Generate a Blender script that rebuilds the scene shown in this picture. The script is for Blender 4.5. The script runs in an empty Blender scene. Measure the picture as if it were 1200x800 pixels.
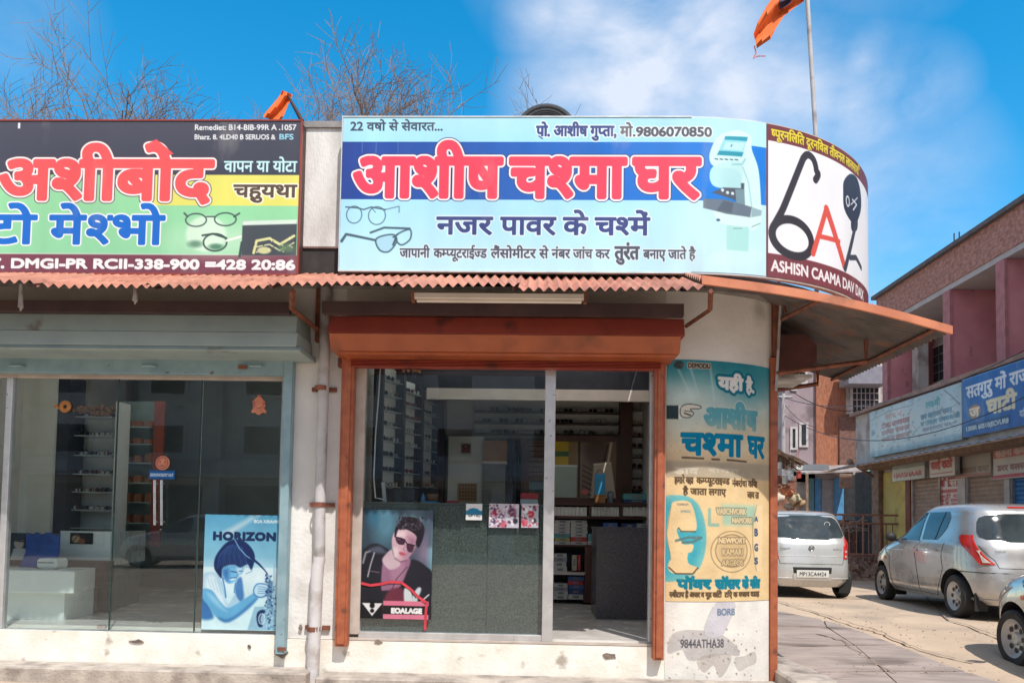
import bpy, bmesh, math, random, re
import numpy as np
from mathutils import Vector, Matrix
random.seed(7)
rng = np.random.default_rng(5)
SC = bpy.context.scene
COL = SC.collection
R_ = math.radians

# ------------------------------------------------------------------ camera
FPX, CYP = 900.0, 571.6
CAM = Vector((0.0, -6.5, 1.35))
yaw, pitch, roll = R_(1.79), R_(2.67), R_(0.95)
_fw = Vector((-math.sin(yaw)*math.cos(pitch), math.cos(yaw)*math.cos(pitch), math.sin(pitch)))
_rt = Vector((math.cos(yaw), math.sin(yaw), 0))
_up = _rt.cross(_fw)
RT = _rt*math.cos(roll) + _up*math.sin(roll)
UP = -_rt*math.sin(roll) + _up*math.cos(roll)
cd = bpy.data.cameras.new('camera'); cam = bpy.data.objects.new('camera', cd); COL.objects.link(cam)
cam.matrix_world = Matrix(((RT.x, UP.x, -_fw.x, CAM.x), (RT.y, UP.y, -_fw.y, CAM.y), (RT.z, UP.z, -_fw.z, CAM.z), (0, 0, 0, 1)))
cd.sensor_width = 36; cd.lens = FPX/1200*36; cd.shift_y = (CYP-400)/1200; cd.clip_start = .05; cd.clip_end = 3000
SC.camera = cam

# ------------------------------------------------------------------ sun, sky, exposure
SUN_AZ, SUN_EL = math.atan2(.41, -.912), R_(56.5)
sdir = Vector((math.sin(SUN_AZ)*math.cos(SUN_EL), math.cos(SUN_AZ)*math.cos(SUN_EL), math.sin(SUN_EL)))
sl = bpy.data.lights.new('sun', 'SUN'); sl.energy = 3.0; sl.angle = R_(.55); sl.color = (1, .95, .88)
so = bpy.data.objects.new('sun', sl); COL.objects.link(so); so.rotation_euler = sdir.to_track_quat('Z', 'Y').to_euler(); so.location = (5, -20, 30)
SC.view_settings.view_transform = 'Standard'; SC.view_settings.look = 'None'; SC.view_settings.exposure = 0.58; SC.view_settings.gamma = 1
SC.view_settings.use_curve_mapping = False

def ray(px, py):
    return (_fw + RT*((px-600)/FPX) - UP*((py-CYP)/FPX))
def atY(px, py, Y=0.0):
    d = ray(px, py); return CAM + d*((Y-CAM.y)/d.y)
def atX(px, py, X):
    d = ray(px, py); return CAM + d*((X-CAM.x)/d.x)
def atZ(px, py, Z=0.0):
    d = ray(px, py); return CAM + d*((Z-CAM.z)/d.z)
def proj(p):
    d = Vector(p)-CAM; k = d.dot(_fw); return (600+FPX*d.dot(RT)/k, CYP-FPX*d.dot(UP)/k)
def fr(x0, y0, x1, y1, Y=0.0):
    """photo measurements of an upright rectangle standing in the plane Y -> X0, X1, Z0, Z1 in metres"""
    xm, ym = (x0+x1)/2, (y0+y1)/2
    return atY(x0, ym, Y).x, atY(x1, ym, Y).x, atY(xm, y1, Y).z, atY(xm, y0, Y).z

world = bpy.data.worlds.new('World'); SC.world = world; world.use_nodes = True
def build_sky():
    nt = world.node_tree; N = nt.nodes; L = nt.links
    for n in list(N): N.remove(n)
    out = N.new('ShaderNodeOutputWorld'); bg = N.new('ShaderNodeBackground'); L.new(bg.outputs[0], out.inputs[0])
    sky = N.new('ShaderNodeTexSky'); sky.sky_type = 'NISHITA'; sky.sun_disc = False
    sky.sun_elevation = SUN_EL; sky.sun_rotation = SUN_AZ; sky.altitude = 200; sky.dust_density = .1; sky.ozone_density = 2.5; sky.air_density = 1.0
    hs = N.new('ShaderNodeHueSaturation'); hs.inputs['Saturation'].default_value = 1.42; hs.inputs['Hue'].default_value = .484; hs.inputs['Value'].default_value = 1.08
    L.new(sky.outputs[0], hs.inputs['Color'])
    tc = N.new('ShaderNodeTexCoord'); V = tc.outputs['Generated']
    def math_(op, a, b=None, c=None, clamp=False):
        n = N.new('ShaderNodeMath'); n.operation = op; n.use_clamp = clamp
        for i, v in enumerate((a, b, c)):
            if v is None: continue
            if isinstance(v, (int, float)): n.inputs[i].default_value = v
            else: L.new(v, n.inputs[i])
        return n.outputs[0]
    nz = N.new('ShaderNodeTexNoise'); nz.inputs['Scale'].default_value = 5.5; nz.inputs['Detail'].default_value = 8; nz.inputs['Roughness'].default_value = .56; nz.inputs['Distortion'].default_value = .25
    mp = N.new('ShaderNodeMapping'); mp.inputs['Scale'].default_value = (1, 1, 1.7); mp.inputs['Location'].default_value = (.3, .1, .2); L.new(V, mp.inputs[0]); L.new(mp.outputs[0], nz.inputs['Vector'])
    total = None
    # cloud banks: direction, angular radius, strength
    for (px, py, r, s) in [(640, 15, .07, .5), (690, 15, .11, .6), (735, 45, .12, .75), (800, 20, .10, .6), (745, 105, .15, .85), (690, 120, .12, .6), (830, 60, .12, .65), (860, 115, .13, .7), (930, 125, .12, .62), (1000, 125, .10, .5), (1010, 72, .05, .5), (760, 180, .2, .7), (20, 25, .09, .16), (1070, 115, .07, .35), (1010, 250, .16, .42), (780, -150, .24, .5), (940, -220, .24, .5)]:
        d = ray(px, py).normalized()
        vd = N.new('ShaderNodeVectorMath'); vd.operation = 'DISTANCE'; vd.inputs[1].default_value = d; L.new(V, vd.inputs[0])
        m = math_('SUBTRACT', 1.0, math_('DIVIDE', vd.outputs['Value'], r), clamp=True)
        m = math_('MULTIPLY', m, s*1.5)
        total = m if total is None else math_('MAXIMUM', total, m)
    f = math_('MULTIPLY', total, math_('ADD', math_('MULTIPLY', math_('SUBTRACT', nz.outputs['Fac'], .5), 3.2), .85), clamp=True)
    # bright cloud cover added outside the view, to lift and whiten the shade
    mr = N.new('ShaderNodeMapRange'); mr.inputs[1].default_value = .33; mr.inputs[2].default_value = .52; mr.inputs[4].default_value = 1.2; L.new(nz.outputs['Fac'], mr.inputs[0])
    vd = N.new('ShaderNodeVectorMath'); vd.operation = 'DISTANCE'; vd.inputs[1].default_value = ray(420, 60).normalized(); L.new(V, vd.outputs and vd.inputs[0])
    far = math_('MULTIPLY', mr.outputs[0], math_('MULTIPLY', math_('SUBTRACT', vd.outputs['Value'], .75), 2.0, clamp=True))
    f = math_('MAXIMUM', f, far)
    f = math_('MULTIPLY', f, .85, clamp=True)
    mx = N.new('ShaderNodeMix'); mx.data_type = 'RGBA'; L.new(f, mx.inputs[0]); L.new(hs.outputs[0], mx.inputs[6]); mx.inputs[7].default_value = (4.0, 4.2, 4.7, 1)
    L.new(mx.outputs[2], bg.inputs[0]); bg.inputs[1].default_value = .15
build_sky()

SC.cycles.max_bounces = 12; SC.cycles.diffuse_bounces = 8; SC.cycles.transparent_max_bounces = 12
# ------------------------------------------------------------------ helpers
ORG = {}
def _props(o, label, cat, group, kind):
    if label: o['label'] = label
    if cat: o['category'] = cat
    if group: o['group'] = group
    if kind: o['kind'] = kind
def thing(name, label, cat, loc=(0, 0, 0), group=None):
    o = bpy.data.objects.new(name, None); COL.objects.link(o); o.location = loc; o.empty_display_size = .1
    ORG[o.name] = Vector(loc); _props(o, label, cat, group, None); return o
class MB:
    def __init__(s): s.v = []; s.f = []; s.sm = False
    def add(s, vs, fs):
        n = len(s.v); s.v += [tuple(v) for v in vs]; s.f += [tuple(i+n for i in f) for f in fs]; return s
    def box(s, x0, x1, y0, y1, z0, z1):
        vs = [(x, y, z) for z in (z0, z1) for y in (y0, y1) for x in (x0, x1)]
        return s.add(vs, [(0, 2, 3, 1), (4, 5, 7, 6), (0, 1, 5, 4), (2, 6, 7, 3), (0, 4, 6, 2), (1, 3, 7, 5)])
    def obox(s, c, size, rz=0, rx=0, ry=0):
        m = Matrix.Rotation(rz, 3, 'Z') @ Matrix.Rotation(ry, 3, 'Y') @ Matrix.Rotation(rx, 3, 'X'); c = Vector(c)
        a, b, d = size[0]/2, size[1]/2, size[2]/2
        vs = [c + m @ Vector((x, y, z)) for z in (-d, d) for y in (-b, b) for x in (-a, a)]
        return s.add(vs, [(0, 2, 3, 1), (4, 5, 7, 6), (0, 1, 5, 4), (2, 6, 7, 3), (0, 4, 6, 2), (1, 3, 7, 5)])
    def tube(s, pts, r, n=8, cap=True):
        pts = [Vector(p) for p in pts]; m = len(pts); rs = r if hasattr(r, '__len__') else [r]*m
        base = len(s.v); ref = None
        for i, p in enumerate(pts):
            t = (pts[min(i+1, m-1)]-pts[max(i-1, 0)])
            if t.length < 1e-9: t = Vector((0, 0, 1))
            t.normalize()
            if ref is None: ref = Vector((0, 0, 1)) if abs(t.z) < .9 else Vector((1, 0, 0))
            a = t.cross(ref)
            if a.length < 1e-6: a = t.orthogonal()
            a.normalize(); b = t.cross(a); ref = -b if False else ref
            for k in range(n):
                an = 2*math.pi*k/n; s.v.append(tuple(p + (a*math.cos(an)+b*math.sin(an))*rs[i]))
        for i in range(m-1):
            for k in range(n):
                s.f.append((base+i*n+k, base+i*n+(k+1) % n, base+(i+1)*n+(k+1) % n, base+(i+1)*n+k))
        if cap:
            s.f.append(tuple(base+k for k in range(n))[::-1]); s.f.append(tuple(base+(m-1)*n+k for k in range(n)))
        return s
    def prism(s, poly, ax, a, b):
        """poly: 2D outline; ax 0: (y,z) extruded along X, 1: (x,z) along Y, 2: (x,y) along Z"""
        def mk(p, t): return (t, p[0], p[1]) if ax == 0 else ((p[0], t, p[1]) if ax == 1 else (p[0], p[1], t))
        n = len(poly); vs = [mk(p, a) for p in poly]+[mk(p, b) for p in poly]
        fs = [tuple(range(n)), tuple(range(2*n-1, n-1, -1))]+[(i, i+n, (i+1) % n+n, (i+1) % n) for i in range(n)]
        return s.add(vs, fs)
    def quad(s, a, b, c, d): return s.add([a, b, c, d], [(0, 1, 2, 3)])
    def grid(s, P):
        P = np.asarray(P, float); h, w = P.shape[:2]; base = len(s.v)
        s.v += [tuple(p) for p in P.reshape(-1, 3)]
        s.f += [(base+j*w+i, base+j*w+i+1, base+(j+1)*w+i+1, base+(j+1)*w+i) for j in range(h-1) for i in range(w-1)]
        return s
    def lathe(s, prof, c=(0, 0, 0), axis='Z', n=24, cap=False):
        base = len(s.v); c = Vector(c)
        for (r, h) in prof:
            for k in range(n):
                a = 2*math.pi*k/n; x, y = r*math.cos(a), r*math.sin(a)
                p = {'Z': (x, y, h), 'Y': (x, h, y), 'X': (h, x, y)}[axis]
                s.v.append(tuple(c+Vector(p)))
        for i in range(len(prof)-1):
            for k in range(n):
                s.f.append((base+i*n+k, base+i*n+(k+1) % n, base+(i+1)*n+(k+1) % n, base+(i+1)*n+k))
        if cap:
            s.f.append(tuple(base+k for k in range(n))); s.f.append(tuple(base+(len(prof)-1)*n+k for k in range(n)))
        return s
    def ball(s, c, r, n=8, sq=(1, 1, 1)):
        c = Vector(c); m = max(4, n//2); base = len(s.v)
        for i in range(m+1):
            t = math.pi*i/m
            for k in range(n):
                a = 2*math.pi*k/n
                s.v.append((c.x+r*sq[0]*math.sin(t)*math.cos(a), c.y+r*sq[1]*math.sin(t)*math.sin(a), c.z+r*sq[2]*math.cos(t)))
        for i in range(m):
            for k in range(n): s.f.append((base+i*n+k, base+(i+1)*n+k, base+(i+1)*n+(k+1) % n, base+i*n+(k+1) % n))
        return s
def mesh_of(name, mb, mat, org, smooth=None):
    me = bpy.data.meshes.new(name); o = org
    me.from_pydata([(v[0]-o[0], v[1]-o[1], v[2]-o[2]) for v in mb.v], [], mb.f)
    if mat: me.materials.append(mat)
    if smooth:
        me.polygons.foreach_set('use_smooth', [True]*len(me.polygons)); me.update(); me.set_sharp_from_angle(angle=R_(smooth))
    me.update(); return me
def part(name, mb, mat, parent, label=None, bevel=0, smooth=None, kind=None):
    org = ORG[parent.name]; me = mesh_of(name, mb, mat, org, smooth)
    o = bpy.data.objects.new(name, me); COL.objects.link(o); o.parent = parent; ORG[o.name] = org.copy(); _props(o, label, None, None, kind)
    if bevel:
        b = o.modifiers.new('bevel', 'BEVEL'); b.width = bevel; b.segments = 1; b.limit_method = 'ANGLE'
    return o
def solo(name, mb, mat, label, cat, group=None, bevel=0, smooth=None, kind=None):
    a = np.array(mb.v); lo = a.min(0); hi = a.max(0); org = ((lo[0]+hi[0])/2, (lo[1]+hi[1])/2, lo[2])
    me = mesh_of(name, mb, mat, org, smooth); o = bpy.data.objects.new(name, me); COL.objects.link(o); o.location = org
    ORG[o.name] = Vector(org); _props(o, label, cat, group, kind)
    if bevel:
        b = o.modifiers.new('bevel', 'BEVEL'); b.width = bevel; b.segments = 1; b.limit_method = 'ANGLE'
    return o
def struct(name, mb, mat, smooth=None): return solo(name, mb, mat, None, None, kind='structure', smooth=smooth)
def copy_tree(o, parent=None):
    c = o.copy(); COL.objects.link(c); ORG[c.name] = ORG[o.name].copy()
    if parent: c.parent = parent
    for ch in o.children: copy_tree(ch, c)
    return c

# ------------------------------------------------------------------ materials
MATS = {}
def lin(c):
    return tuple(((x/255)/12.92 if x/255 <= .04045 else ((x/255+.055)/1.055)**2.4) for x in c)
def M(name, col, col2=None, scale=6.0, rough=.7, metal=0.0, bump=0.0, bscale=60.0, dirt=None, dscale=2.5, dlo=.52, dhi=.68, stretch=(1, 1, 1), spec=.5, coat=0, vcol=False, wave=None):
    if name in MATS: return MATS[name]
    m = bpy.data.materials.new(name); m.use_nodes = True; nt = m.node_tree; N = nt.nodes; L = nt.links
    p = N['Principled BSDF']; p.inputs['Roughness'].default_value = rough; p.inputs['Metallic'].default_value = metal
    p.inputs['Specular IOR Level'].default_value = spec; p.inputs['Coat Weight'].default_value = coat
    tc = N.new('ShaderNodeTexCoord'); mp = N.new('ShaderNodeMapping'); L.new(tc.outputs['Object'], mp.inputs[0]); mp.inputs['Scale'].default_value = stretch
    V = mp.outputs[0]
    def noise(sc, det=4, off=0):
        n = N.new('ShaderNodeTexNoise'); n.inputs['Scale'].default_value = sc; n.inputs['Detail'].default_value = det
        if off:
            q = N.new('ShaderNodeVectorMath'); q.operation = 'ADD'; q.inputs[1].default_value = (off, off*.7, off*1.3); L.new(V, q.inputs[0]); L.new(q.outputs[0], n.inputs['Vector'])
        else: L.new(V, n.inputs['Vector'])
        return n.outputs['Fac']
    def mixc(f, a, b):
        x = N.new('ShaderNodeMix'); x.data_type = 'RGBA'; L.new(f, x.inputs[0])
        for i, v in ((6, a), (7, b)):
            if isinstance(v, tuple): x.inputs[i].default_value = (*v[:3], 1)
            else: L.new(v, x.inputs[i])
        return x.outputs[2]
    def rng_(f, lo, hi, a=0., b=1.):
        r = N.new('ShaderNodeMapRange'); r.inputs[1].default_value = lo; r.inputs[2].default_value = hi; r.inputs[3].default_value = a; r.inputs[4].default_value = b; L.new(f, r.inputs[0]); return r.outputs[0]
    c2 = col2 or tuple(x*.78 for x in col)
    if vcol:
        at = N.new('ShaderNodeAttribute'); at.attribute_name = 'Col'; base = at.outputs['Color']
        mm = N.new('ShaderNodeMix'); mm.data_type = 'RGBA'; mm.blend_type = 'MULTIPLY'; mm.inputs[0].default_value = 1
        L.new(base, mm.inputs[6]); L.new(rng_(noise(scale), .3, .7, .86, 1.04), mm.inputs[7]); c = mm.outputs[2]
    else:
        c = mixc(rng_(noise(scale), .36, .64), tuple(col), c2)
    if dirt:
        c = mixc(rng_(noise(dscale, 6, 3.7), dlo, dhi, 0, .85), c, tuple(dirt))
    L.new(c, p.inputs['Base Color'])
    L.new(rng_(noise(scale*2.3, 3, 9.1), .3, .7, max(0, rough-.08), min(1, rough+.08)), p.inputs['Roughness'])
    if vcol and not bump:
        b = N.new('ShaderNodeBump'); b.inputs['Strength'].default_value = .6; b.inputs['Distance'].default_value = .02; L.new(noise(1.7, 2, 5.5), b.inputs['Height']); L.new(b.outputs[0], p.inputs['Normal'])
    if bump:
        b = N.new('ShaderNodeBump'); b.inputs['Strength'].default_value = 1; b.inputs['Distance'].default_value = bump
        L.new(noise(bscale, 5, 1.9), b.inputs['Height']); L.new(b.outputs[0], p.inputs['Normal'])
    MATS[name] = m; return m
def glass_mat(name, tint=(.78, .82, .82), refl=.12, rough=.0):
    if name in MATS: return MATS[name]
    m = bpy.data.materials.new(name); m.use_nodes = True; nt = m.node_tree; N = nt.nodes; L = nt.links
    for n in list(N): N.remove(n)
    out = N.new('ShaderNodeOutputMaterial'); mx = N.new('ShaderNodeMixShader'); t = N.new('ShaderNodeBsdfTransparent'); g = N.new('ShaderNodeBsdfGlossy')
    t.inputs[0].default_value = (*tint, 1); g.inputs['Roughness'].default_value = rough; g.inputs[0].default_value = (.95, .97, 1, 1)
    fz = N.new('ShaderNodeLayerWeight'); fz.inputs[0].default_value = .1
    ad = N.new('ShaderNodeMath'); ad.operation = 'ADD'; ad.inputs[1].default_value = refl; ad.use_clamp = True; L.new(fz.outputs['Fresnel'], ad.inputs[0])
    tc = N.new('ShaderNodeTexCoord'); nz = N.new('ShaderNodeTexNoise'); nz.inputs['Scale'].default_value = 2.0; L.new(tc.outputs['Object'], nz.inputs['Vector'])
    bp = N.new('ShaderNodeBump'); bp.inputs['Distance'].default_value = .0008; bp.inputs['Strength'].default_value = .5; L.new(nz.outputs['Fac'], bp.inputs['Height']); L.new(bp.outputs[0], g.inputs['Normal'])
    L.new(ad.outputs[0], mx.inputs[0]); L.new(t.outputs[0], mx.inputs[1]); L.new(g.outputs[0], mx.inputs[2]); L.new(mx.outputs[0], out.inputs[0])
    MATS[name] = m; return m

m_white = M('white_lime_wall', (.80, .78, .75), (.70, .68, .65), scale=2.2, rough=.85, bump=.004, bscale=35, dirt=(.36, .31, .27), dscale=1.7, dlo=.62, dhi=.8)
m_plinth = M('white_plinth', (.86, .83, .76), (.74, .69, .6), scale=4, rough=.85, bump=.004, bscale=40, dirt=(.33, .28, .23), dscale=5.5, dlo=.63, dhi=.72)
m_beige = M('beige_plaster', (.62, .56, .50), (.5, .45, .4), scale=1.5, rough=.85, bump=.003, dirt=(.22, .19, .17), dscale=2.2, dlo=.6, dhi=.75)
m_oldwhite = M('old_white_wall', (.6, .58, .55), (.36, .34, .32), scale=5, rough=.9, bump=.006, dirt=(.1, .09, .085), dscale=3, dlo=.55, dhi=.7, stretch=(1, 1, .35))
m_ledge = M('concrete_ledge', (.50, .44, .38), (.36, .31, .27), scale=7, rough=.9, bump=.008, bscale=50, dirt=(.17, .14, .12), dscale=4)
m_dark = M('dark_brown_steel', (.075, .04, .04), (.05, .028, .03), rough=.6, scale=5)
m_maroon = M('maroon_paint_and_shade', (.30, .05, .03), (.24, .04, .028), rough=.45, scale=3, dirt=(.10, .03, .025), dscale=3, dlo=.6)
m_terra = M('terracotta_paint', (.38, .092, .03), (.31, .072, .024), rough=.42, scale=4, dirt=(.16, .045, .02), dscale=2.8, dlo=.6, dhi=.76)
m_post = M('orange_post_paint', (.40, .115, .05), (.31, .08, .035), rough=.5, scale=12, dirt=(.14, .05, .03), dscale=9, dlo=.6)
m_blue = M('weathered_blue_paint', (.25, .37, .41), (.19, .30, .345), rough=.5, scale=6, dirt=(.10, .09, .08), dscale=14, dlo=.66, dhi=.72)
m_teal = M('grey_green_steel', (.30, .37, .36), (.25, .31, .31), rough=.45, scale=3, dirt=(.16, .14, .12), dscale=2.3, dlo=.62)
m_alu = M('aluminium', (.66, .66, .66), (.55, .55, .56), rough=.35, metal=.6, scale=8)
m_cream = M('cream_frame', (.55, .48, .42), (.45, .38, .33), rough=.5, scale=8)
m_rust = M('rusty_steel', (.26, .09, .05), (.15, .055, .035), rough=.8, scale=14, bump=.002)
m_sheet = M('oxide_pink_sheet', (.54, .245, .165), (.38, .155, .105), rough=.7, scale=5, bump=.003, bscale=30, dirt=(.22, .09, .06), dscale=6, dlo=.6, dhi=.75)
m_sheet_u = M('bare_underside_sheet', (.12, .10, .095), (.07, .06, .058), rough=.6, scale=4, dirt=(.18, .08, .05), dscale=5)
m_pipe = M('grey_plastic_pipe', (.52, .50, .50), (.42, .40, .40), rough=.5, scale=5, dirt=(.26, .22, .2), dscale=6)
m_granite = M('dark_green_granite', (.15, .165, .15), (.06, .07, .065), rough=.28, scale=85, dirt=(.17, .19, .17), dscale=130, dlo=.58, dhi=.66)
m_granite2 = M('dark_grey_granite', (.11, .10, .12), (.045, .045, .055), rough=.3, scale=90, dirt=(.2, .19, .2), dscale=150, dlo=.6, dhi=.66)
m_floor = M('pale_floor_tile', (.68, .64, .6), (.6, .56, .53), rough=.22, scale=2)
m_black = M('black_rubber', (.018, .018, .018), (.03, .028, .027), rough=.75, scale=8)
m_cable = M('white_cable', (.7, .7, .7), rough=.4)
m_print = M('printed_vinyl', (1, 1, 1), vcol=True, scale=2.2, rough=.42, spec=.4, stretch=(1, 1, .35), dirt=(.42, .40, .37), dscale=3.2, dlo=.60, dhi=1.15)
m_papr = M('printed_paper', (1, 1, 1), vcol=True, scale=5, rough=.65, spec=.25)
m_paint = M('painted_wall_advert', (1, 1, 1), vcol=True, scale=7, rough=.85, bump=.003, bscale=45, dirt=(.55, .45, .33), dscale=5, dlo=.63, dhi=.9, spec=.2)
g_shop = glass_mat('shop_glass', (.86, .90, .90), .045)

m_parapet = M('dirty_white_parapet', (.78, .76, .73), (.55, .53, .5), scale=4, rough=.9, bump=.005, dirt=(.16, .14, .13), dscale=3, dlo=.62, dhi=.76, stretch=(1, 1, .4))
m_ceil = M('white_ceiling', (.84, .83, .8), (.8, .79, .76), rough=.9)
m_sheet2 = M('oxide_brown_sheet', (.58, .25, .165), (.42, .165, .11), rough=.7, scale=5, bump=.003, bscale=30, dirt=(.18, .075, .05), dscale=5, dlo=.55, dhi=.75)

def translucent(name, c):
    m = bpy.data.materials.new(name); m.use_nodes = True; nt = m.node_tree; N = nt.nodes
    for n in list(N): N.remove(n)
    o = N.new('ShaderNodeOutputMaterial'); t = N.new('ShaderNodeBsdfTranslucent'); tc = N.new('ShaderNodeTexCoord'); nz = N.new('ShaderNodeTexNoise'); nz.inputs['Scale'].default_value = 3; nt.links.new(tc.outputs['Object'], nz.inputs['Vector'])
    mx = N.new('ShaderNodeMix'); mx.data_type = 'RGBA'; mx.inputs[6].default_value = (*c, 1); mx.inputs[7].default_value = (*(q*.85 for q in c), 1); nt.links.new(nz.outputs['Fac'], mx.inputs[0]); nt.links.new(mx.outputs[2], t.inputs[0]); nt.links.new(t.outputs[0], o.inputs[0]); return m
m_grp = translucent('added_skylight_diffuser', (.88, .86, .80))  # diffuser for the added skylights
# ------------------------------------------------------------------ print painter: artwork as coloured mesh grids
_tris = {}
def glyphs(s):
    if s in _tris: return _tris[s]
    c = bpy.data.curves.new('t', 'FONT'); c.body = s; c.size = 1; c.resolution_u = 5
    o = bpy.data.objects.new('t', c); COL.objects.link(o); dg = bpy.context.evaluated_depsgraph_get(); dg.update()
    me = bpy.data.meshes.new_from_object(o.evaluated_get(dg)); me.calc_loop_triangles()
    v = np.empty(len(me.vertices)*3); me.vertices.foreach_get('co', v); v = v.reshape(-1, 3)[:, :2]
    t = np.empty(len(me.loop_triangles)*3, int); me.loop_triangles.foreach_get('vertices', t)
    r = v[t].reshape(-1, 3, 2) if len(t) else np.zeros((0, 3, 2))
    bpy.data.objects.remove(o); bpy.data.curves.remove(c); bpy.data.meshes.remove(me)
    _tris[s] = r; return r
def advance(s):
    return glyphs(s+'|')[..., 0].max()-glyphs('|')[..., 0].max()
def layout(s, track=0.0):
    """'x~' marks a half consonant: the glyph without its upright stem"""
    out = []; x = 0.0
    segs = [g for g in re.split('(.~)', s) if g]
    if track: segs = [q for g in segs for q in ([g] if g.endswith('~') else list(g))]
    for g in segs:
        if g.endswith('~'):
            t = glyphs(g[0]); a = advance(g[0]); cut = a-.20
            t = t.copy(); t = t[t[..., 0].min(1) < cut]; t[..., 0] = np.minimum(t[..., 0], cut)
            out.append(t+np.array([x, 0])); x += cut
        else:
            t = glyphs(g)
            if len(t): out.append(t+np.array([x, 0]))
            x += advance(g)+track
    return np.concatenate(out) if out else np.zeros((0, 3, 2))
def dist_field(mask, R):
    h, w = mask.shape; big = 1e4; idx = np.arange(w)
    l = np.where(mask, idx, -big); l = np.maximum.accumulate(l, 1)
    r = np.where(mask, idx, big); r = np.minimum.accumulate(r[:, ::-1], 1)[:, ::-1]
    dx = np.minimum(idx-l, r-idx).astype(np.float32); dx = np.minimum(dx, 1000)**2; out = dx.copy()
    for dy in range(1, R+1):
        out[dy:] = np.minimum(out[dy:], dx[:-dy]+dy*dy); out[:-dy] = np.minimum(out[:-dy], dx[dy:]+dy*dy)
    return np.sqrt(out)
class Canvas:
    def __init__(s, x0, y0, x1, y1, ss, bg):
        s.x0, s.y0, s.x1, s.y1, s.ss = x0, y0, x1, y1, ss
        s.w = max(2, int(round((x1-x0)*ss))+1); s.h = max(2, int(round((y1-y0)*ss))+1)
        s.X, s.Y = np.meshgrid(np.linspace(x0, x1, s.w), np.linspace(y0, y1, s.h))
        s.a = np.ones((s.h, s.w, 3), np.float32)*np.array(bg, np.float32)
    def _sl(s, xa, ya, xb, yb, pad=4):
        k = s.ss
        i0 = max(0, int((xa-pad-s.x0)*k)); i1 = min(s.w, int((xb+pad-s.x0)*k)+2); j0 = max(0, int((ya-pad-s.y0)*k)); j1 = min(s.h, int((yb+pad-s.y0)*k)+2)
        return slice(j0, max(j0, j1)), slice(i0, max(i0, i1))
    def blend(s, sl, m, col, al=1.0):
        m = (np.clip(m, 0, 1)*al)[..., None]; s.a[sl] = s.a[sl]*(1-m)+np.array(col, np.float32)*m
    def poly(s, pts, col, al=1.0, soft=.6):
        p = np.array(pts, float); sl = s._sl(p[:, 0].min(), p[:, 1].min(), p[:, 0].max(), p[:, 1].max(), soft+2)
        X, Y = s.X[sl], s.Y[sl]
        if X.size == 0: return
        d = np.full(X.shape, 1e9); ins = np.zeros(X.shape, bool)
        for i in range(len(p)):
            a, b = p[i], p[(i+1) % len(p)]; e = b-a; l2 = max(e@e, 1e-9)
            t = np.clip(((X-a[0])*e[0]+(Y-a[1])*e[1])/l2, 0, 1)
            d = np.minimum(d, (X-a[0]-t*e[0])**2+(Y-a[1]-t*e[1])**2)
            c = ((a[1] > Y) != (b[1] > Y)) & (X < (b[0]-a[0])*(Y-a[1])/((b[1]-a[1]) or 1e-9)+a[0]); ins ^= c
        d = np.sqrt(d)*np.where(ins, 1, -1); s.blend(sl, .5+d/(2*soft), col, al)
    def curve(s, pts, n=6):
        p = [np.array(q, float) for q in pts]; o = []; m = len(p)
        for i in range(m):
            a, b, c, d = p[i-1], p[i], p[(i+1) % m], p[(i+2) % m]
            for k in range(n):
                t = k/n; o.append(.5*((2*b)+(c-a)*t+(2*a-5*b+4*c-d)*t*t+(3*b-a-3*c+d)*t**3))
        return o
    def blob(s, pts, col, al=1.0, soft=.6): s.poly(s.curve(pts), col, al, soft)
    def rect(s, xa, ya, xb, yb, col, al=1.0, soft=.4): s.poly([(xa, ya), (xb, ya), (xb, yb), (xa, yb)], col, al, soft)
    def ell(s, cx, cy, rx, ry, col, al=1.0, soft=.6, rot=0.0):
        r = max(rx, ry); sl = s._sl(cx-r, cy-r, cx+r, cy+r, soft+2); X, Y = s.X[sl]-cx, s.Y[sl]-cy
        if X.size == 0: return
        c, n = math.cos(rot), math.sin(rot); u = (X*c+Y*n)/rx; v = (-X*n+Y*c)/ry; q = np.sqrt(u*u+v*v)+1e-6
        s.blend(sl, .5+(1-q)*min(rx, ry)/(2*soft), col, al)
    def ring(s, cx, cy, rx, ry, w, col, al=1.0, soft=.5, rot=0.0):
        pts = []
        for k in range(41):
            a = 2*math.pi*k/40; x, y = rx*math.cos(a), ry*math.sin(a); pts.append((cx+x*math.cos(rot)-y*math.sin(rot), cy+x*math.sin(rot)+y*math.cos(rot)))
        s.line(pts, w, col, al, soft)
    def line(s, pts, w, col, al=1.0, soft=.5):
        p = np.array(pts, float); W = w if hasattr(w, '__len__') else [w]*len(p)
        mw = max(W)/2; sl = s._sl(p[:, 0].min()-mw, p[:, 1].min()-mw, p[:, 0].max()+mw, p[:, 1].max()+mw, soft+2); X, Y = s.X[sl], s.Y[sl]
        if X.size == 0: return
        m = np.zeros(X.shape)
        for i in range(len(p)-1):
            a, b = p[i], p[i+1]; e = b-a; l2 = max(e@e, 1e-9); t = np.clip(((X-a[0])*e[0]+(Y-a[1])*e[1])/l2, 0, 1)
            d = np.hypot(X-a[0]-t*e[0], Y-a[1]-t*e[1]); r = (W[i]*(1-t)+W[i+1]*t)/2
            m = np.maximum(m, np.clip(.5+(r-d)/(2*soft), 0, 1))
        s.blend(sl, m, col, al)
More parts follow.
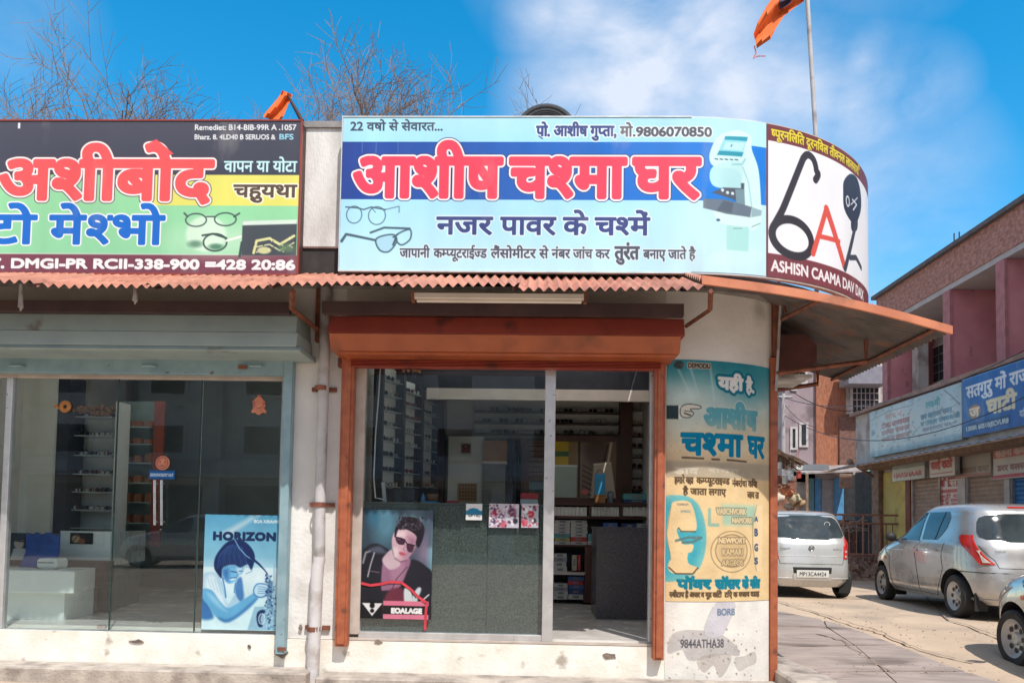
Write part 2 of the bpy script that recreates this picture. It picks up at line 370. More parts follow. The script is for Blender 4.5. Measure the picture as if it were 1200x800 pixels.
    def gradv(s, ya, yb, c0, c1, xa=None, xb=None, al=1.0):
        t = np.clip((s.Y-ya)/(yb-ya), 0, 1)[..., None]; c = np.array(c0)*(1-t)+np.array(c1)*t
        m = ((s.Y >= ya) & (s.Y <= yb) & (s.X >= (xa if xa is not None else -1e9)) & (s.X <= (xb if xb is not None else 1e9)))[..., None]*al
        s.a = (s.a*(1-m)+c*m).astype(np.float32)
    def speck(s, xa, ya, xb, yb, n, cols, r=(.6, 1.6), al=.8):
        for _ in range(n):
            s.ell(rng.uniform(xa, xb), rng.uniform(ya, yb), rng.uniform(*r), rng.uniform(*r), cols[rng.integers(len(cols))], al, .5, rng.uniform(0, 3))
    def text(s, t, x0, x1, yb, h, col, bold=.35, outs=(), track=0.0, ref=None, al=1.0, shade=None, slope=0.0):
        T = layout(t, track)
        if not len(T): return
        dev = any('\u0900' <= ch <= '\u097f' for ch in t)
        rh = glyphs('क' if dev else 'H')[..., 1].max()
        T = T.copy(); xa, xb = T[..., 0].min(), T[..., 0].max(); T[..., 0] = (T[..., 0]-xa)/(xb-xa)*(x1-x0)+x0; T[..., 1] = yb-T[..., 1]*h/rh
        if slope: T[..., 1] += (T[..., 0]-x0)*slope
        if shade: T[..., 0] += (yb-T[..., 1])*shade
        R = bold+max([o[0] for o in outs]+[0])+1.5; sl = s._sl(T[..., 0].min(), T[..., 1].min(), T[..., 0].max(), T[..., 1].max(), R+1)
        k = 2; hh = (sl[0].stop-sl[0].start)*k; ww = (sl[1].stop-sl[1].start)*k
        if hh <= 0 or ww <= 0: return
        ox = s.x0+sl[1].start/s.ss; oy = s.y0+sl[0].start/s.ss; q = s.ss*k
        m = np.zeros((hh, ww), bool); P = (T-np.array([ox, oy]))*q
        for a, b, c in P:
            i0 = max(0, int(min(a[0], b[0], c[0]))); i1 = min(ww, int(max(a[0], b[0], c[0]))+2); j0 = max(0, int(min(a[1], b[1], c[1]))); j1 = min(hh, int(max(a[1], b[1], c[1]))+2)
            if i1 <= i0 or j1 <= j0: continue
            X, Y = np.meshgrid(np.arange(i0, i1), np.arange(j0, j1))
            e1 = (b[0]-a[0])*(Y-a[1])-(b[1]-a[1])*(X-a[0]); e2 = (c[0]-b[0])*(Y-b[1])-(c[1]-b[1])*(X-b[0]); e3 = (a[0]-c[0])*(Y-c[1])-(a[1]-c[1])*(X-c[0])
            m[j0:j1, i0:i1] |= ((e1 >= 0) & (e2 >= 0) & (e3 >= 0)) | ((e1 <= 0) & (e2 <= 0) & (e3 <= 0))
        d = dist_field(m, int(R*q)+1)/q; d = d[::k, ::k]
        for (r, oc) in sorted(outs, key=lambda o: -o[0]): s.blend(sl, .5+(bold+r-d)*s.ss, oc, al)
        s.blend(sl, .5+(bold-d)*s.ss, col, al)
def sheet(name, cv, fn, parent, mat=None, gain=.92, label=None, top=None):
    """the painted canvas as a mesh grid; fn maps canvas coordinates to points"""
    P = fn(cv.X.ravel(), cv.Y.ravel()); org = ORG[parent.name] if parent else Vector(P.mean(0))
    P = P-np.array(org); h, w = cv.h, cv.w
    me = bpy.data.meshes.new(name); me.vertices.add(h*w); me.vertices.foreach_set('co', P.astype(np.float32).ravel())
    idx = np.arange(h*w).reshape(h, w); q = np.stack([idx[:-1, :-1], idx[1:, :-1], idx[1:, 1:], idx[:-1, 1:]], -1).reshape(-1)
    nf = (h-1)*(w-1); me.loops.add(nf*4); me.loops.foreach_set('vertex_index', q.astype(np.int32)); me.polygons.add(nf); me.polygons.foreach_set('loop_start', np.arange(0, nf*4, 4, dtype=np.int32))
    me.update(calc_edges=True); me.validate()
    c = np.clip(cv.a/255, 0, 1); c = np.where(c <= .04045, c/12.92, ((c+.055)/1.055)**2.4)*gain
    at = me.color_attributes.new('Col', 'FLOAT_COLOR', 'POINT'); at.data.foreach_set('color', np.concatenate([c.reshape(-1, 3), np.ones((h*w, 1))], 1).astype(np.float32).ravel())
    me.polygons.foreach_set('use_smooth', np.ones(nf, bool)); me.materials.append(mat or m_print)
    o = bpy.data.objects.new(name, me); COL.objects.link(o)
    if parent: o.parent = parent
    else: o.location = org
    ORG[o.name] = Vector(org)
    if label: o['label'] = label
    if top: _props(o, *top)
    return o
def flat(x0, x1, z0, z1, Y, cx0, cx1, cy0, cy1):
    def fn(X, Yc): return np.stack([x0+(X-cx0)/(cx1-cx0)*(x1-x0), np.full(X.shape, Y), z1+(Yc-cy0)/(cy1-cy0)*(z0-z1)], 1)
    return fn
def planeX(Y0, Y1, z0, z1, Xp, cx0, cx1, cy0, cy1):
    def fn(X, Yc): return np.stack([np.full(X.shape, Xp), Y0+(X-cx0)/(cx1-cx0)*(Y1-Y0), z1+(Yc-cy0)/(cy1-cy0)*(z0-z1)], 1)
    return fn
# ------------------------------------------------------------------ ground, pavement
def gz(x, y):
    t = min(1, max(0, (y-.3)/3.2)); return .15*t*t*(3-2*t)
def atG(px, py):
    z = .1
    for _ in range(12):
        p = atZ(px, py, z); z = gz(p.x, p.y)
    return Vector((p.x, p.y, z))
m_ground = M('dusty_ground', (.60, .45, .32), (.47, .355, .26), scale=.9, rough=.95, bump=.014, bscale=11, dirt=(.36, .28, .215), dscale=1.5, dlo=.5, dhi=.72)
m_pave = M('mauve_grey_concrete', (.42, .34, .30), (.31, .25, .225), scale=2.4, rough=.9, bump=.006, bscale=22, dirt=(.15, .115, .1), dscale=1.6, dlo=.55, dhi=.68, stretch=(.7, 2.2, 1))
mb = MB()
xs = list(np.concatenate([np.linspace(-300, -20, 8), np.linspace(-12, 16, 57), np.linspace(24, 300, 8)]))
ys = list(np.concatenate([np.linspace(-300, -40, 6), np.linspace(-30, -2, 10), np.linspace(-1.5, 26, 90), np.linspace(32, 600, 10)]))
P = np.array([[(x, y, gz(x, y)+(0.012*math.sin(x*2.1+y*.7)*math.sin(y*1.7-x) if 2.6 < x < 9 and .5 < y < 20 else 0)) for x in xs] for y in ys])
struct('ground', mb.grid(P), m_ground, smooth=60)
# ------------------------------------------------------------------ arcs: the rounded corner of the building and of its fascia
class Arc:
    def __init__(s, Xs, Y0, R): s.Xs, s.Y0, s.R = Xs, Y0, R
    def pos(s, d):
        d = np.asarray(d, float); th = np.clip(d/s.R, 0, None)
        return np.where(d < 0, s.Xs+d, s.Xs+s.R*np.sin(th)), np.where(d < 0, s.Y0, s.Y0+s.R*(1-np.cos(th)))
    def nrm(s, d):
        th = np.clip(np.asarray(d, float)/s.R, 0, None); return np.sin(th), -np.cos(th)
    def of_px(s, px):
        lo, hi = -6, s.R*1.15
        for _ in range(50):
            m = (lo+hi)/2; x, y = s.pos(m)
            if proj((float(x), float(y), 1.35))[0] < px: lo = m
            else: hi = m
        return lo
    def wall(s, mb, d0, d1, z0, z1, th=.12, n=16):
        ds = np.linspace(d0, d1, n+1); x, y = s.pos(ds); nx, ny = s.nrm(ds)
        g = lambda k, z: [(x[i]+nx[i]*k, y[i]+ny[i]*k, z) for i in range(n+1)]
        A, B, C_, D = g(0, z0), g(0, z1), g(-th, z1), g(-th, z0)
        mb.grid([A, B, C_, D, A]); mb.quad(A[0], B[0], C_[0], D[0]); mb.quad(A[-1], B[-1], C_[-1], D[-1]); return mb
WALL = Arc(atY(786, 560).x, 0.0, 1.46)
SIGN = Arc(atY(810, 230, -.2).x, -.2, 2.19)
ZF = fr(430, 600, 600, 747)[2]           # shop floor
ZL = atY(250, 778).z                      # ledge top
DW = WALL.of_px(905)
XE, YE = [float(v) for v in WALL.pos(DW)]
XL = atY(-120, 500).x                     # left limit of the row that is modelled
SX0, SX1 = atY(334, 600).x, atY(400, 600).x
DX1 = atY(779, 600).x
ZC = 3.35                                 # soffit of the roof slab
# ------------------------------------------------------------------ the shop building
bld = thing('shop_building', 'single storey white shop building with rounded right corner holding two glazed shops', 'building', (0, 0, 0))
w = MB(); w.box(SX0, SX1, 0, .24, ZF-.03, ZC); part('pier', w, m_white, bld)
w = MB(); w.box(DX1, WALL.Xs, 0, .2, 0, ZC); WALL.wall(w, 0, DW, 0, ZC, .15); part('rounded_corner_wall', w, m_white, bld, smooth=40)
w = MB(); w.box(XE-.2, XE-.02, YE+.05, 5, 0, ZC); part('side_wall', w, m_white, bld)
w = MB(); w.box(XL-.2, DX1, 5, 5.2, 0, ZC); w.box(XL-.4, XL-.2, 0, 5.2, 0, ZC); part('rear_wall', w, m_beige, bld)
w = MB(); w.box(SX0+.02, SX1-.02, .24, 5, ZF, ZC); part('party_wall', w, m_beige, bld)
zs0 = atY(170, 749).z; zs1 = atY(600, 752).z
w = MB(); w.box(XL, SX0-.001, -.015, .3, 0, ZF-.005); part('plinth', w, m_plinth, bld)
w = MB(); w.box(SX0, DX1-.001, -.02, .3, 0, ZF-.035); part('plinth', w, m_plinth, bld)
w = MB(); w.box(XL, SX0, .3, 5, ZF-.15, ZF-.0); w.box(SX1, DX1+.3, .1, 5, ZF-.15, ZF-.004); part('floor', w, m_floor, bld)
for ca, cb_, cc in ((XL, SX0, 3.99), (SX1+.01, DX1+.27, 3.71)):
    part('ceiling', MB().box(ca, cb_, .21, .79, ZC-.03, ZC-.003), m_ceil, bld); part('ceiling', MB().box(ca, cb_, 2.51, cc, ZC-.03, ZC-.003), m_ceil, bld)  # gap left below the added skylights
# header walls above the shutters, below the slab
zh = atY(200, 420).z; zh2 = atY(600, 418).z
w = MB(); w.box(XL, SX0, 0, .2, zh, ZC); part('header_wall', w, m_beige, bld)
w = MB(); w.box(SX1, DX1, 0, .2, zh2, ZC); part('header_wall', w, m_beige, bld)
w = MB(); HY0, HY1 = .7, 2.5; HOLES = ((XL+.6, SX0-.5), (SX1+.25, 1.05))  # skylight holes added to brighten both shop interiors
w.box(XL-.4, 1.2, -.02, HY0, ZC, ZC+.14); w.box(XL-.4, 1.2, HY1, 5.2, ZC, ZC+.14)
_x = XL-.4
for ha, hb in HOLES: w.box(_x, ha, HY0, HY1, ZC, ZC+.14); _x = hb
w.box(_x, 1.2, HY0, HY1, ZC, ZC+.14)
for ha, hb in HOLES: part('added_skylight_sheet', MB().box(ha-.05, hb+.05, HY0-.05, HY1+.05, ZC+.145, ZC+.15), m_grp, bld)  # unseen diffusing sheets, added to light the interiors
a = np.linspace(0, math.pi/2, 14); Rq = 1.93
poly = [(SIGN.Xs, 5.2), (SIGN.Xs, -.04+.02)]+[(SIGN.Xs+Rq*math.sin(t), -.02+Rq*(1-math.cos(t))) for t in a]+[(SIGN.Xs+Rq, 5.2)]
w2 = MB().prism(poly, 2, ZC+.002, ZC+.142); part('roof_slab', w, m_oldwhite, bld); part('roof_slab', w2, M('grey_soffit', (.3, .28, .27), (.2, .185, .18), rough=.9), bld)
w = MB(); x0, x1, z0, z1 = fr(345, 145, 408, 290, -.05); w.box(x0, x1, -.05, .1, z0, z1); part('parapet_wall', w, m_parapet, bld, bevel=.01)
w = MB(); w.box(XL, x0-.003, -.03, .1, z0, z1-.06); w.box(x1+.003, SIGN.Xs, -.03, .1, z0, z1-.06); part('parapet_wall', w, m_oldwhite, bld)
w = MB(); w.box(XL, SIGN.Xs, -.028, .05, z0-.32, z0-.002); part('dark_fascia_recess', w, M('near_black_plaster', (.05, .042, .042), (.03, .026, .026), rough=.9), bld)  # near-black band along the wall under the parapet
w = MB(); xa, xb, za, zb = fr(345, 143.5, 408, 149, -.07); w.box(xa, xb, -.07, .14, za, zb+.012); part('coping', w, M('grey_coping', (.3, .28, .27), (.2, .19, .18), rough=.9), bld)
# ledge in front, two lengths with a notch at the pipe
yl = -.30
xp0, xp1 = atY(358, 785, yl).x, atY(369, 785, yl).x
w = MB(); w.box(XL, xp0, yl, -.018, -.02, ZL); part('ledge', w, m_ledge, bld, bevel=.012)
w = MB(); w.box(xp1, XE-.1, yl, -.022, -.02, ZL-.03); part('ledge', w, m_ledge, bld, bevel=.012)
w = MB(); w.box(xp0, xp1, yl+.07, -.02, -.02, ZL-.12); part('gutter_notch', w, m_dark, bld)
# broken plaster patches round the frame feet
def chip(px, py, r, Y=-.023, n=9, mat=None, sx=1.0):
    c = atY(px, py, Y); pts = []
    for k in range(n):
        q = 2*math.pi*k/n; rr = r*random.uniform(.55, 1.15); pts.append((c.x+rr*sx*math.cos(q), c.z+rr*math.sin(q)))
    return MB().prism(pts, 1, Y-.004, Y+.01)
m_chip = M('broken_plaster', (.27, .21, .17), (.13, .10, .085), scale=20, rough=.95, bump=.006)
for (px, py, r, sx) in [(330, 764, .065, 1.2), (292, 757, .022, .7), (160, 751.5, .02, 3.5), (443, 752, .026, 1.5), (398, 736, .03, .8), (352, 735, .028, .6), (715, 768, .03, 2.2)]:
    part('plaster_chip', chip(px, py, r, sx=sx), m_chip, bld)

# kerb stone beside the corner
g0, g1, g2, g3 = atG(907, 790), atG(945, 815), atG(930, 770), atG(906, 745)
w = MB().prism([(XE+.0, -.25), (XE+.38, -.15), (XE+.36, .35), (XE+.2, 1.6), (XE+.02, 1.6)], 2, -.02, .13)
solo('kerb_stone', w, m_ledge, 'rough grey concrete kerb block at the foot of the rounded corner', 'kerb', bevel=.02)
# pavement slabs
def slab(pts):
    P = [atG(*p) for p in pts]; n = len(P); mb = MB(); k = [(p.x, p.y) for p in P]
    top = [(p[0], p[1], gz(*p)+.022) for p in k]; bot = [(p[0], p[1], gz(*p)-.05) for p in k]
    mb.add(top+bot, [tuple(range(n))]+[(i, (i+1) % n, (i+1) % n+n, i+n) for i in range(n)]); return mb
pav = thing('pavement', None, None, (3, 1, 0)); pav['kind'] = 'structure'
for pts in [[(885, 714), (905, 716), (962, 727), (968, 735), (905, 735), (880, 735)], [(880, 736.5), (968, 736.5), (1000, 757), (905, 760), (880, 760)],
            [(966, 728), (1010, 742), (1050, 757), (1001.3, 757.2), (969.3, 735.8)], [(880, 761), (1002, 758.5), (1035, 788), (905, 790), (880, 790)], [(1003, 758.5), (1052, 758), (1100, 778), (1130, 788), (1037, 788)],
            [(880, 792), (1036, 789.5), (1080, 830), (880, 835)], [(1038, 789.5), (1132, 789.5), (1190, 808), (1220, 830), (1083, 832)]]:
    part('slab', slab(pts), m_pave, pav)

pb_ = MB(); rp_ = random.Random(3)
for _ in range(900):
    u = rp_.random(); q = atG(rp_.uniform(900, 1230), 668+130*u**1.3); r = rp_.uniform(.004, .013)*(1.6 if rp_.random() < .06 else 1)
    pb_.obox((q.x, q.y, gz(q.x, q.y)+.022*(q.y < 1.2 and q.x < 4)+r*.3), (r*1.7, r, r*.9), rp_.uniform(0, 3), rp_.uniform(-.4, .4), rp_.uniform(-.4, .4))
solo('road_grit', pb_, M('grit', (.50, .38, .28), (.32, .25, .19), rough=.95, scale=6), 'scattered grit and small stones on the dusty ground right of the corner', 'grit', kind='stuff')
for k_, (pts, lab) in enumerate((([(906, 703), (930, 712), (962, 721), (1000, 733), (1030, 741), (1056, 754), (1100, 770), (1150, 780)], 'long'), ([(960, 745), (985, 752), (1010, 770), (1024, 776), (1050, 795)], 'short'), ([(1085, 700), (1110, 728), (1150, 740), (1180, 752)], 'third'))):
    Q = [atG(*p) for p in pts]; W_ = MB(); rp2 = random.Random(k_)
    L_ = []
    for a, b in zip(Q[:-1], Q[1:]):
        for t in range(5): L_.append(a.lerp(b, t/5)+Vector((rp2.uniform(-.03, .03), rp2.uniform(-.03, .03), 0)))
    for a, b in zip(L_[:-1], L_[1:]):
        n_ = Vector((-(b.y-a.y), b.x-a.x, 0)).normalized()*rp2.uniform(.006, .018); h_ = lambda p: gz(p.x, p.y)+.0265
        W_.add([(a.x-n_.x, a.y-n_.y, h_(a)), (b.x-n_.x, b.y-n_.y, h_(b)), (b.x+n_.x, b.y+n_.y, h_(b)), (a.x+n_.x, a.y+n_.y, h_(a))], [(0, 1, 2, 3)])
    struct('ground_crack', W_, M('crack_dirt', (.2, .155, .12), (.34, .26, .2), rough=1, scale=30))
# ------------------------------------------------------------------ rolling shutters
def shutter_box(x0, x1, prof, mat, mat2, label, xin=0):
    t = thing('rolling_shutter', label, 'rolling shutter', ((x0+x1)/2, -.2, 0)); return t
# right shop
x0, x1, _, zt = fr(385, 371, 802, 416, -.42)
zmid = atY(600, 392, -.45).z; zlo = atY(600, 412, -.40).z; zb = atY(600, 418, -.3).z
sh = thing('rolling_shutter', 'rolled up shutter in a terracotta painted box over the eyeglass shop doorway', 'rolling shutter', ((x0+x1)/2, -.2, 0))
part('box_upper_panel', MB().prism([(-.02, zt), (-.40, zt), (-.45, zmid+.003), (-.02, zmid+.003)], 0, x0, x1), m_maroon, sh, bevel=.004)  # darker red puts the upper panel's shade into its colour
part('box_lower_panel', MB().prism([(-.02, zmid), (-.453, zmid), (-.39, zlo), (-.02, zlo)], 0, x0+.01, x1-.03), m_terra, sh, bevel=.004)
part('box_lip', MB().prism([(-.02, zlo-.002), (-.36, zlo-.002), (-.33, zb), (-.02, zb)], 0, x0+.08, x1-.05), m_terra, sh, bevel=.003)
for i in range(5):
    za = zb-.002-i*.011; part('rolled_slat', MB().prism([(-.10, za), (-.15+i*.006, za), (-.16+i*.006, za-.005), (-.15+i*.006, za-.0095), (-.10, za-.0095)], 0, x0+.12, x1-.14), m_maroon, sh)
hx0, hx1, hz0, hz1 = fr(396, 421, 779, 432, -.06)
part('header_bar', MB().box(hx0, hx1, -.07, -.005, hz0, hz1), m_maroon, sh, bevel=.003)
for (pa, pb, pt, pbm, lab) in [(396.5, 411, 418, 757, None), (766.5, 779, 421, 773, None)]:
    a0, a1, b0, b1 = fr(pa, pt, pb, pbm, -.10); part('guide_channel', MB().box(a0, a1, -.11, -.012, b0, b1).box(a0+.02, a1-.02, -.125, -.11, b0+.02, b1-.02), m_post, sh, bevel=.004)
# left shop
x0, x1, _, zt = fr(-120, 367, 347, 412, -.42)
zmid = atY(170, 388, -.42).z; z2 = atY(170, 405, -.44).z; z3 = atY(170, 411, -.40).z
sl_ = thing('rolling_shutter', 'rolled up shutter in a grey green steel box over the left shop', 'rolling shutter', ((x0+x1)/2, -.2, 0))
part('box_upper_panel', MB().prism([(-.02, zt), (-.40, zt), (-.42, zmid+.002), (-.02, zmid+.002)], 0, x0, x1), m_teal, sl_, bevel=.004)
part('box_lower_panel', MB().prism([(-.02, zmid), (-.423, zmid), (-.46, z2), (-.02, z2)], 0, x0, x1+.015), M('bounce_lit_green_steel', (.38, .45, .43), (.33, .39, .38), rough=.4, scale=3, dirt=(.2, .17, .14), dscale=2.3, dlo=.66), sl_, bevel=.004)  # lighter copy of the box colour, ground bounce painted in
part('box_lip', MB().prism([(-.02, z2-.002), (-.45, z2-.002), (-.47, z3), (-.44, z3-.01), (-.02, z3-.01)], 0, x0, x1+.05), m_teal, sl_, bevel=.003)
zs = atY(170, 416, -.1).z
for i in range(3):
    za = zs-.002-i*.013; part('rolled_slat', MB().prism([(-.02, za), (-.13, za), (-.14, za-.006), (-.13, za-.011), (-.02, za-.011)], 0, x0, x1-.1), m_teal, sl_)
a0, a1, b0, b1 = fr(-120, 421, 337, 437, -.08)
bb = MB().box(a0, a1, -.09, -.004, b0, b1)
part('bottom_bar', bb, m_blue, sl_, bevel=.003)
for px in (20, 175, 300): 
    c = atY(px, 429, -.1); part('handle', MB().tube([(c.x-.06, -.09, c.z), (c.x-.05, -.12, c.z), (c.x+.05, -.12, c.z), (c.x+.06, -.09, c.z)], .011, 6), m_blue, sl_)
a0, a1, b0, b1 = fr(330, 421, 343, 766, -.09)
xt = atY(343.5, 425, -.09).x
part('guide_channel', MB().box(xt-.075, xt+.0, -.105, -.012, b0, b1+.0), m_blue, sl_, bevel=.004)
for px, py in ((284, 430), (330, 760)):
    c = atY(px, py, -.11); part('rust_patch', MB().obox((c.x, -.108, c.z), (.07, .012, .03)), m_rust, sl_)

# ------------------------------------------------------------------ awning over the front
awn = thing('front_awning', 'long rusty pink corrugated tin awning running under both shop signs', 'awning', (0, -.4, 3))
A_y0, A_z0 = -.95, atY(500, 336.5, -.95).z; A_y1, A_z1 = .0, A_z0+.40
def corr(x0, x1, y0, z0, y1, z1, per=.074, amp=.017, nr=3, jag=.0, th=.004):
    n = int((x1-x0)/per*6)+1; X = np.linspace(x0, x1, n); T = np.linspace(0, 1, nr+1)
    ph = (X/per) % 1.0; tri = np.abs(ph-.5)*4-1; wv = amp*np.clip(tri*1.15, -1, 1)
    jg = np.array([random.uniform(-jag, jag) for _ in range(4)]); jx = np.interp(X, np.linspace(x0, x1, 4), jg)
    G = lambda o: np.array([[(X[i], y0+(y1-y0)*t-(jx[i] if t == 0 else 0), z0+(z1-z0)*t+wv[i]*(1 if o >= 0 else 1)+o) for i in range(n)] for t in T])
    return G(0), G(-th)
cuts = [XL]
while cuts[-1] < atY(820, 338, -.95).x-.9: cuts.append(cuts[-1]+.90)
cuts.append(atY(822, 338, -.95).x)
for i in range(len(cuts)-1):
    dz = random.uniform(-.014, .014); a_, b_ = corr(cuts[i]-.03, cuts[i+1]+.03, A_y0+random.uniform(-.03, .03), A_z0+dz, A_y1, A_z1+dz*.3+.004*(i % 2), jag=.035)
    mb = MB().grid(a_); o = part('corrugated_sheet', mb, m_sheet if i % 2 else m_sheet2, awn, smooth=50)
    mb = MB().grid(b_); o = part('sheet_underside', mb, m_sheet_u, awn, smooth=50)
# dark steel tube carrying it, flat bars
xa, xb, za, zb2 = fr(378, 355, 801, 370, -.48)
part('carrier_beam', MB().box(xa, xb, -.5, -.44, za+.004, zb2), m_dark, awn)
xa, xb, za, zb2 = fr(-120, 353, 340, 366, -.48)
part('carrier_beam', MB().box(xa, xb, -.5, -.44, za, zb2), m_dark, awn)
def bracket(pts, Y0, name='bracket', r=.016, mat=None):
    P = [tuple(atY(x, y, Y)) for (x, y, Y) in pts]; return part(name, MB().tube(P, r, 4), mat or m_rust, awn)
bracket([(343, 341, -.9), (342, 362, -.55), (371, 385, -.1)], 0, r=.024)
bracket([(833, 341, -.9), (832, 363, -.5), (804, 382, -.05)], 0, r=.02)
a0, a1, b0, b1 = fr(370, 338, 377, 400, -.06); part('wall_post', MB().box(a0, a1, -.07, -.004, b0, b1), m_rust, awn)
for px, py in ((24, 345), (158, 342)):
    c = atY(px, py, -.7); c2 = atY(px, py+(18 if px < 100 else 13), -.7); part('loop_hook', MB().tube([(c.x, -.7, c.z+.08), (c.x, -.7, c.z), (c2.x-.008, -.7, c2.z+.02), (c2.x, -.7, c2.z), (c2.x+.01, -.7, c2.z+.02), (c.x+.004, -.7, c.z)], .012, 6), m_pipe, awn)
# tube lamp fitting under the awning
tl = thing('tube_light', 'long white unlit tube light fitting under the awning of the eyeglass shop', 'light', tuple(atY(584, 350, -.75)))
a0, a1, b0, b1 = fr(484, 344, 686, 352.5, -.62)
m_lamp = M('lamp_white', (.78, .72, .66), (.7, .64, .58), rough=.4, scale=3)
part('housing', MB().box(a0, a1, -.64, -.58, b0+.012, b1), m_lamp, tl, bevel=.004)
part('tube', MB().tube([(a0+.03, -.61, b0+.0), (a1-.03, -.61, b0+.0)], .014, 10), m_lamp, tl)
for q in (a0, a1): part('lamp_holder', MB().box(q-.012, q+.012, -.645, -.575, b0-.01, b1+.008), m_rust, tl)

# side awning, sloping away to the right
saw = thing('side_awning', 'corrugated tin awning sloping out over the side street from the rounded corner', 'awning', (2.6, .4, 2.8))
Pb = atY(1115, 387, -.35); Pa = atY(822, 325, -.85); YB = 1.75
xs_ = np.linspace(0, 1, 14)
def srf(t, y): 
    z = Pa.z+(Pb.z-Pa.z)*t+.05*math.sin(math.pi*t)
    u = min(1, t/.95); k = .40*(1-u*u*(3-2*u)); y = max(y, -.85+.5*t); z += k*max(0, min(y+.85-.5*t, 1.15))-.02*(1-u)
    return (Pa.x+(Pb.x-Pa.x)*t, y, z)
n = int((YB+.85)/.074*6); Yv = np.linspace(-.85, YB, n); tri = .017*np.clip((np.abs((Yv/.074) % 1-.5)*4-1)*1.15, -1, 1)
for i in range(3):
    i0, i1 = int(n*i/3), min(n-1, int(n*(i+1)/3)+2)
    up_ = [[(lambda q: (q[0], q[1], q[2]+tri[j]+.003*i))(srf(t, Yv[j])) for j in range(i0, i1+1)] for t in xs_]
    part('corrugated_sheet', MB().grid(up_), m_sheet, saw, smooth=50)
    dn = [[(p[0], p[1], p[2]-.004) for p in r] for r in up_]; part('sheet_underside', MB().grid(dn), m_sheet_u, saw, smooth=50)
rim = MB()
for k in range(13):
    p, q = srf(xs_[k], -.9), srf(xs_[k+1], -.9); pa_, qa_ = p[1]-.02, q[1]-.02; pb2, qb2 = p[1]+.005, q[1]+.005
    rim.add([(p[0], pa_, p[2]-.035), (q[0], qa_, q[2]-.035), (q[0], qa_, q[2]+.03), (p[0], pa_, p[2]+.03), (p[0], pb2, p[2]-.035), (q[0], qb2, q[2]-.035), (q[0], qb2, q[2]+.03), (p[0], pb2, p[2]+.03)],
            [(0, 1, 2, 3), (7, 6, 5, 4), (3, 2, 6, 7), (0, 4, 5, 1)]+([(1, 5, 6, 2)] if k == 12 else []))
part('edge_flashing', rim, M('orange_oxide_flashing', (.62, .23, .12), (.5, .17, .09), scale=4, rough=.65, dirt=(.3, .12, .07), dscale=5), saw)
part('eave_flat_bar', MB().tube([tuple(Vector(srf(.93, -.8))-Vector((0, 0, .03))), tuple(Vector(srf(.93, YB))-Vector((0, 0, .03)))], .018, 4), m_rust, saw)
part('purlin', MB().tube([tuple(Vector(srf(.45, -.8))-Vector((0, 0, .03))), tuple(Vector(srf(.45, YB))-Vector((0, 0, .03)))], .018, 4), m_rust, saw)
for yy in (.25, 1.4):
    part('bracket', MB().tube([(XE, yy, srf(.9, yy)[2]-.28), (srf(.8, yy)[0], yy, srf(.8, yy)[2]-.22), (srf(.8, yy)[0], yy, srf(.8, yy)[2]-.03)], .022, 4), m_rust, saw)
    part('strut', MB().tube([(XE, yy, 2.55), (srf(.35, yy)[0]+.2, yy, srf(.35, yy)[2]-.03)], .012, 4), m_pipe, saw)
m_boxend = M('dark_box_end', (.11, .035, .03), (.07, .025, .022), rough=.6)
# side shutter: brown guide at the edge and the end of its box
ss = thing('rolling_shutter', 'side shutter with a dark brown hexagonal box end beside the rounded corner', 'rolling shutter', (XE+.1, .8, 0))
part('guide_channel', MB().box(XE-.035, XE+.03, YE-.06, YE+.06, .02, atY(908, 420, YE).z), m_post, ss, bevel=.004)
part('guide_top', MB().box(XE-.01, XE+.04, YE-.065, YE+.04, atY(908, 419, YE).z, atY(908, 343, YE).z), m_rust, ss, bevel=.003)
zc0, zc1 = atY(930, 434, .55).z, atY(930, 394, .55).z; xc1 = atY(955, 405, .55).x
hx = [(XE, zc0), (XE+.02, zc0-.0), (xc1-.09, zc0), (xc1, zc0+.1), (xc1, zc1-.1), (xc1-.09, zc1), (XE, zc1)]
part('box', MB().prism(hx, 1, .55, 2.9), m_boxend, ss, bevel=.004)
part('end_plate', MB().prism([(x+(.012 if x > XE+.1 else 0), z+(.012 if z > (zc0+zc1)/2 else -.012)) for x, z in hx], 1, .535, .548), m_boxend, ss)
part('bottom_plate', MB().box(XE, xc1-.02, .56, 1.1, zc0-.06, zc0-.03), m_oldwhite, ss)

# ------------------------------------------------------------------ downpipe
dp = thing('downpipe', 'grey plastic rainwater downpipe running down the white pier between the shops', 'pipe', tuple(atY(368, 795, -.1)))
pt = [atY(382, 338, -.085), atY(379, 460, -.085), atY(375, 590, -.09)]; pt[2].x = pt[2].x
mid = atY(374.5, 655, -.09)
p3 = [atY(372, 665, -.09), atY(366, 800, -.115)]
part('upper_pipe', MB().tube([(p.x, p.y, p.z) for p in pt]+[(mid.x, mid.y, mid.z)], .046, 14), m_pipe, dp, smooth=50)
part('lower_pipe', MB().tube([tuple(mid+Vector((0, 0, .02)))]+[tuple(p) for p in p3]+[(p3[1].x, p3[1].y, .0)], .052, 14), M('pale_pipe', (.66, .64, .64), (.56, .54, .54), rough=.5, dirt=(.35, .3, .27), dscale=5), dp, smooth=50)
for (px, py) in ((377, 455), (374.5, 591), (369, 736)):
    c = atY(px, py, -.08); k = part('pipe_clamp', MB().lathe([(.051, -.02), (.058, -.02), (.058, .02), (.051, .02)], (c.x, -.088 if py < 700 else -.1, c.z), n=14).box(c.x-.1, c.x-.045, -.03, -.006, c.z-.018, c.z+.018).box(c.x+.045, c.x+.11, -.03, -.006, c.z-.018, c.z+.018), m_rust, dp)

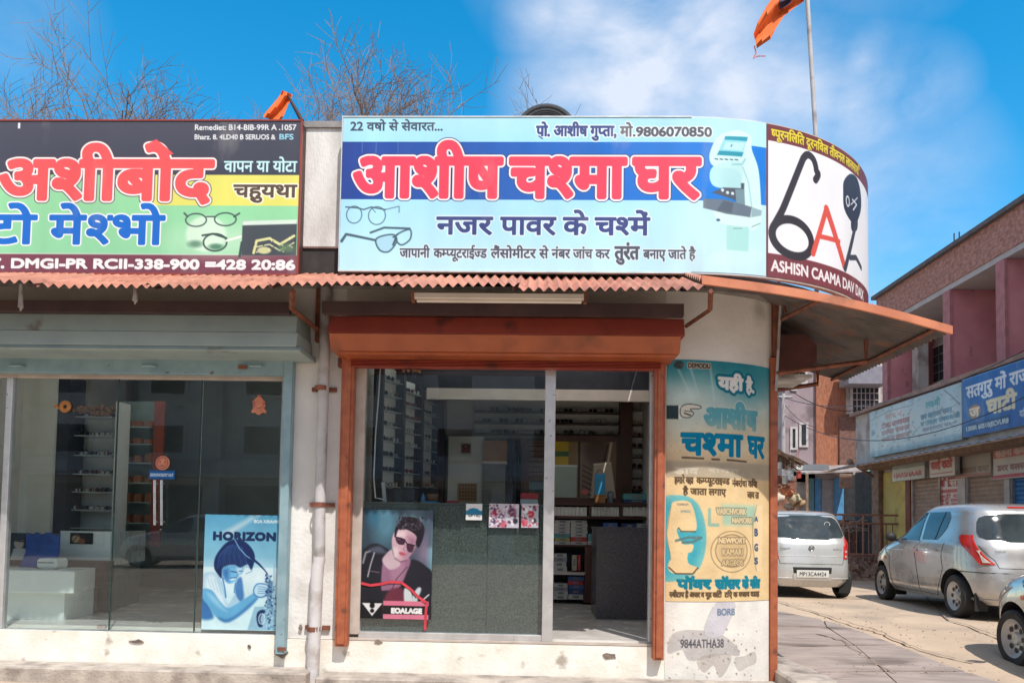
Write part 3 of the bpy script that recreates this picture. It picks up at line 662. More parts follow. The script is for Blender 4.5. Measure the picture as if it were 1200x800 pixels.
# ------------------------------------------------------------------ glazed fronts
lf = thing('glass_shopfront', 'frameless glass shopfront of the left shop with a steel door handle', 'shopfront', tuple(atY(170, 740, .06)))
gx0, gx1, gz0, gz1 = fr(-120, 441, 332, 739, .06)
xj = [gx0, atY(8, 600, .06).x, atY(133, 600, .06).x, atY(232, 600, .06).x, gx1-.01]
part('head_frame', MB().box(gx0, gx1, .03, .1, gz1-.02, gz1+.035), m_cream, lf, bevel=.003)
part('sill_rail', MB().box(gx0, gx1, .0, .1, atY(170, 748, .0).z, gz0+.01), m_alu, lf, bevel=.003)
part('stile', MB().box(xj[1]-.035, xj[1]+.02, .03, .1, gz0+.011, gz1-.021), m_alu, lf, bevel=.003)
for i in range(4):
    if i == 0: a_, b_ = xj[0], xj[1]-.04
    else: a_, b_ = xj[i]+(.022 if i == 1 else .004), xj[i+1]-.004
    part('glass_pane', MB().box(a_, b_, .058+.002*i, .066+.002*i, gz0+.012, gz1-.022), g_shop, lf)
m_edge = M('dark_glass_edge', (.03, .06, .055), rough=.2)
for i in (2, 3): part('glass_edge', MB().box(xj[i]-.003, xj[i]+.003, .055, .075, gz0+.012, gz1-.022), m_edge, lf)
h0 = atY(184, 562, -.0); h1 = atY(184, 615, 0); m_steel = M('brushed_steel', (.75, .75, .76), (.6, .6, .62), rough=.25, metal=1)
for dx in (-.03, .03): part('door_handle', MB().tube([(h0.x+dx, .02, h0.z), (h1.x+dx, .02, h1.z)], .012, 8).tube([(h0.x+dx, .02, h0.z-.03), (h0.x+dx, .06, h0.z-.03)], .008, 6).tube([(h1.x+dx, .02, h1.z+.03), (h1.x+dx, .06, h1.z+.03)], .008, 6), m_steel, lf, smooth=50)
c = atY(119, 735, .05); part('floor_patch_fitting', MB().box(c.x-.04, c.x+.03, .045, .085, c.z-.01, c.z+.02), m_steel, lf)

rf = thing('sliding_glass_door', 'aluminium framed sliding glass door standing half open at the eyeglass shop', 'door', tuple(atY(530, 745, .06)))
a0, a1, b0, b1 = fr(413, 430, 426, 742, .06); part('stile', MB().box(a0, a1, .02, .1, b0, b1), m_cream, rf, bevel=.003)
s0, s1, b0, b1 = fr(637, 430, 649.5, 751, .03); part('stile', MB().box(s0, s1, .0, .07, b0, b1), m_alu, rf, bevel=.004)
c0, c1, _, _ = fr(763, 430, 768, 745, .06); part('stile', MB().box(c0-.02, c1+.01, .02, .1, ZF, b1), m_alu, rf, bevel=.003)
part('bottom_rail', MB().box(a1-.005, s0, .01, .09, atY(530, 749, .0).z, atY(530, 742, .0).z), m_alu, rf, bevel=.003)
part('sill_track', MB().box(a0, c1, -.02, .02, ZF-.03, ZF-.012), m_cream, rf)
part('glass_pane', MB().box(a1+.004, s0-.004, .05, .058, atY(530, 741, .05).z, b1-.004), g_shop, rf)
zvt = atY(700, 457, .1)
# ------------------------------------------------------------------ signboards
WH = (250, 250, 250)
def board_frame(parent, x0, x1, z0, z1, Y, mat):
    part('frame', MB().box(x0, x1, Y, Y+.03, z0-.012, z0+.006).box(x0, x1, Y, Y+.03, z1-.004, z1+.008).box(x0-.008, x0+.006, Y, Y+.03, z0-.0121, z1+.0081).box(x1-.006, x1+.008, Y, Y+.03, z0-.0121, z1+.0081), mat, parent)
# left board
ls = thing('signboard', 'dark, yellow and green shop signboard with red Hindi title above the left shop', 'sign', tuple(atY(150, 321, -.2)))
x0, x1, z0, z1 = fr(-75, 141.5, 351, 320.5, -.2)
cv = Canvas(-75, 141, 351, 321, 1.75, (68, 70, 84))
cv.gradv(205, 300, (150, 216, 160), (146, 214, 166)); cv.gradv(141, 205, (76, 76, 90), (64, 66, 80))
cv.rect(180, 205, 352, 241, (226, 222, 108)); cv.rect(-80, 298.5, 352, 322, (124, 66, 82)); cv.rect(-80, 297.5, 352, 299, (220, 225, 215), .6)
o = [(1.9, (245, 243, 240)), (2.9, (96, 60, 66))]
cv.ell(268, 282, 60, 18, (215, 240, 215), .5, 12)
cv.text('अशीबोद', 1, 249, 233.5, 44, (238, 88, 90), 3.1, o)
cv.poly([(171, 169), (182, 163), (203, 180), (194, 184)], (238, 88, 90))
cv.text('टो', -14, 45, 286, 32, (20, 108, 205), 1.9, [(1.5, WH)]); cv.text('मे', 62, 103, 286, 32, (20, 108, 205), 1.9, [(1.5, WH)]); cv.text('श~भो', 106, 195, 286, 32, (20, 108, 205), 1.9, [(1.5, WH)])
cv.text('वापन या योटा', 263, 347, 201, 12, (200, 236, 240), .6, [(.8, (50, 70, 80))]); cv.text('चहुयथा', 275, 348, 231, 14, (92, 72, 62), .9, [(1.4, (248, 248, 225))])
cv.text('Remediet: B14-BIB-99R A .1057', 227, 345, 152, 6.2, (238, 240, 240), .35); cv.text('Bharz. 8. 4LD40 B SERUOS &', 227, 321, 163, 5.5, (235, 238, 238), .35); cv.text('BFS', 326, 342, 163, 6, (150, 215, 235), .4)
cv.text('1', 18.5, 20.5, 150, 6, (235, 235, 235), .5)
cv.text('T. DMGI-PR RCII-338-900 =428 20:86', -8, 348, 315, 10.4, (250, 244, 244), 1.05, [(.7, (96, 52, 64))])
# glasses and case pictures
cv.ell(244, 274, 23, 21, (212, 238, 214), .9, 2); cv.ring(232, 258, 12, 7.5, 1.6, (60, 80, 78)); cv.ring(266, 257, 12.5, 7.5, 1.6, (60, 80, 78)); cv.line([(244, 254), (254, 254)], 1.6, (60, 80, 78)); cv.line([(218, 250), (222, 254)], 2, (60, 80, 78)); cv.line([(282, 250), (276, 254)], 2, (60, 80, 78))
cv.ring(255, 284, 13.5, 10, 1.9, (58, 76, 74)); cv.line([(240, 276), (252, 274), (268, 279)], 2.2, (58, 76, 74)); cv.ell(256, 289, 8, 3.5, (60, 110, 84), .8, 1.5); cv.ell(232, 286, 8, 4, (60, 110, 84), .7, 2); cv.line([(268, 282), (285, 277)], 2.4, (240, 244, 236)); cv.line([(284, 300), (286, 284)], 3, (60, 80, 78))
cv.rect(286, 259, 349, 299, (70, 78, 84)); cv.poly([(286, 259), (349, 257), (349, 262), (286, 264)], (214, 232, 218)); cv.line([(300, 296), (303, 282), (318, 279), (330, 286), (346, 276)], 3, (225, 226, 160)); cv.line([(303, 289), (318, 286), (330, 293), (346, 284)], 1.6, (215, 220, 170)); cv.ell(312, 293, 8, 4, (224, 225, 165), .9); cv.ell(338, 290, 9, 5, (96, 130, 92), .8, 2); cv.speck(300, 278, 347, 298, 22, [(230, 230, 190), (60, 70, 66)], (.5, 1.2))
sheet('printed_face', cv, flat(x0, x1, z0, z1, -.2, -75, 351, 141, 321), ls)
part('box', MB().box(x0+.002, x1-.002, -.195, -.06, z0+.002, z1-.002), m_dark, ls); board_frame(ls, x0, x1, z0, z1, -.207, m_maroon)
# main board, flat then bending round the corner
D897 = SIGN.of_px(897); D_END = SIGN.R*math.radians(92); PXM = 900/6.3
zt, zb = atY(600, 138, -.2).z, atY(600, 317.5, -.2).z
XS0 = atY(400, 228, -.2).x; S0 = XS0-SIGN.Xs            # arc coordinate of the left end
KX = (810-400)/(0-S0)                                    # canvas px per metre along the flat part
def cx_(px):                                             # photo column -> canvas column
    return 810+SIGN.of_px(px)*KX if px > 810 else px
def cy_(px, py):
    if px <= 810: return py
    X, Y = SIGN.pos(SIGN.of_px(px)); z = atY(px, py, float(Y)).z; return 138+(zt-z)/(zt-zb)*179.5
def cp(*pts): return [(cx_(x), cy_(x, y)) for x, y in pts]
CXE = cx_(897)
def arcmap(X, Yc, off=.004):
    d = np.where(X <= 810, S0+(X-400)/410*(0-S0), (X-810)/KX); x, y = SIGN.pos(d); nx, ny = SIGN.nrm(d)
    return np.stack([x+nx*off, y+ny*off, zt+(Yc-138)/179.5*(zb-zt)], 1)
ms = thing('signboard', 'light blue optician signboard with big red Hindi title bending round the corner', 'sign', tuple(atY(610, 318, -.2)))
cv = Canvas(400, 138, CXE, 317.5, 1.75, (180, 231, 248))
cv.gradv(138, 167, (176, 228, 244), (166, 226, 250)); cv.gradv(235, 318, (170, 226, 250), (196, 238, 250)); cv.ell(870, 250, 90, 110, (206, 240, 246), .6, 40)
t = np.clip((cv.X-400)/420, 0, 1)[..., None]; band = (np.array((34, 66, 150))*(1-t)+np.array((0, 122, 218))*t); mk = ((cv.Y > 167) & (cv.Y < 235))[..., None]; cv.a = np.where(mk, band, cv.a).astype(np.float32)
for q in (423.5, 440, 466): cv.line([(q, 168), (q, 180)], .7, (120, 140, 190), .7)
o = [(2.0, (250, 244, 244)), (2.9, (40, 40, 96))]; RED = (242, 66, 92)
cv.text('आशीष', 416, 588, 231, 44, RED, 3.2, o); cv.text('चश~मा', 600, 733, 231, 44, RED, 3.2, o); cv.text('घर', 744, 819, 231, 44, RED, 3.2, o)
NV = (56, 70, 130); o = [(1.2, (236, 248, 252))]
for t_, a_, b_ in (('नजर', 514, 579), ('पावर', 589, 653), ('के', 662, 690), ('चश~में', 699, 762)): cv.text(t_, a_, b_, 275, 19.5, NV, 1.15, o)
cv.text('22 वर्षो से सेवारत...'.replace('र्षो', 'षो'), 409, 518, 153.5, 9, (62, 74, 92), .55); cv.text('पो. आशीष गुप~ता,', 629, 722, 160, 11.5, NV, .9, o); cv.text('मो', 727, 741, 160, 11, (84, 84, 100), .8, o); cv.text('.9806070850', 742, 833, 160, 10.4, (84, 84, 96), .75, o)
cv.line([(632, 160), (636, 163)], 1.4, NV)
G_ = (78, 80, 96); o = [(1.0, (228, 244, 248))]
cv.text('जापानी', 471, 506, 302.5, 10, G_, .6, o); cv.text('कम~प~यूटराईज~ड', 511, 573, 302.5, 10, G_, .6, o); cv.text('लैंसोमीटर से', 578, 645, 302.5, 10, G_, .6, o); cv.text('नंबर जांच कर', 649, 716, 302.5, 10, G_, .6, o); cv.text('तुरंत', 722, 750, 303, 14, G_, 1.0, o); cv.text('बनाए जाते है', 755, 815, 302.5, 10, G_, .6, o)
FG = (70, 96, 106)
cv.ring(416, 253, 9, 10, 1.1, FG); cv.ring(443, 254, 10, 10.5, 1.1, FG); cv.line([(406, 244), (420, 245), (427, 247), (436, 244), (453, 247)], 1.6, FG); cv.line([(452, 247), (469, 243), (469, 250)], .9, FG); cv.line([(436, 244), (441, 250)], .8, FG)
cv.line([(402, 284), (407, 276), (413, 277), (443, 283)], [3.5, 3, 3, 2.6], FG); cv.line([(436, 274), (452, 268), (482, 269)], 2.4, FG); cv.blob([(443, 281), (462, 276), (467, 284), (458, 296), (447, 294)], (168, 214, 232)); cv.line(cv.curve([(443, 281), (462, 276), (467, 284), (458, 296), (447, 294)])+[(443, 281)], 1.8, FG); cv.line(cv.curve([(466, 277), (482, 270), (483, 281), (474, 288), (468, 285)])+[(466, 277)], 1.8, FG); cv.line([(463, 279), (468, 276)], 2, FG); cv.line([(463, 288), (466, 280)], 2.4, FG)
# the lens meter
def P_(*a): return cp(*a)
PL = (214, 244, 240); P2 = (176, 226, 226); GR = (104, 120, 136)
cv.blob(P_((828, 302), (852, 291), (885, 292), (894, 303), (872, 312), (842, 311)), (206, 242, 240), .8, 2)
cv.poly(P_((850, 262), (877, 262), (876, 295), (850, 293)), (170, 226, 220), .9)
cv.blob(P_((829, 185), (834, 168), (843, 158), (862, 153), (878, 160), (880, 176), (888, 200), (891, 240), (890, 262), (878, 270), (872, 240), (868, 215), (862, 200), (836, 196)), PL, .97)
cv.blob(P_((833, 196), (866, 190), (868, 218), (866, 222), (834, 218)), (190, 234, 232), .95)
cv.blob(P_((836, 244), (870, 246), (886, 258), (878, 266), (846, 263), (838, 256)), PL)
cv.line(P_((869, 196), (876, 214), (880, 244)), 1.6, (150, 206, 214), .8); cv.line(P_((857, 193), (868, 193), (872, 187)), 2.2, (140, 202, 208), .8)
cv.poly(P_((848, 160), (875, 161), (868, 184), (838, 182)), (150, 222, 232)); cv.poly(P_((848, 160), (875, 161), (874, 166), (847, 164)), (40, 156, 178)); cv.poly(P_((841, 177), (870, 179), (868, 184), (838, 182)), (30, 150, 172)); cv.poly(P_((849, 167), (872, 168), (868, 177), (845, 175)), (190, 236, 240)); cv.line(P_((855, 172), (856, 170)), 1.2, (20, 120, 180))
for q in range(5): cv.line(P_((836+q*6, 186.5+q*.2), (839+q*6, 187+q*.2)), 1.4, (70, 100, 118))
cv.poly(P_((832, 226), (846, 220), (867, 221), (867, 215), (871, 215), (870, 240), (858, 234), (842, 229)), (78, 88, 104)); [cv.ell(*P_((x, y))[0], 1.8, 1.8, (225, 245, 245)) for x, y in ((845, 223), (851, 226), (857, 227))]
cv.poly(P_((860, 222), (871, 222), (872, 246), (862, 242)), (120, 150, 160)); cv.poly(P_((822, 233), (848, 234), (880, 243), (878, 255), (850, 251), (822, 244)), GR); cv.poly(P_((838, 247), (846, 235), (858, 238), (856, 250)), (84, 98, 114)); cv.poly(P_((880, 243), (892, 247), (891, 253), (879, 255)), (150, 180, 188)); cv.ell(*P_((840, 258))[0], 2.2, 1.5, (50, 80, 110))
cv.line(P_((858, 268), (868, 268)), .9, (120, 160, 160)); cv.line(P_((880, 266), (890, 262)), .9, (110, 150, 150))
sheet('printed_face', cv, arcmap, ms)
bk = MB(); bk.box(XS0, SIGN.Xs-.001, -.195, -.12, zb, zt); SIGN.wall(bk, 0, D897, zb, zt, .08, 14); part('box', bk, m_oldwhite, ms)
fm = MB(); fm.box(XS0-.006, SIGN.Xs, -.21, -.17, zb-.014, zb-.001); SIGN.wall(fm, 0, D897, zb-.014, zb-.001, .03, 14); fm.box(XS0-.006, SIGN.Xs, -.21, -.17, zt+.001, zt+.01); SIGN.wall(fm, 0, D897, zt+.001, zt+.01, .03, 14); fm.box(XS0-.008, XS0-.001, -.212, -.17, zb-.0142, zt+.0102)
part('frame', fm, M('pale_aluminium_trim', (.7, .74, .74), rough=.4, metal=.3), ms)
# 6A board
cs = thing('signboard', 'curved white signboard with a large black 6 shape and red A at the corner', 'sign', (2.6, .3, zb))
CX1 = 810+D_END*KX
cv = Canvas(CXE+.6, 138, CX1, 317.5, 1.5, (246, 246, 250))
MR = (120, 56, 62); cv.rect(CXE, 137, CX1+5, 157.5, MR); cv.rect(CXE, 290, CX1+5, 318, (128, 66, 74)); cv.rect(CXE, 137, CXE+2.8, 318, MR)
BK = (58, 54, 62)
def wl(pts, w_, col): cv.line(cp(*pts), w_, col)
p6 = [(956, 211), (957, 200), (954, 188), (948, 182), (943, 184), (938, 194), (918, 243), (910, 262)]
cv.line(cv.curve(cp(*p6))[:-6*1], 9, BK)
c6 = cp((929, 279))[0]; cv.ring(c6[0], c6[1], 30, 21, 10, BK, rot=.12)
RA = (226, 92, 80); wl([(953, 297), (969, 245)], 8, RA); wl([(969, 245), (990, 312)], 10, RA); wl([(960, 277), (984, 283)], 6, RA)
HD = (52, 64, 84)
cv.blob(cp((989, 226), (990, 212), (998, 204), (1006, 210), (1010, 228), (1010, 246), (1004, 262), (997, 258), (990, 244)), HD); cv.blob(cp((999, 256), (1006, 258), (1005, 270), (999, 270)), HD)
cv.ring(*cp((994.5, 236))[0], 4.5, 6, 2, (235, 240, 245)); wl([(1000, 234), (1005, 240), (1001, 246)], 2.2, (225, 232, 240)); wl([(998, 240), (1006, 232)], 1.5, (225, 232, 240))
wl([(1004, 262), (991, 315)], 8, (70, 76, 90)); wl([(997, 302), (1004, 302), (1010, 314)], 7, (70, 76, 90))
cv.text('ष~पूरनिलित दूरनिवल तीवनल लालसारि', CXE+7, CXE+190, 153, 9.5, (238, 216, 60), .6, [(.7, (90, 60, 40))])
cv.text('ASHISN CAAMA DAV DAX', CXE+7, CXE+205, 310, 12.5, (246, 240, 240), .7)
sheet('printed_face', cv, arcmap, cs)
bk = MB(); SIGN.wall(bk, D897+.001, D_END, zb, zt, .08, 24); part('box', bk, m_oldwhite, cs)
fm = MB(); SIGN.wall(fm, D897+.001, D_END, zb-.016, zb-.001, .03, 24); SIGN.wall(fm, D897+.001, D_END, zt+.001, zt+.01, .03, 24); part('frame', fm, m_cream, cs)
xe, ye = SIGN.pos(D_END); part('end_upright', MB().box(float(xe)-.06, float(xe)+.005, float(ye)+.01, float(ye)+.05, zb-.1, zt+.03), m_alu, cs)
part('stay', MB().tube([(float(SIGN.pos(.9)[0]), .3, zb+.1), (float(SIGN.pos(.9)[0]), .1, zb-.25)], .01, 5), m_rust, cs)

# ------------------------------------------------------------------ advert painted on the rounded corner wall
d0 = WALL.of_px(780); d1 = WALL.of_px(903.5); KW = 900/6.5
def wx(px): return 780+(WALL.of_px(px)-d0)*KW
def wy(px, py):
    X, Y = WALL.pos(WALL.of_px(px)); z = atY(px, py, float(Y)).z; return 614+2.7-(z-1.35)*KW
def wmap(X, Yc):
    d = d0+(X-780)/KW; x, y = WALL.pos(d); nx, ny = WALL.nrm(d); return np.stack([x+nx*.004, y+ny*.004, 1.35-(Yc-616.7)/KW], 1)
W1 = wx(903.5)
def wq(*p): return [(wx(x), wy(x, y)) for x, y in p]
ad = thing('wall_advert', 'faded teal and cream Hindi optician advert with a pointing hand on the corner wall', 'advert', (float(WALL.pos(d0)[0])+.4, .1, .8))
yt, yb_ = wy(782, 421), wy(782, 704)
cv = Canvas(780, yt, W1, yb_, 1.7, (236, 206, 156))
cv.gradv(yt, 465, (70, 168, 186), (196, 218, 214)); cv.gradv(465, 530, (196, 218, 214), (234, 212, 174)); cv.gradv(530, 552, (232, 208, 168), (206, 186, 156))
cv.ell(870, 440, 46, 30, (30, 130, 150), .55, 14); cv.ell(800, 428, 40, 16, (36, 130, 150), .5, 10); cv.ell(826, 478, 40, 36, (206, 224, 220), .55, 18)
for q in ((812, 470, 790, 425), (820, 468, 806, 425), (838, 470, 832, 428)): cv.line([(q[0], q[1]), (q[2], q[3])], [.6, 3], (210, 232, 230), .55, 1.2)
cv.rect(779, 540, W1+1, 559, (186, 172, 150), .9, 1.5); cv.text('डाव', 790, 818, 555, 7, (214, 204, 184), .6); cv.text('रावत', 830, 872, 552, 4, (208, 198, 178), .4)
TE = (0, 134, 176); o = [(1.6, (236, 238, 236)), (4.6, (30, 120, 142))]
cv.ell(794, 427, 6, 5, (64, 70, 74), .9, 1); cv.text('DEMODU', 805, 832, 430, 5.2, (70, 62, 58), .5, [(.8, (222, 200, 180))])
cv.text('यही', 843, 877, 453, 13, (240, 240, 240), 1.5, [(3.4, (24, 122, 146))]); cv.text('है.', 882, 894, 454, 13, (240, 240, 240), 1.2, [(3.2, (24, 122, 146))])
cv.text('आशीष', 826, 899, 499, 21, (96, 172, 188), 2.3, [(1.3, (206, 218, 212))], al=.95); cv.ell(862, 502, 44, 9, (226, 210, 178), .5, 7)
cv.poly([(779, 475), (794, 475), (794, 491), (779, 491)], (52, 72, 76)); cv.rect(794, 475, 797, 491, (240, 238, 230)); cv.blob([(797, 477), (806, 473), (820, 475), (819, 478), (808, 479), (812, 484), (806, 489), (797, 487)], (232, 228, 214)); cv.line(cv.curve([(797, 477), (806, 473), (820, 475), (819, 478), (808, 479), (812, 484), (806, 489), (797, 487)]), .9, (50, 58, 60)); cv.line([(801, 481), (809, 482)], .8, (60, 64, 66)); cv.line([(801, 484), (808, 486)], 1.6, (70, 72, 72))
cv.text('चश~मा', 798, 876, 532, 24, TE, 1.9, [(1.2, (240, 216, 176))]); 
sub = [('चश~मा', 797, 878)]
cv.text('घर', 885, 912, 532, 24, TE, 1.8, [(1.2, (240, 216, 176))])
cv.line([(799, 536), (824, 536.5)], 2.4, (86, 70, 60), .8); cv.line([(835, 537), (844, 537)], 2.4, (86, 70, 60), .8); cv.line([(855, 537), (882, 538)], 2.4, (86, 70, 60), .8)
BR = (96, 76, 56)
cv.text('हमारे यहा', 790, 812, 566, 7, BR, .65); cv.text('कम~प~यूटराइज~ड', 816, 858, 566, 7, BR, .65); cv.text('नंबरांचा किया', 862, 900, 568, 7, BR, .65)
cv.text('है जाता लगाए', 800, 853, 579, 7, BR, .65); cv.text('जाव ता', 884, 903, 581, 7, BR, .65)
cv.blob([(772, 592), (796, 580), (818, 590), (828, 622), (824, 656), (808, 674), (772, 674)], (120, 190, 190), .95); cv.blob([(772, 600), (795, 586), (814, 596), (824, 625), (818, 655), (800, 672), (772, 668)], (28, 160, 190), .55, 6)
cv.blob([(786, 593), (792, 587), (808, 588), (815, 605), (815, 621), (797, 622), (795, 618), (793, 622), (800, 636), (812, 637), (811, 645), (806, 648), (807, 659), (818, 664), (814, 670), (790, 671), (783, 665), (784, 658), (786, 650), (781, 625)], (238, 208, 158)); cv.line([(784, 664), (792, 671), (812, 671), (818, 664)], 1.6, (92, 74, 58)); cv.line([(795, 618), (798, 622), (815, 622)], 1.3, (92, 74, 58)); cv.line([(792, 633), (806, 629), (822, 629), (812, 634), (800, 635)], 3, (96, 120, 120), .85); cv.line([(786, 593), (781, 625), (786, 655)], .7, (150, 130, 100))
cv.text('TARRAM', 793, 806, 592, 2.5, (120, 120, 120), .25); cv.text('XMOC', 797, 809, 600, 2.5, (110, 150, 160), .3)
cv.poly([(848, 590), (902, 590), (897, 614), (850, 614)], (150, 205, 190), .7, 3); cv.text('VASCHVORK', 841, 882, 601, 6.5, (222, 202, 160), .7, [(.9, (120, 130, 110))]); cv.text('NAMORK', 862, 892, 611, 6, (222, 202, 160), .7, [(.9, (120, 130, 110))])
cv.line([(832, 596), (832, 614), (843, 614)], 4, (120, 180, 172), .7); cv.poly([(897, 590), (910, 590), (908, 670), (898, 668), (894, 628)], (244, 216, 172), .9); cv.line([(899, 590), (893, 612), (893, 640), (899, 668)], .8, (140, 120, 92))
cv.ring(862, 645, 28, 24, 1.0, (148, 124, 92)); cv.ring(862, 644, 22, 19, 1.6, (160, 136, 102)); cv.ell(862, 644, 20, 18, (196, 168, 124), .65, 3); cv.rect(843, 628, 881, 636, (176, 150, 112), .6, 1)
cv.text('NEWPORT', 844, 881, 635, 6, (236, 210, 164), .6, [(.8, (128, 108, 82))]); cv.text('KAMARI', 849, 877, 649, 7, (222, 196, 150), .5, [(.8, (128, 108, 82))]); cv.text('ARGEOS', 848, 878, 661, 6, (222, 196, 150), .5, [(.8, (128, 108, 82))])
for i, (y_, h_) in enumerate(((606, 5), (622, 8), (640, 8), (656, 7))): cv.text('ABGS'[i], 896, 901, y_+h_/2, h_, (60, 92, 122), .8)
cv.text('पॉवर', 794, 834, 688, 9.5, (20, 128, 150), 1.5); cv.text('सॉसर', 840, 873, 688, 9.5, (20, 128, 150), 1.5); cv.text('के', 877, 886, 688, 9.5, (20, 128, 150), 1.4); cv.text('गिला', 889, 905, 688, 9.5, (20, 128, 150), 1.2)
cv.text('स~बीटाप है अजर व मूर्ड किटी'.replace('र्ड', 'ड'), 785, 848, 698, 5.5, BR, .7); cv.text('टिए क वजाव वडाह', 852, 904, 698, 5.5, BR, .7)
cv.speck(782, 430, 903, 700, 160, [(200, 200, 190), (150, 130, 100), (240, 225, 190)], (.3, .9), .35)
sheet('painted_face', cv, wmap, ad, mat=m_paint, gain=.86)
# lower white wash with bare patches and a painted phone number
lw = thing('wall_lettering', 'peeling whitewash with a scrawled black phone number low on the corner wall', 'wall lettering', (float(WALL.pos(d0)[0])+.4, .1, .1))
cv = Canvas(780, yb_+.8, W1, 800, 1.5, (240, 236, 228))
for pts, c_, a_ in [([(788, 742), (806, 736), (830, 738), (852, 744), (868, 756), (872, 766), (850, 764), (828, 768), (808, 770), (800, 758), (784, 762)], (196, 190, 188), .9), ([(818, 770), (838, 764), (860, 766), (856, 780), (846, 790), (838, 776), (826, 784)], (190, 180, 172), .7), ([(866, 770), (880, 768), (896, 764), (898, 776), (884, 780), (872, 784)], (186, 178, 170), .6), ([(840, 706), (866, 706), (856, 730), (846, 744), (826, 740)], (206, 202, 212), .8)]:
    cv.blob(pts, c_, a_, 1.0); cv.line(cv.curve(pts), .6, (150, 142, 134), .5)
cv.speck(782, 735, 900, 796, 90, [(160, 146, 132), (120, 104, 92), (226, 220, 210)], (.4, 1.6), .6)
cv.text('BORB', 843, 866, 719, 7.5, (110, 130, 156), .5, slope=.0); cv.text('9844ATHA38', 798, 851, 756, 9.5, (84, 84, 92), .4)
sheet('painted_face', cv, wmap, lw, mat=m_paint, gain=.86)

# ------------------------------------------------------------------ posters and stickers in the windows
def wobble(fn, amp=.004):
    def g(X, Y):
        P = fn(X, Y); P[:, 1] -= amp*(1+np.sin(P[:, 0]*23+P[:, 2]*9)); return P
    return g
# HORIZON poster (woman at a microscope)
ph = thing('poster', 'pale blue poster headed HORIZON showing a woman at a microscope in the left window', 'poster', tuple(atY(284, 738, .03)))
x0, x1, z0, z1 = fr(238, 603, 331, 738, .04)
cv = Canvas(238, 603, 331, 738, 2.0, (150, 206, 226)); cv.gradv(603, 665, (86, 160, 196), (140, 196, 218)); cv.gradv(665, 738, (190, 226, 236), (206, 238, 244))
cv.poly([(252, 628), (296, 603), (302, 603), (264, 630)], (214, 228, 232), .7, 3); cv.ell(285, 675, 60, 14, (226, 240, 244), .6, 10)
cv.text('BOA XIRAHVE', 296, 326, 612, 3.4, (226, 240, 246), .3)
cv.text('HORIZON', 249, 321, 632.5, 8.5, (22, 44, 88), 1.15, track=.06)
B1, B2, B3, B4 = (20, 42, 92), (44, 104, 168), (96, 168, 212), (196, 228, 242)
zz = lambda *p: [(230+.1875*x, 595+.1875*y) for x, y in p]
cv.blob(zz((40, 430), (100, 405), (150, 440), (180, 520), (205, 600), (250, 530), (280, 500), (310, 560), (260, 630), (190, 660), (100, 640), (40, 600)), (166, 206, 228), 1, 1); cv.blob(zz((60, 440), (110, 425), (150, 500), (190, 620), (120, 580), (60, 510)), (216, 236, 244), .9, 3); cv.blob(zz((255, 450), (285, 440), (300, 560), (275, 580), (245, 520)), (60, 120, 184), .9, 1.2)
cv.blob(zz((30, 560), (80, 600), (115, 690), (30, 690)), B2, .9, 2); cv.blob(zz((40, 512), (100, 518), (150, 580), (200, 625), (260, 598), (340, 545), (372, 528), (388, 562), (335, 622), (250, 692), (190, 714), (130, 682), (80, 612), (45, 570)), (98, 172, 216), 1, 1)
cv.blob(zz((150, 690), (200, 700), (260, 670), (340, 600), (388, 560), (335, 622), (250, 692), (190, 714)), (38, 96, 162), .85, 2.5); cv.blob(zz((70, 530), (120, 560), (180, 630), (200, 650), (140, 620), (90, 570)), (150, 206, 232), .8, 2)
for q in range(5): cv.line(zz((70+q*22, 440+q*6), (95+q*22, 500+q*14)), .6, (130, 180, 208), .7)
cv.blob(zz((165, 378), (215, 358), (290, 368), (288, 405), (262, 428), (250, 455), (215, 474), (185, 458), (165, 425)), (112, 182, 222), 1, .9); cv.blob(zz((165, 390), (200, 385), (205, 440), (200, 465), (170, 430)), (40, 96, 166), .75, 3); cv.blob(zz((250, 375), (288, 372), (278, 405), (262, 418)), (190, 224, 240), .85, 2)
cv.line(zz((218, 398), (250, 402)), 1.1, B1, .9); cv.line(zz((268, 396), (286, 394)), .9, B1, .8); cv.line(zz((255, 405), (262, 424), (252, 428)), .8, (60, 120, 180), .8); cv.ell(*zz((230, 446))[0], 3.6, 1.3, (206, 232, 244), .9, .6, -.2); cv.line(zz((212, 440), (250, 436)), .9, B1, .8); cv.line(zz((165, 440), (180, 500), (190, 560)), 1.6, B2, .8); cv.line(zz((245, 470), (240, 530)), 1.2, B2, .7)
cv.blob(zz((110, 375), (112, 320), (138, 268), (180, 220), (230, 196), (290, 206), (340, 250), (362, 300), (356, 352), (340, 385), (318, 352), (275, 372), (235, 356), (190, 362), (160, 385), (158, 440), (130, 412)), B1, 1, .8)
for q in range(16): cv.line(zz((130+q*13, 380-8*abs(math.sin(q))), (140+q*10, 300-q*1.5), (190+q*6, 228+abs(q-6)*2)), .55, (60, 112, 176) if q % 3 else (96, 150, 200), .55)
cv.line(zz((232, 196), (262, 250), (310, 300), (360, 330)), 1.1, (120, 172, 214)); cv.line(zz((340, 310), (390, 350), (425, 385), (445, 410)), [3.2, 2.4, 1.4, 1], B1); cv.line(zz((356, 352), (345, 395), (310, 412)), .6, B2, .8)
cv.blob(zz((360, 503), (382, 470), (432, 470), (464, 490), (452, 516), (444, 546), (402, 560), (364, 540)), (70, 130, 186), 1, .6); cv.blob(zz((366, 506), (386, 477), (430, 477), (456, 492), (446, 512), (438, 540), (402, 551), (371, 536)), (186, 222, 240), 1, .6)
for q in range(4): cv.line(zz((388, 488+q*14), (420, 492+q*13), (446, 500+q*10)), .7, (60, 120, 180), .8)
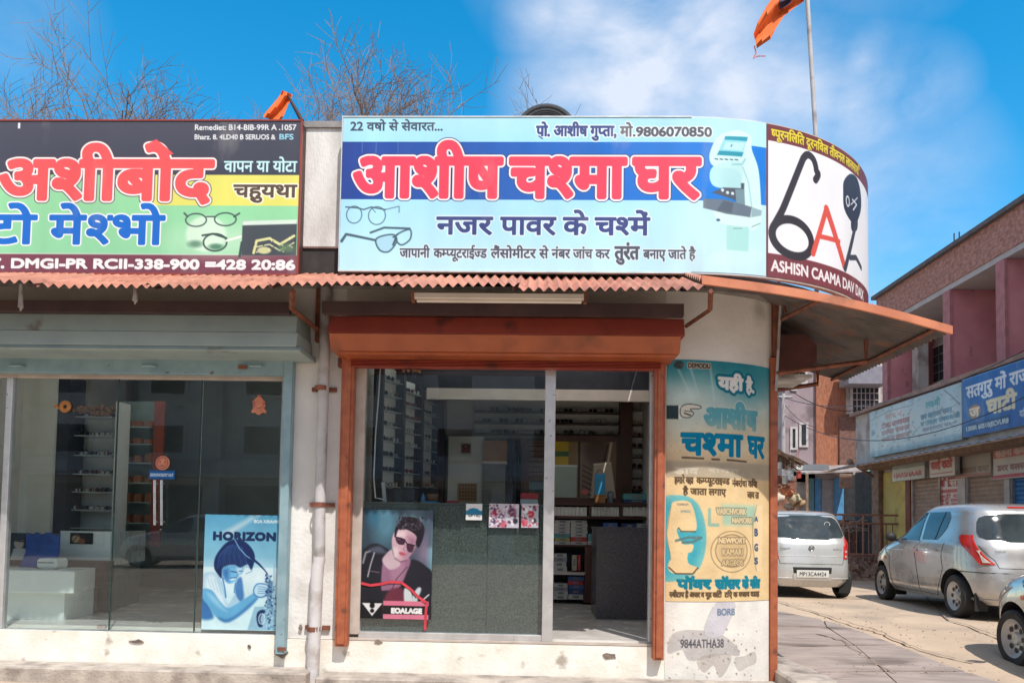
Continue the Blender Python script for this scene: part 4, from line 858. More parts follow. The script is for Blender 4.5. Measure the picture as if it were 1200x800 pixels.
cv.speck(311, 672, 318, 682, 26, [B1, B4, B2], (.6, 1.5), .8); cv.poly(zz((370, 615), (470, 610), (500, 640), (525, 760), (330, 760)), (140, 188, 210), .9); cv.rect(314, 680, 320, 712, (70, 116, 156), .8, 1); cv.speck(312, 686, 328, 736, 110, [B1, B2, (120, 168, 196), B4], (.5, 1.7), .75)
cv.blob(zz((385, 690), (390, 650), (420, 632), (440, 645), (415, 668), (410, 700), (425, 735), (400, 738)), B1, .95, .8); cv.ring(*zz((418, 690))[0], 3.5, 6, 1.2, (200, 224, 236), .9)
cv.line([(321, 660), (322, 737)], 2, (120, 170, 200), .5)
sheet('printed_face', cv, wobble(flat(x0, x1, z0, z1, .045, 238, 331, 603, 738), .001), ph, mat=m_papr, gain=.8)
part('backing', MB().box(x0, x1, .0465, .0515, z0, z1), m_white, ph)
# man with sunglasses
pm = thing('poster', 'poster of a man in sunglasses and leather jacket with pink band, taped with red tape', 'poster', tuple(atY(465, 725, .03)))
x0, x1, z0, z1 = fr(423, 597, 506, 725, .03)
cv = Canvas(423, 597, 506, 725, 2.0, (52, 70, 84))
cv.ell(450, 612, 14, 26, (96, 150, 172), .8, 8); cv.ell(436, 606, 6, 10, (50, 110, 140), .8, 5); cv.ell(484, 604, 14, 12, (120, 146, 160), .7, 8); cv.ell(497, 645, 10, 20, (146, 124, 150), .8, 8); cv.ell(505, 640, 4, 50, (130, 190, 205), .7, 4); cv.rect(500, 597, 507, 640, (60, 50, 70), .5, 3)
J1 = (34, 34, 44); cv.blob([(424, 652), (428, 642), (440, 637), (456, 645), (470, 660), (484, 655), (498, 662), (508, 676), (508, 726), (424, 726)], J1, 1, 1)
cv.blob([(449, 655), (460, 650), (480, 654), (476, 672), (468, 688), (452, 692), (447, 688)], (150, 106, 134), 1, 1); cv.blob([(458, 664), (474, 660), (468, 686), (460, 688)], (180, 134, 158), .7, 3); cv.line([(477, 664), (465, 678), (460, 690)], .8, (60, 40, 60))
cv.line([(425, 660), (428, 648), (433, 646)], 2.2, (176, 184, 190), .8, 1); cv.blob([(432, 644), (444, 640), (452, 648), (438, 648)], (84, 92, 110), .9, 2); cv.line([(438, 648), (434, 662), (431, 676)], 1.6, (190, 194, 198), .85); cv.line([(431, 669), (444, 671)], .8, (140, 110, 130)); 
zm = lambda *p: [(415+.1938*x, 590+.1938*y) for x, y in p]
cv.blob(zm((168, 350), (185, 310), (222, 280), (240, 330), (275, 350), (270, 380), (215, 400)), (206, 180, 190), 1, 1)
cv.blob(zm((228, 195), (255, 155), (300, 148), (350, 172), (378, 212), (370, 255), (345, 300), (312, 338), (272, 348), (246, 332), (234, 290), (224, 245)), (204, 168, 180), 1, .8); cv.blob(zm((320, 200), (372, 210), (362, 270), (330, 320), (300, 330), (318, 260)), (150, 106, 130), .75, 4); cv.blob(zm((245, 175), (300, 160), (300, 195), (250, 205)), (232, 212, 216), .7, 2.5); cv.blob(zm((228, 270), (262, 270), (262, 325), (240, 325)), (238, 216, 222), .7, 2.5)
cv.blob(zm((238, 195), (246, 140), (284, 92), (340, 78), (392, 100), (418, 142), (412, 205), (388, 262), (368, 240), (374, 196), (348, 172), (300, 150), (262, 156), (248, 195)), (32, 26, 36), 1, .7)
cv.speck(463, 605, 495, 620, 110, [(74, 66, 80), (14, 12, 18), (104, 94, 106), (44, 36, 48)], (.5, 1.4), .75)
for q in range(8): cv.line(zm((262+q*17, 96-6*math.sin(q*1.3)+q*q*.4), (268+q*17, 78+q*q*.5)), 1.2, (32, 26, 36))
cv.blob(zm((246, 206), (275, 204), (302, 220), (298, 246), (268, 246), (252, 230)), (66, 38, 58), 1, .6); cv.blob(zm((314, 244), (350, 246), (358, 262), (346, 292), (320, 284)), (70, 40, 60), 1, .6); cv.line(zm((242, 200), (300, 216), (314, 240), (364, 252)), 1.2, (34, 24, 36)); cv.line(zm((256, 214), (272, 216)), .8, (150, 110, 130), .7)
cv.line(zm((304, 250), (292, 276), (302, 284)), 1, (156, 110, 126)); cv.blob(zm((270, 292), (290, 290), (308, 300), (300, 316), (278, 312)), (196, 104, 120), 1, .6); cv.line(zm((270, 300), (304, 306)), .6, (120, 50, 66), .9); cv.line(zm((246, 330), (275, 350), (315, 342)), 1.0, (96, 66, 82), .7, 1)
cv.blob([(456, 692), (472, 690), (478, 712), (450, 714)], (116, 48, 66), .9, 2); cv.blob([(474, 690), (482, 692), (484, 708), (476, 712)], (206, 214, 216), 1, 1); cv.blob([(484, 698), (490, 688), (494, 690), (490, 704), (496, 710), (484, 714)], (196, 210, 214), 1, 1); cv.line([(490, 708), (503, 696)], 1.4, (220, 226, 226)); cv.line([(488, 700), (480, 690)], 1, (60, 50, 60))
cv.rect(423, 704, 449, 726, (24, 24, 28)); cv.poly([(425, 707), (434, 707), (437, 711), (440, 707), (449, 707), (437, 722)], (235, 235, 235)); cv.ell(437, 710, 3, 3, (20, 20, 24)); cv.ell(437, 716, 2.4, 2.4, (20, 20, 24))
cv.rect(450, 704, 503, 709.5, (220, 120, 146)); cv.rect(450, 709.5, 503, 719.5, (34, 30, 32)); cv.rect(450, 719.5, 503, 725.5, (220, 126, 150)); cv.text('EOALAGE', 460, 495, 718, 5.4, (240, 240, 236), .8)
cv.line([(423, 682), (434, 685), (452, 682), (470, 682), (484, 692), (498, 704)], 0.2, (200, 50, 60))
sheet('printed_face', cv, wobble(flat(x0, x1, z0, z1, .045, 423, 506, 597, 725), .002), pm, mat=m_papr, gain=.8)
tp = [atY(x, y, .03) for x, y in [(421, 682.5), (434, 685.5), (446, 684), (456, 681.5), (470, 682), (481, 690), (490, 699), (500, 706), (499, 716), (498, 738)]]
mb = MB()
for a_, b_ in zip(tp[:-1], tp[1:]):
    n_ = Vector((-(b_.z-a_.z), 0, b_.x-a_.x)).normalized()*.011; mb.add([(a_.x-n_.x, .036, a_.z-n_.z), (b_.x-n_.x, .036, b_.z-n_.z), (b_.x+n_.x, .036, b_.z+n_.z), (a_.x+n_.x, .036, a_.z+n_.z)], [(0, 1, 2, 3)])
part('red_tape', mb, M('red_tape', (.62, .05, .07), (.5, .04, .06), rough=.35), pm)
def sticker(px0, py0, px1, py1, paint, label, Y=.046, bg=(230, 230, 230), cat='sticker', gain=.8, ss=2.2):
    x0, x1, z0, z1 = fr(px0, py0, px1, py1, Y); cv = Canvas(px0, py0, px1, py1, ss, bg); paint(cv)
    o = sheet('sticker', cv, flat(x0, x1, z0, z1, Y, px0, px1, py0, py1), None, mat=m_papr, gain=gain); _props(o, label, cat, None, None); return o
def p1(cv): cv.rect(546, 598, 565, 603, (40, 130, 170)); cv.ell(555, 599, 7, 4, (40, 130, 170)); cv.text('OPTIC', 549, 562, 605, 3, (90, 110, 120), .3)
sticker(546, 590, 565, 609, p1, 'small white sticker with a blue arc on the door glass')
def p2(cv):
    for (x, y, r, c_) in [(580, 601, 3.5, (170, 40, 70)), (588, 604, 3, (90, 70, 100)), (600, 600, 5, (96, 50, 80)), (590, 614, 4, (200, 90, 110)), (604, 610, 3, (40, 30, 50)), (578, 611, 3, (60, 60, 90))]: cv.ell(x, y, r, r*1.1, c_, .9, 1)
    cv.speck(573, 591, 608, 617, 90, [(60, 40, 70), (200, 150, 170), (240, 240, 245), (120, 60, 90)], (.6, 1.8), .8)
sticker(573, 590, 608, 618, p2, 'wide sticker of small pink and purple portraits on the door glass', bg=(200, 196, 208))
def p3(cv):
    for (x, y, r, c_) in [(622, 602, 4, (190, 40, 60)), (615, 612, 4, (206, 90, 110)), (626, 610, 3, (60, 50, 60)), (616, 598, 3, (240, 240, 244))]: cv.ell(x, y, r, r*1.1, c_, .9, 1)
    cv.speck(611, 591, 631, 617, 50, [(70, 40, 60), (200, 60, 80), (240, 240, 245)], (.6, 1.6), .8)
sticker(611, 590, 631, 618, p3, 'small square sticker with red figures nearest the door stile', bg=(190, 190, 200))
def p4(cv):
    cv.ell(190, 542, 8, 8, (222, 130, 96)); cv.ring(190, 542, 6, 6, 1, (150, 70, 50)); [cv.ell(190+a_, 541, 1.2, 1.5, (120, 50, 40)) for a_ in (-3, 3)]; cv.line([(187, 546), (193, 546)], 1, (120, 50, 40))
def disc(px, py, r, paint, label, Y=.05, name='sticker'):
    pass
def p5(cv): cv.text('DEMOVATIOVIT HUT', 176.5, 203, 558, 3.4, (220, 235, 245), .3)
sticker(174.5, 551, 205, 561, p5, 'blue strip label stuck beneath the round orange sticker', bg=(30, 100, 168))
m_orn = M('orange_paper', (.62, .24, .14), (.5, .16, .1), scale=20, rough=.7)
c = atY(190, 542, .04); rr = 8.5/138; mb = MB().lathe([(0.0001, 0), (rr, 0), (rr, .004)], (c.x, .048, c.z), 'Y', 24)
os_ = thing('round_sticker', 'round orange sun face sticker on the left shop glass door', 'sticker', (c.x, .05, c.z-rr)); part('disc', mb, m_orn, os_)
m_dk = M('dark_ink', (.18, .05, .04), rough=.7)
part('printed_face_lines', MB().lathe([(rr*.72, -.0015), (rr*.8, -.0015)], (c.x, .0465, c.z), 'Y', 24).ball((c.x-.022, .0465, c.z+.01), .007, 6, (1, .2, 1)).ball((c.x+.022, .0465, c.z+.01), .007, 6, (1, .2, 1)).obox((c.x, .0465, c.z-.025), (.035, .002, .006)), m_dk, os_)
c = atY(303, 475, .04); mb = MB()
for (dx, dy, r) in [(0, 9, 3), (-3, 5, 3), (3, 5, 3), (0, 2, 4.5), (-5, 0, 2.5), (5.5, 0, 2.5), (-4, -5, 3.5), (4, -5, 3.5), (0, -7, 4), (-7, -7, 2), (7.5, -7, 2), (0, 12, 1.6)]:
    mb.lathe([(.0001, 0), (r/138, 0), (r/138, .005)], (c.x+dx/138, .046+.0003*abs(dx), c.z+dy/138), 'Y', 10)
for s_ in (-1, 1): mb.tube([(c.x+s_*.02, .045, c.z+.07), (c.x+s_*.055, .045, c.z+.03), (c.x+s_*.035, .045, c.z-.01)], .005, 5)
solo('window_ornament', mb, m_orn, 'small orange seated figure ornament stuck high on the left shop glass', 'ornament')
c = atY(76, 476, .04); mb = MB()
for k in range(14):
    q = k/14*2*math.pi; mb.ball((c.x+.035*math.cos(q), .045, c.z+.035*math.sin(q)), .02, 6, (1, .5, 1))
for k in range(6): mb.ball((c.x-.09+k*.006, .045, c.z-.0+.012*math.sin(k)), .012, 6)
solo('flower_garland', mb, M('dried_marigold', (.5, .22, .06), (.35, .14, .05), scale=30, rough=.9), 'dried orange flower garland hanging on the left window', 'garland')
# toran of dried flowers over the doorway
mb = MB()
for k in range(26):
    c = atY(471+k*.8+random.uniform(-.5, .5), 428+random.uniform(-1, 7), -.02); mb.ball((c.x, -.02, c.z), random.uniform(.008, .016), 5)
solo('door_garland', mb, M('dried_leaf', (.3, .12, .07), (.15, .09, .06), scale=30, rough=.9), 'small dried garland hanging from the red header over the glass', 'garland')
# white cable hanging inside the glass
mb = MB().tube([tuple(atY(x, y, .12)) for x, y in [(446, 427), (444, 460), (440, 510), (438, 560), (440, 583), (450, 585)]], .006, 6)
solo('hanging_cable', mb, m_cable, 'thin white cable hanging inside the glass of the eyeglass shop', 'cable')
# ------------------------------------------------------------------ inside the eyeglass shop
m_dwood = M('dark_red_wood', (.11, .045, .03), (.06, .025, .02), rough=.4, scale=4, stretch=(1, 1, .2))
m_shelf_back = M('pale_laminate', (.74, .74, .70), (.66, .66, .62), rough=.4, scale=2)
m_navy = M('dark_navy_panel', (.03, .032, .05), (.02, .022, .035), rough=.5)
m_val = M('pale_pinkish_band', (.72, .62, .56), (.64, .55, .5), rough=.6)
m_wl = M('inner_wall', (.78, .76, .72), (.7, .68, .64), rough=.7, scale=2)
m_lens = M('dark_lens', (.02, .02, .025), rough=.12)
m_frame = M('spectacle_frame', (.03, .02, .02), rough=.3)
m_frame2 = M('gold_spectacle_frame', (.5, .32, .1), rough=.3, metal=.8)
m_frame3 = M('red_spectacle_frame', (.4, .04, .04), rough=.3)
m_clear = M('pale_lens', (.4, .45, .45), rough=.1)
def rp(name, px0, py0, px1, py1, Y, dep, mat, parent, bevel=0):
    x0, x1, z0, z1 = fr(px0, py0, px1, py1, Y); return part(name, MB().box(x0, x1, Y, Y+dep, z0, z1), mat, parent, bevel=bevel)
IX0, IX1 = SX1+.005, DX1+.28
# partitions and lining belong to the building
part('side_lining', MB().box(IX1+.002, IX1+.08, .2, 5, ZF, ZC-.035), m_wl, bld)
part('partition', MB().box(IX0, IX1, 3.72, 3.8, ZF, ZC-.035), m_wl, bld)
part('false_ceiling', MB().box(IX0, IX1, 2.62, 3.72, atY(700, 440, 2.6).z, atY(700, 434, 2.6).z), m_navy, bld)
rp('loft_band', 500, 456, 800, 469, 2.4, .06, m_val, bld)
rp('loft_panel', 440, 425, 812, 456, 2.44, .03, m_navy, bld)
# spectacles: one of each kind, then copies
def spectacles(fm, lm):
    r = thing('spectacles', None, 'spectacles'); mb = MB()
    for s in (-1, 1):
        mb.lathe([(.021, 0), (.026, -.003), (.026, .003), (.021, 0)], (s*.03, 0, .02), 'Y', 10)
        mb.tube([(s*.056, 0, .028), (s*.058, .09, .026)], .0022, 3)
    mb.tube([(-.008, 0, .026), (.008, 0, .026)], .003, 3)
    part('frame', mb, fm, r); l = MB()
    for s in (-1, 1): l.lathe([(.0001, .001), (.0215, .001)], (s*.03, 0, .02), 'Y', 10)
    part('lens', l, lm, r); return r
SP = [spectacles(m_frame, m_lens), spectacles(m_frame, m_clear), spectacles(m_frame2, m_clear), spectacles(m_frame3, m_lens), spectacles(m_frame, m_lens)]
_sp_used = set(); COLS = ['black framed dark', 'black framed clear', 'gold framed', 'red framed', 'dark framed']; ORD = ['first', 'second', 'third', 'fourth', 'fifth', 'sixth', 'seventh', 'eighth', 'ninth', 'tenth', 'eleventh', 'twelfth', 'thirteenth', 'fourteenth', 'fifteenth', 'sixteenth', 'seventeenth']
def put_spec(p, rz, label, group, kinds=(0, 0, 1, 1, 2, 3, 4)):
    k = random.choice(kinds)
    if k in _sp_used: o = copy_tree(SP[k])
    else: o = SP[k]; _sp_used.add(k)
    o.location = p; o.rotation_euler = (0, 0, rz); s = random.uniform(.95, 1.2); o.scale = (s, s, s); o['label'] = COLS[k]+' '+label; o['group'] = group
# left display wall: three shelf bays receding
UL = thing('display_shelves', 'tall white shelf wall of spectacles on the left inside the eyeglass shop', 'shelves', (-1.4, 2, ZF))
P0, P1 = Vector((atY(447, 500, .75).x, .75, 0)), Vector((atY(516, 500, 3.35).x, 3.35, 0)); dr = (P1-P0); Lw = dr.length; dr.normalize(); nr = Vector((dr.y, -dr.x, 0))
zt_, zb_ = atY(448, 428, .75).z, atY(448, 576, .75).z; ang = math.atan2(dr.y, dr.x)
for b, (pa, ya, pb_, yb_) in enumerate(((449, .9, 473, 1.2), (474.5, 1.7, 495, 2.05), (496.5, 2.6, 515, 3.1))):
    A_, B_ = Vector((atY(pa, 500, ya).x, ya, 0)), Vector((atY(pb_, 500, yb_).x, yb_, 0)); dr = B_-A_; Lw = dr.length; dr.normalize(); nr = Vector((dr.y, -dr.x, 0)); ang = math.atan2(dr.y, dr.x); c = (A_+B_)/2
    zb2_ = atY((pa+pb_)/2, 571, (ya+yb_)/2).z; zt2_ = atY((pa+pb_)/2, (430, 446, 458)[b], (ya+yb_)/2).z
    part('back_panel', MB().obox((c.x-nr.x*.11, c.y-nr.y*.11, (zt2_+zb2_)/2), (Lw, .02, zt2_-zb2_), rz=ang), m_shelf_back, UL)
    for e in (A_, B_): part('upright', MB().obox((e.x-nr.x*.06, e.y-nr.y*.06, (zt2_+zb2_)/2), (.02, .12, zt2_-zb2_+.04), rz=ang), m_navy, UL)
    part('base_cabinet', MB().obox(tuple(c-nr*.06+Vector((0, 0, (ZF+zb2_)/2))), (Lw, .12, zb2_-ZF-.02), rz=ang), m_navy, UL)
    for k in range(8):
        z = zb2_+(zt2_-zb2_)*k/8+.005; part('shelf', MB().obox((c.x-nr.x*.055, c.y-nr.y*.055, z), (Lw-.02, .09, .006), rz=ang), m_clear, UL)
        for q in range(3):
            pp = A_+dr*(Lw*(q+.5)/3)-nr*.05
            put_spec((pp.x, pp.y, z+.005), ang+random.uniform(-.2, .2), 'spectacles, left wall %s bay, %s shelf from below, %s along' % (('near', 'middle', 'far')[b], ORD[k], ORD[q]), 'spectacles on the left display wall')
# rear display shelves, over cabinet and mirror
RS = thing('display_shelves', 'rear wall shelves of spectacles above the wooden mirror frame', 'shelves', (.2, 3.6, 2))
rp('back_panel', 556, 464, 727, 514, 3.6, .02, m_shelf_back, RS)
rp('side_panel', 727, 455, 741, 600, 3.35, .25, m_dwood, RS); rp('side_panel', 512, 462, 520, 594, 3.35, .25, m_dwood, RS)
for kr, py in enumerate((482, 495, 508)):
    x0, x1, z0, z1 = fr(556, py, 727, py+1.2, 3.45); part('shelf', MB().box(x0, x1, 3.42, 3.59, z0, z1), m_dwood, RS)
    for q in range(17):
        if random.random() < .12: continue
        put_spec((x0+.06+(x1-x0-.1)*q/17, 3.45, z1), random.uniform(-.2, .2), 'spectacles on the %s rear shelf above the mirror, %s from the left' % (('upper', 'middle', 'lower')[kr], ORD[q]), 'spectacles on the rear shelves')
R2 = thing('display_shelves', 'narrow white shelves of spectacles at the right rear of the eyeglass shop', 'shelves', (1.3, 3.6, 1.8))
rp('back_panel', 741, 482, 790, 575, 3.5, .03, m_shelf_back, R2)
for kr, py in enumerate((498, 511, 524, 536, 548, 560, 573)):
    x0, x1, z0, z1 = fr(741, py, 790, py+1.2, 3.42); part('shelf', MB().box(x0, x1, 3.38, 3.495, z0, z1), m_dwood, R2)
    for q in range(4): put_spec((x0+.06+(x1-x0)*q/4.2, 3.42, z1), random.uniform(-.2, .2), 'spectacles, narrow right rear shelves, %s shelf from the top, %s along' % (ORD[kr], ORD[q]), 'spectacles on the right rear shelves')
# pale wardrobe, cabinets, stacked files (seen through the glass)
wd = thing('cupboard', 'pale cupboard with a small red emblem and a brown checked calendar', 'cupboard', (-.6, 3.3, ZF))
rp('carcass', 525, 511, 566, 600, 3.3, .3, m_shelf_back, wd); rp('rail', 525, 539, 566, 543, 3.29, .01, m_val, wd)
def pcal(cv):
    for i in range(6):
        for j in range(5): cv.rect(538+i*3.4, 567+j*4, 540.4+i*3.4, 569.8+j*4, (150, 96, 50))
sticker(536, 566, 559, 588, pcal, 'wall calendar sheet of small brown squares on the pale cupboard', Y=3.285, bg=(180, 164, 140), cat='calendar')
def pemb(cv): cv.ring(546, 525, 3.6, 4, 1.6, (140, 50, 40)); cv.line([(542, 522), (550, 529)], 1.6, (140, 50, 40)); cv.line([(550, 522), (542, 529)], 1.6, (140, 50, 40))
sticker(540, 519, 552, 531, pemb, 'small red emblem stuck on the pale cupboard', Y=3.285, bg=(170, 170, 160))
cb = thing('cabinet', 'grey cabinet with an orange brown upper door at the shop rear', 'cabinet', (-.3, 3.2, ZF))
rp('upper_door', 566, 516, 594, 540, 3.2, .3, M('orange_ply', (.38, .17, .05), (.3, .13, .04), rough=.5), cb); rp('lower_door', 566, 543, 592, 600, 3.2, .3, M('grey_laminate', (.2, .2, .2), (.15, .15, .15), rough=.5), cb); rp('top_edge', 564, 540, 594, 543, 3.18, .3, m_val, cb)
dd = thing('curtain', 'dark blue curtain hanging between the cabinet and the brown bookcase', 'curtain', (-.1, 3.4, ZF))
cur = [[(lambda a: (a.x, 3.3+.02*math.sin(i*1.3), a.z))(atY(594+i*1.1, y, 3.3)) for i in range(16)] for y in (514, 602)]
part('cloth', MB().grid(cur), m_navy, dd, smooth=60)
bc = thing('bookcase', 'brown bookcase of stacked cartons behind the door stile', 'shelves', (.1, 3.2, ZF))
rp('frame', 612, 514, 620, 600, 3.2, .2, m_dwood, bc)
for k, y in enumerate(range(517, 560, 6)): rp('carton', 620, y, 640, y+5, 3.22, .15, M('brown_carton', (.2, .11, .07), (.15, .08, .05), rough=.8), bc)
rp('carton', 620, 562, 640, 574, 3.22, .15, M('blue_carton', (.12, .22, .3), rough=.7), bc)
# granite counter right behind the glass with things on it
m_misc = lambda n, c: M(n, c, rough=.5)
gc = thing('granite_counter', 'speckled dark green granite counter front standing behind the sliding glass', 'counter', (-.4, .1, ZF))
x0, x1, z0, z1 = fr(419, 589, 641, 744, .08)
seam = atY(571, 660, .08).x
part('front_slab', MB().box(x0, seam-.002, .085, .12, ZF+.003, z1-.02), m_granite, gc); part('front_slab', MB().box(seam+.002, x1-.02, .085, .12, ZF+.003, z1-.02), m_granite, gc); part('top_slab', MB().box(x0, x1-.02, .075, .6, z1-.018, z1), m_granite, gc, bevel=.004)
ZT = z1
def on_counter(name, mb, mat, label, cat, smooth=None): return solo(name, mb, mat, label, cat, smooth=smooth)
c = atY(483, 586, .25); on_counter('folded_cloth', MB().grid([[(c.x-.09+i*.02, .22+j*.03, ZT+.008+.018*math.sin(i*.35)*(1-j*.15)) for i in range(11)] for j in range(4)]), m_misc('yellow_cloth', (.7, .5, .05)), 'bright yellow cloth lying on the granite counter behind the glass', 'cloth', 60)
c = atY(505, 588, .2); on_counter('blue_tray', MB().box(c.x-.06, c.x+.06, .17, .3, ZT+.001, ZT+.013).box(c.x-.062, c.x-.056, .168, .302, ZT+.013, ZT+.02), m_misc('cyan_plastic', (.05, .32, .6)), 'flat cyan tray on the granite counter beside the yellow cloth', 'tray')
c = atY(506, 580, .3); on_counter('brown_basket', MB().lathe([(.03, 0), (.05, .03), (.055, .08), (.05, .085), (.0001, .06)], (c.x, .36, ZT+.001), n=14), m_misc('brown_cane', (.22, .1, .05)), 'small round brown basket on the granite counter', 'basket', 60)
c = atY(495, 580, .25); on_counter('blue_bottle', MB().lathe([(.018, 0), (.02, .01), (.02, .05), (.008, .065), (.008, .085), (.0001, .085)], (c.x, .3, ZT+.001), n=10), m_misc('blue_plastic', (.1, .25, .5)), 'small blue bottle standing on the granite counter', 'bottle', 60)
c = atY(530, 588, .2); on_counter('red_case', MB().obox((c.x, .25, ZT+.012), (.12, .05, .02), rz=.2).obox((c.x, .25, ZT+.024), (.11, .045, .006), rz=.2), m_misc('red_leather', (.4, .05, .05)), 'slim dark red spectacle case on the granite counter', 'spectacle case')
c = atY(448, 575, .2); on_counter('counter_mirror', MB().obox((c.x+.0, .28, ZT+.09), (.03, .012, .18), ry=-.12), m_alu, 'narrow steel edged mirror leaning at the left end of the granite counter', 'mirror')
c = atY(620, 580, .4)
for k, (cl, h) in enumerate((((.65, .64, .62), .05), ((.62, .05, .06), .05))):
    on_counter('carton', MB().box(c.x-.075, c.x+.08, .3, .5, ZT+.001+k*.053, ZT+.05+k*.053).box(c.x-.0755, c.x+.0805, .3002, .4998, ZT+.03+k*.053, ZT+.034+k*.053), m_misc('carton_%s' % ('white', 'red')[k], cl), '%s flat carton %s the stack of two beside the door stile' % (('white', 'bottom of'), ('red', 'top of'))[k], 'carton')
# framed mirror on the rear unit, its reflection painted as a fixed image
mr = thing('framed_mirror', 'large dark wood framed mirror with a painted reflection of a yellow wall and a white chair back', 'mirror', (.5, 3.2, 1.6))
x0, x1, z0, z1 = fr(646, 517, 722, 583, 3.22)
cv = Canvas(646, 517, 722, 583, 1.6, (150, 132, 104)); cv.rect(645, 517, 668, 545, (200, 170, 50)); cv.rect(645, 529, 668, 535, (70, 110, 60)); cv.rect(666, 517, 676, 583, (150, 120, 74)); cv.rect(645, 545, 676, 583, (170, 186, 178)); cv.line([(645, 546), (676, 546)], 2, (225, 232, 230)); cv.rect(677, 517, 680, 583, (70, 52, 40)); cv.rect(681, 517, 722, 583, (128, 108, 88)); cv.ell(700, 530, 14, 16, (90, 70, 60), .8, 4); cv.poly([(692, 583), (696, 543), (716, 541), (722, 583)], (206, 192, 176)); cv.line([(696, 544), (715, 542)], 2, (230, 222, 208)); [cv.line([(683, 545+q*6), (693, 550+q*6)], 1.2, (60, 50, 46)) for q in range(6)]; cv.ell(686, 576, 4, 3, (214, 110, 90)); cv.line([(708, 540), (712, 520)], 1.4, (50, 40, 40)); cv.line([(712, 545), (716, 518)], 3, (210, 190, 160))
sheet('painted_reflection', cv, flat(x0, x1, z0, z1, 3.21, 646, 722, 517, 583), mr, mat=M('painted_mirror_glass', (1, 1, 1), vcol=True, rough=.12, scale=2), gain=1.0)
for q in ((640, 510, 728, 517), (640, 583, 728, 591), (722, 517.2, 728, 582.8), (640, 517.2, 646, 582.8)): rp('frame_bar', *q, 3.19, .06, m_dwood, mr)
# rear counter unit with white files and cartons
ru = thing('shelf_unit', 'dark wooden shelf unit with white box files and cartons at the rear of the shop', 'shelves', (.8, 3, ZF))
rp('top', 640, 589, 800, 592.5, 3.0, .3, m_dwood, ru); rp('shelf', 640, 605, 800, 608, 3.0, .3, m_dwood, ru); rp('shelf', 640, 638, 700, 640, 3.0, .3, m_dwood, ru); rp('shelf', 640, 670, 686, 673, 3.0, .3, m_val, ru)
for px in (645, 690, 727): rp('upright', px, 592.6, px+2.4, 604.8, 3.0, .3, m_dwood, ru)
rp('upright', 685, 640.2, 697, 706, 3.0, .3, m_dwood, ru); rp('back', 640, 593, 800, 708, 3.32, .02, m_navy, ru)
m_file = M('white_file', (.8, .79, .75), (.7, .69, .66), rough=.6, scale=30, stretch=(8, 1, .2))
for k, (a, b, lab) in enumerate(((648, 688, 'left'), (693, 726, 'middle'), (730, 764, 'right'))):
    x0, x1, z0, z1 = fr(a, 593.5, b, 604.5, 3.0); n = 9
    f = thing('box_files', 'row of white box files in the %s pigeonhole of the rear unit' % lab, 'files', ((x0+x1)/2, 3.1, z0))
    for q in range(n): part('file', MB().box(x0+(x1-x0)*q/n+.002, x0+(x1-x0)*(q+1)/n-.002, 3.02+.004*(q % 3), 3.24, z0+.001, z1-.004*(q % 2)), m_file, f)
# stacks of lens cartons
pal = {'white': (.82, .82, .8), 'teal': (.1, .38, .4), 'yellow': (.55, .45, .15), 'red': (.5, .06, .06), 'blue': (.06, .14, .4), 'grey': (.35, .36, .4), 'cream': (.55, .48, .36), 'navy': (.04, .07, .2)}
places = {(0): 'upper left shelf', 1: 'upper middle shelf', 2: 'upper right end', 3: 'lower left shelf', 4: 'bottom left shelf', 5: 'bottom right shelf'}
def stack(px0, px1, pyb, items, where, Y=3.03):
    y = pyb
    names = ['lowest', 'second', 'third', 'fourth', 'fifth', 'sixth', 'seventh', 'eighth', 'ninth', 'tenth', 'eleventh']
    for k, (c_, h) in enumerate(items):
        x0, x1, z0, z1 = fr(px0+random.uniform(-.6, .6), y-h, px1+random.uniform(-.6, .6), y, Y); mt = M('carton_'+c_, pal[c_], tuple(q*.85 for q in pal[c_]), rough=.6, scale=25)
        tg = thing('carton', '%s carton, %s up, %s' % (c_, names[k], where), 'carton', ((x0+x1)/2, Y+.1, z0))
        part('box', MB().box(x0, x1, Y, Y+.2, z0+.001, z1-.002), mt, tg); part('end_label', MB().box(x0+(x1-x0)*.3, x0+(x1-x0)*.7, Y-.002, Y, z0+(z1-z0)*.3, z0+(z1-z0)*.75), M('carton_label', (.25, .25, .27), rough=.6), tg); y -= h
stack(650, 668, 638, [('white', 4), ('yellow', 4), ('teal', 5), ('white', 4), ('white', 4), ('white', 4), ('white', 4)], 'upper shelf far left stack')
stack(669, 688, 638, [('white', 4), ('red', 5), ('white', 4), ('white', 4), ('white', 4), ('white', 4), ('white', 4)], 'upper shelf second stack from the left')
stack(689, 699, 638, [('white', 4), ('teal', 9)], 'upper shelf beside the granite panel')
stack(648, 664, 670, [('white', 6), ('white', 6), ('grey', 5), ('white', 5)], 'middle shelf left stack')
stack(671, 676, 668, [('cream', 18)], 'standing tall on the middle shelf'); stack(676.5, 680, 668, [('red', 18)], 'beside the tall cream one')
stack(687.5, 697, 668, [('grey', 8), ('grey', 8)], 'middle shelf right stack')
stack(649, 665, 702, [('white', 5), ('white', 5), ('grey', 4), ('white', 5)], 'bottom shelf left stack')
stack(666, 684, 702, [('white', 6), ('navy', 6), ('blue', 5), ('red', 5), ('blue', 5)], 'bottom shelf right stack')
stack(708, 724, 619, [('blue', 7)], 'above the granite panel left half', Y=2.2); stack(731, 745, 619, [('navy', 6)], 'above the granite panel middle', Y=2.2); stack(746, 764, 619, [('grey', 6)], 'above the granite panel right end', Y=2.2)
stack(731, 763, 589, [('navy', 4), ('teal', 7)], 'top of the unit at right')
c = atY(703, 560, 2.98); x0, x1, z0, z1 = fr(697, 555, 709, 579, 2.98)
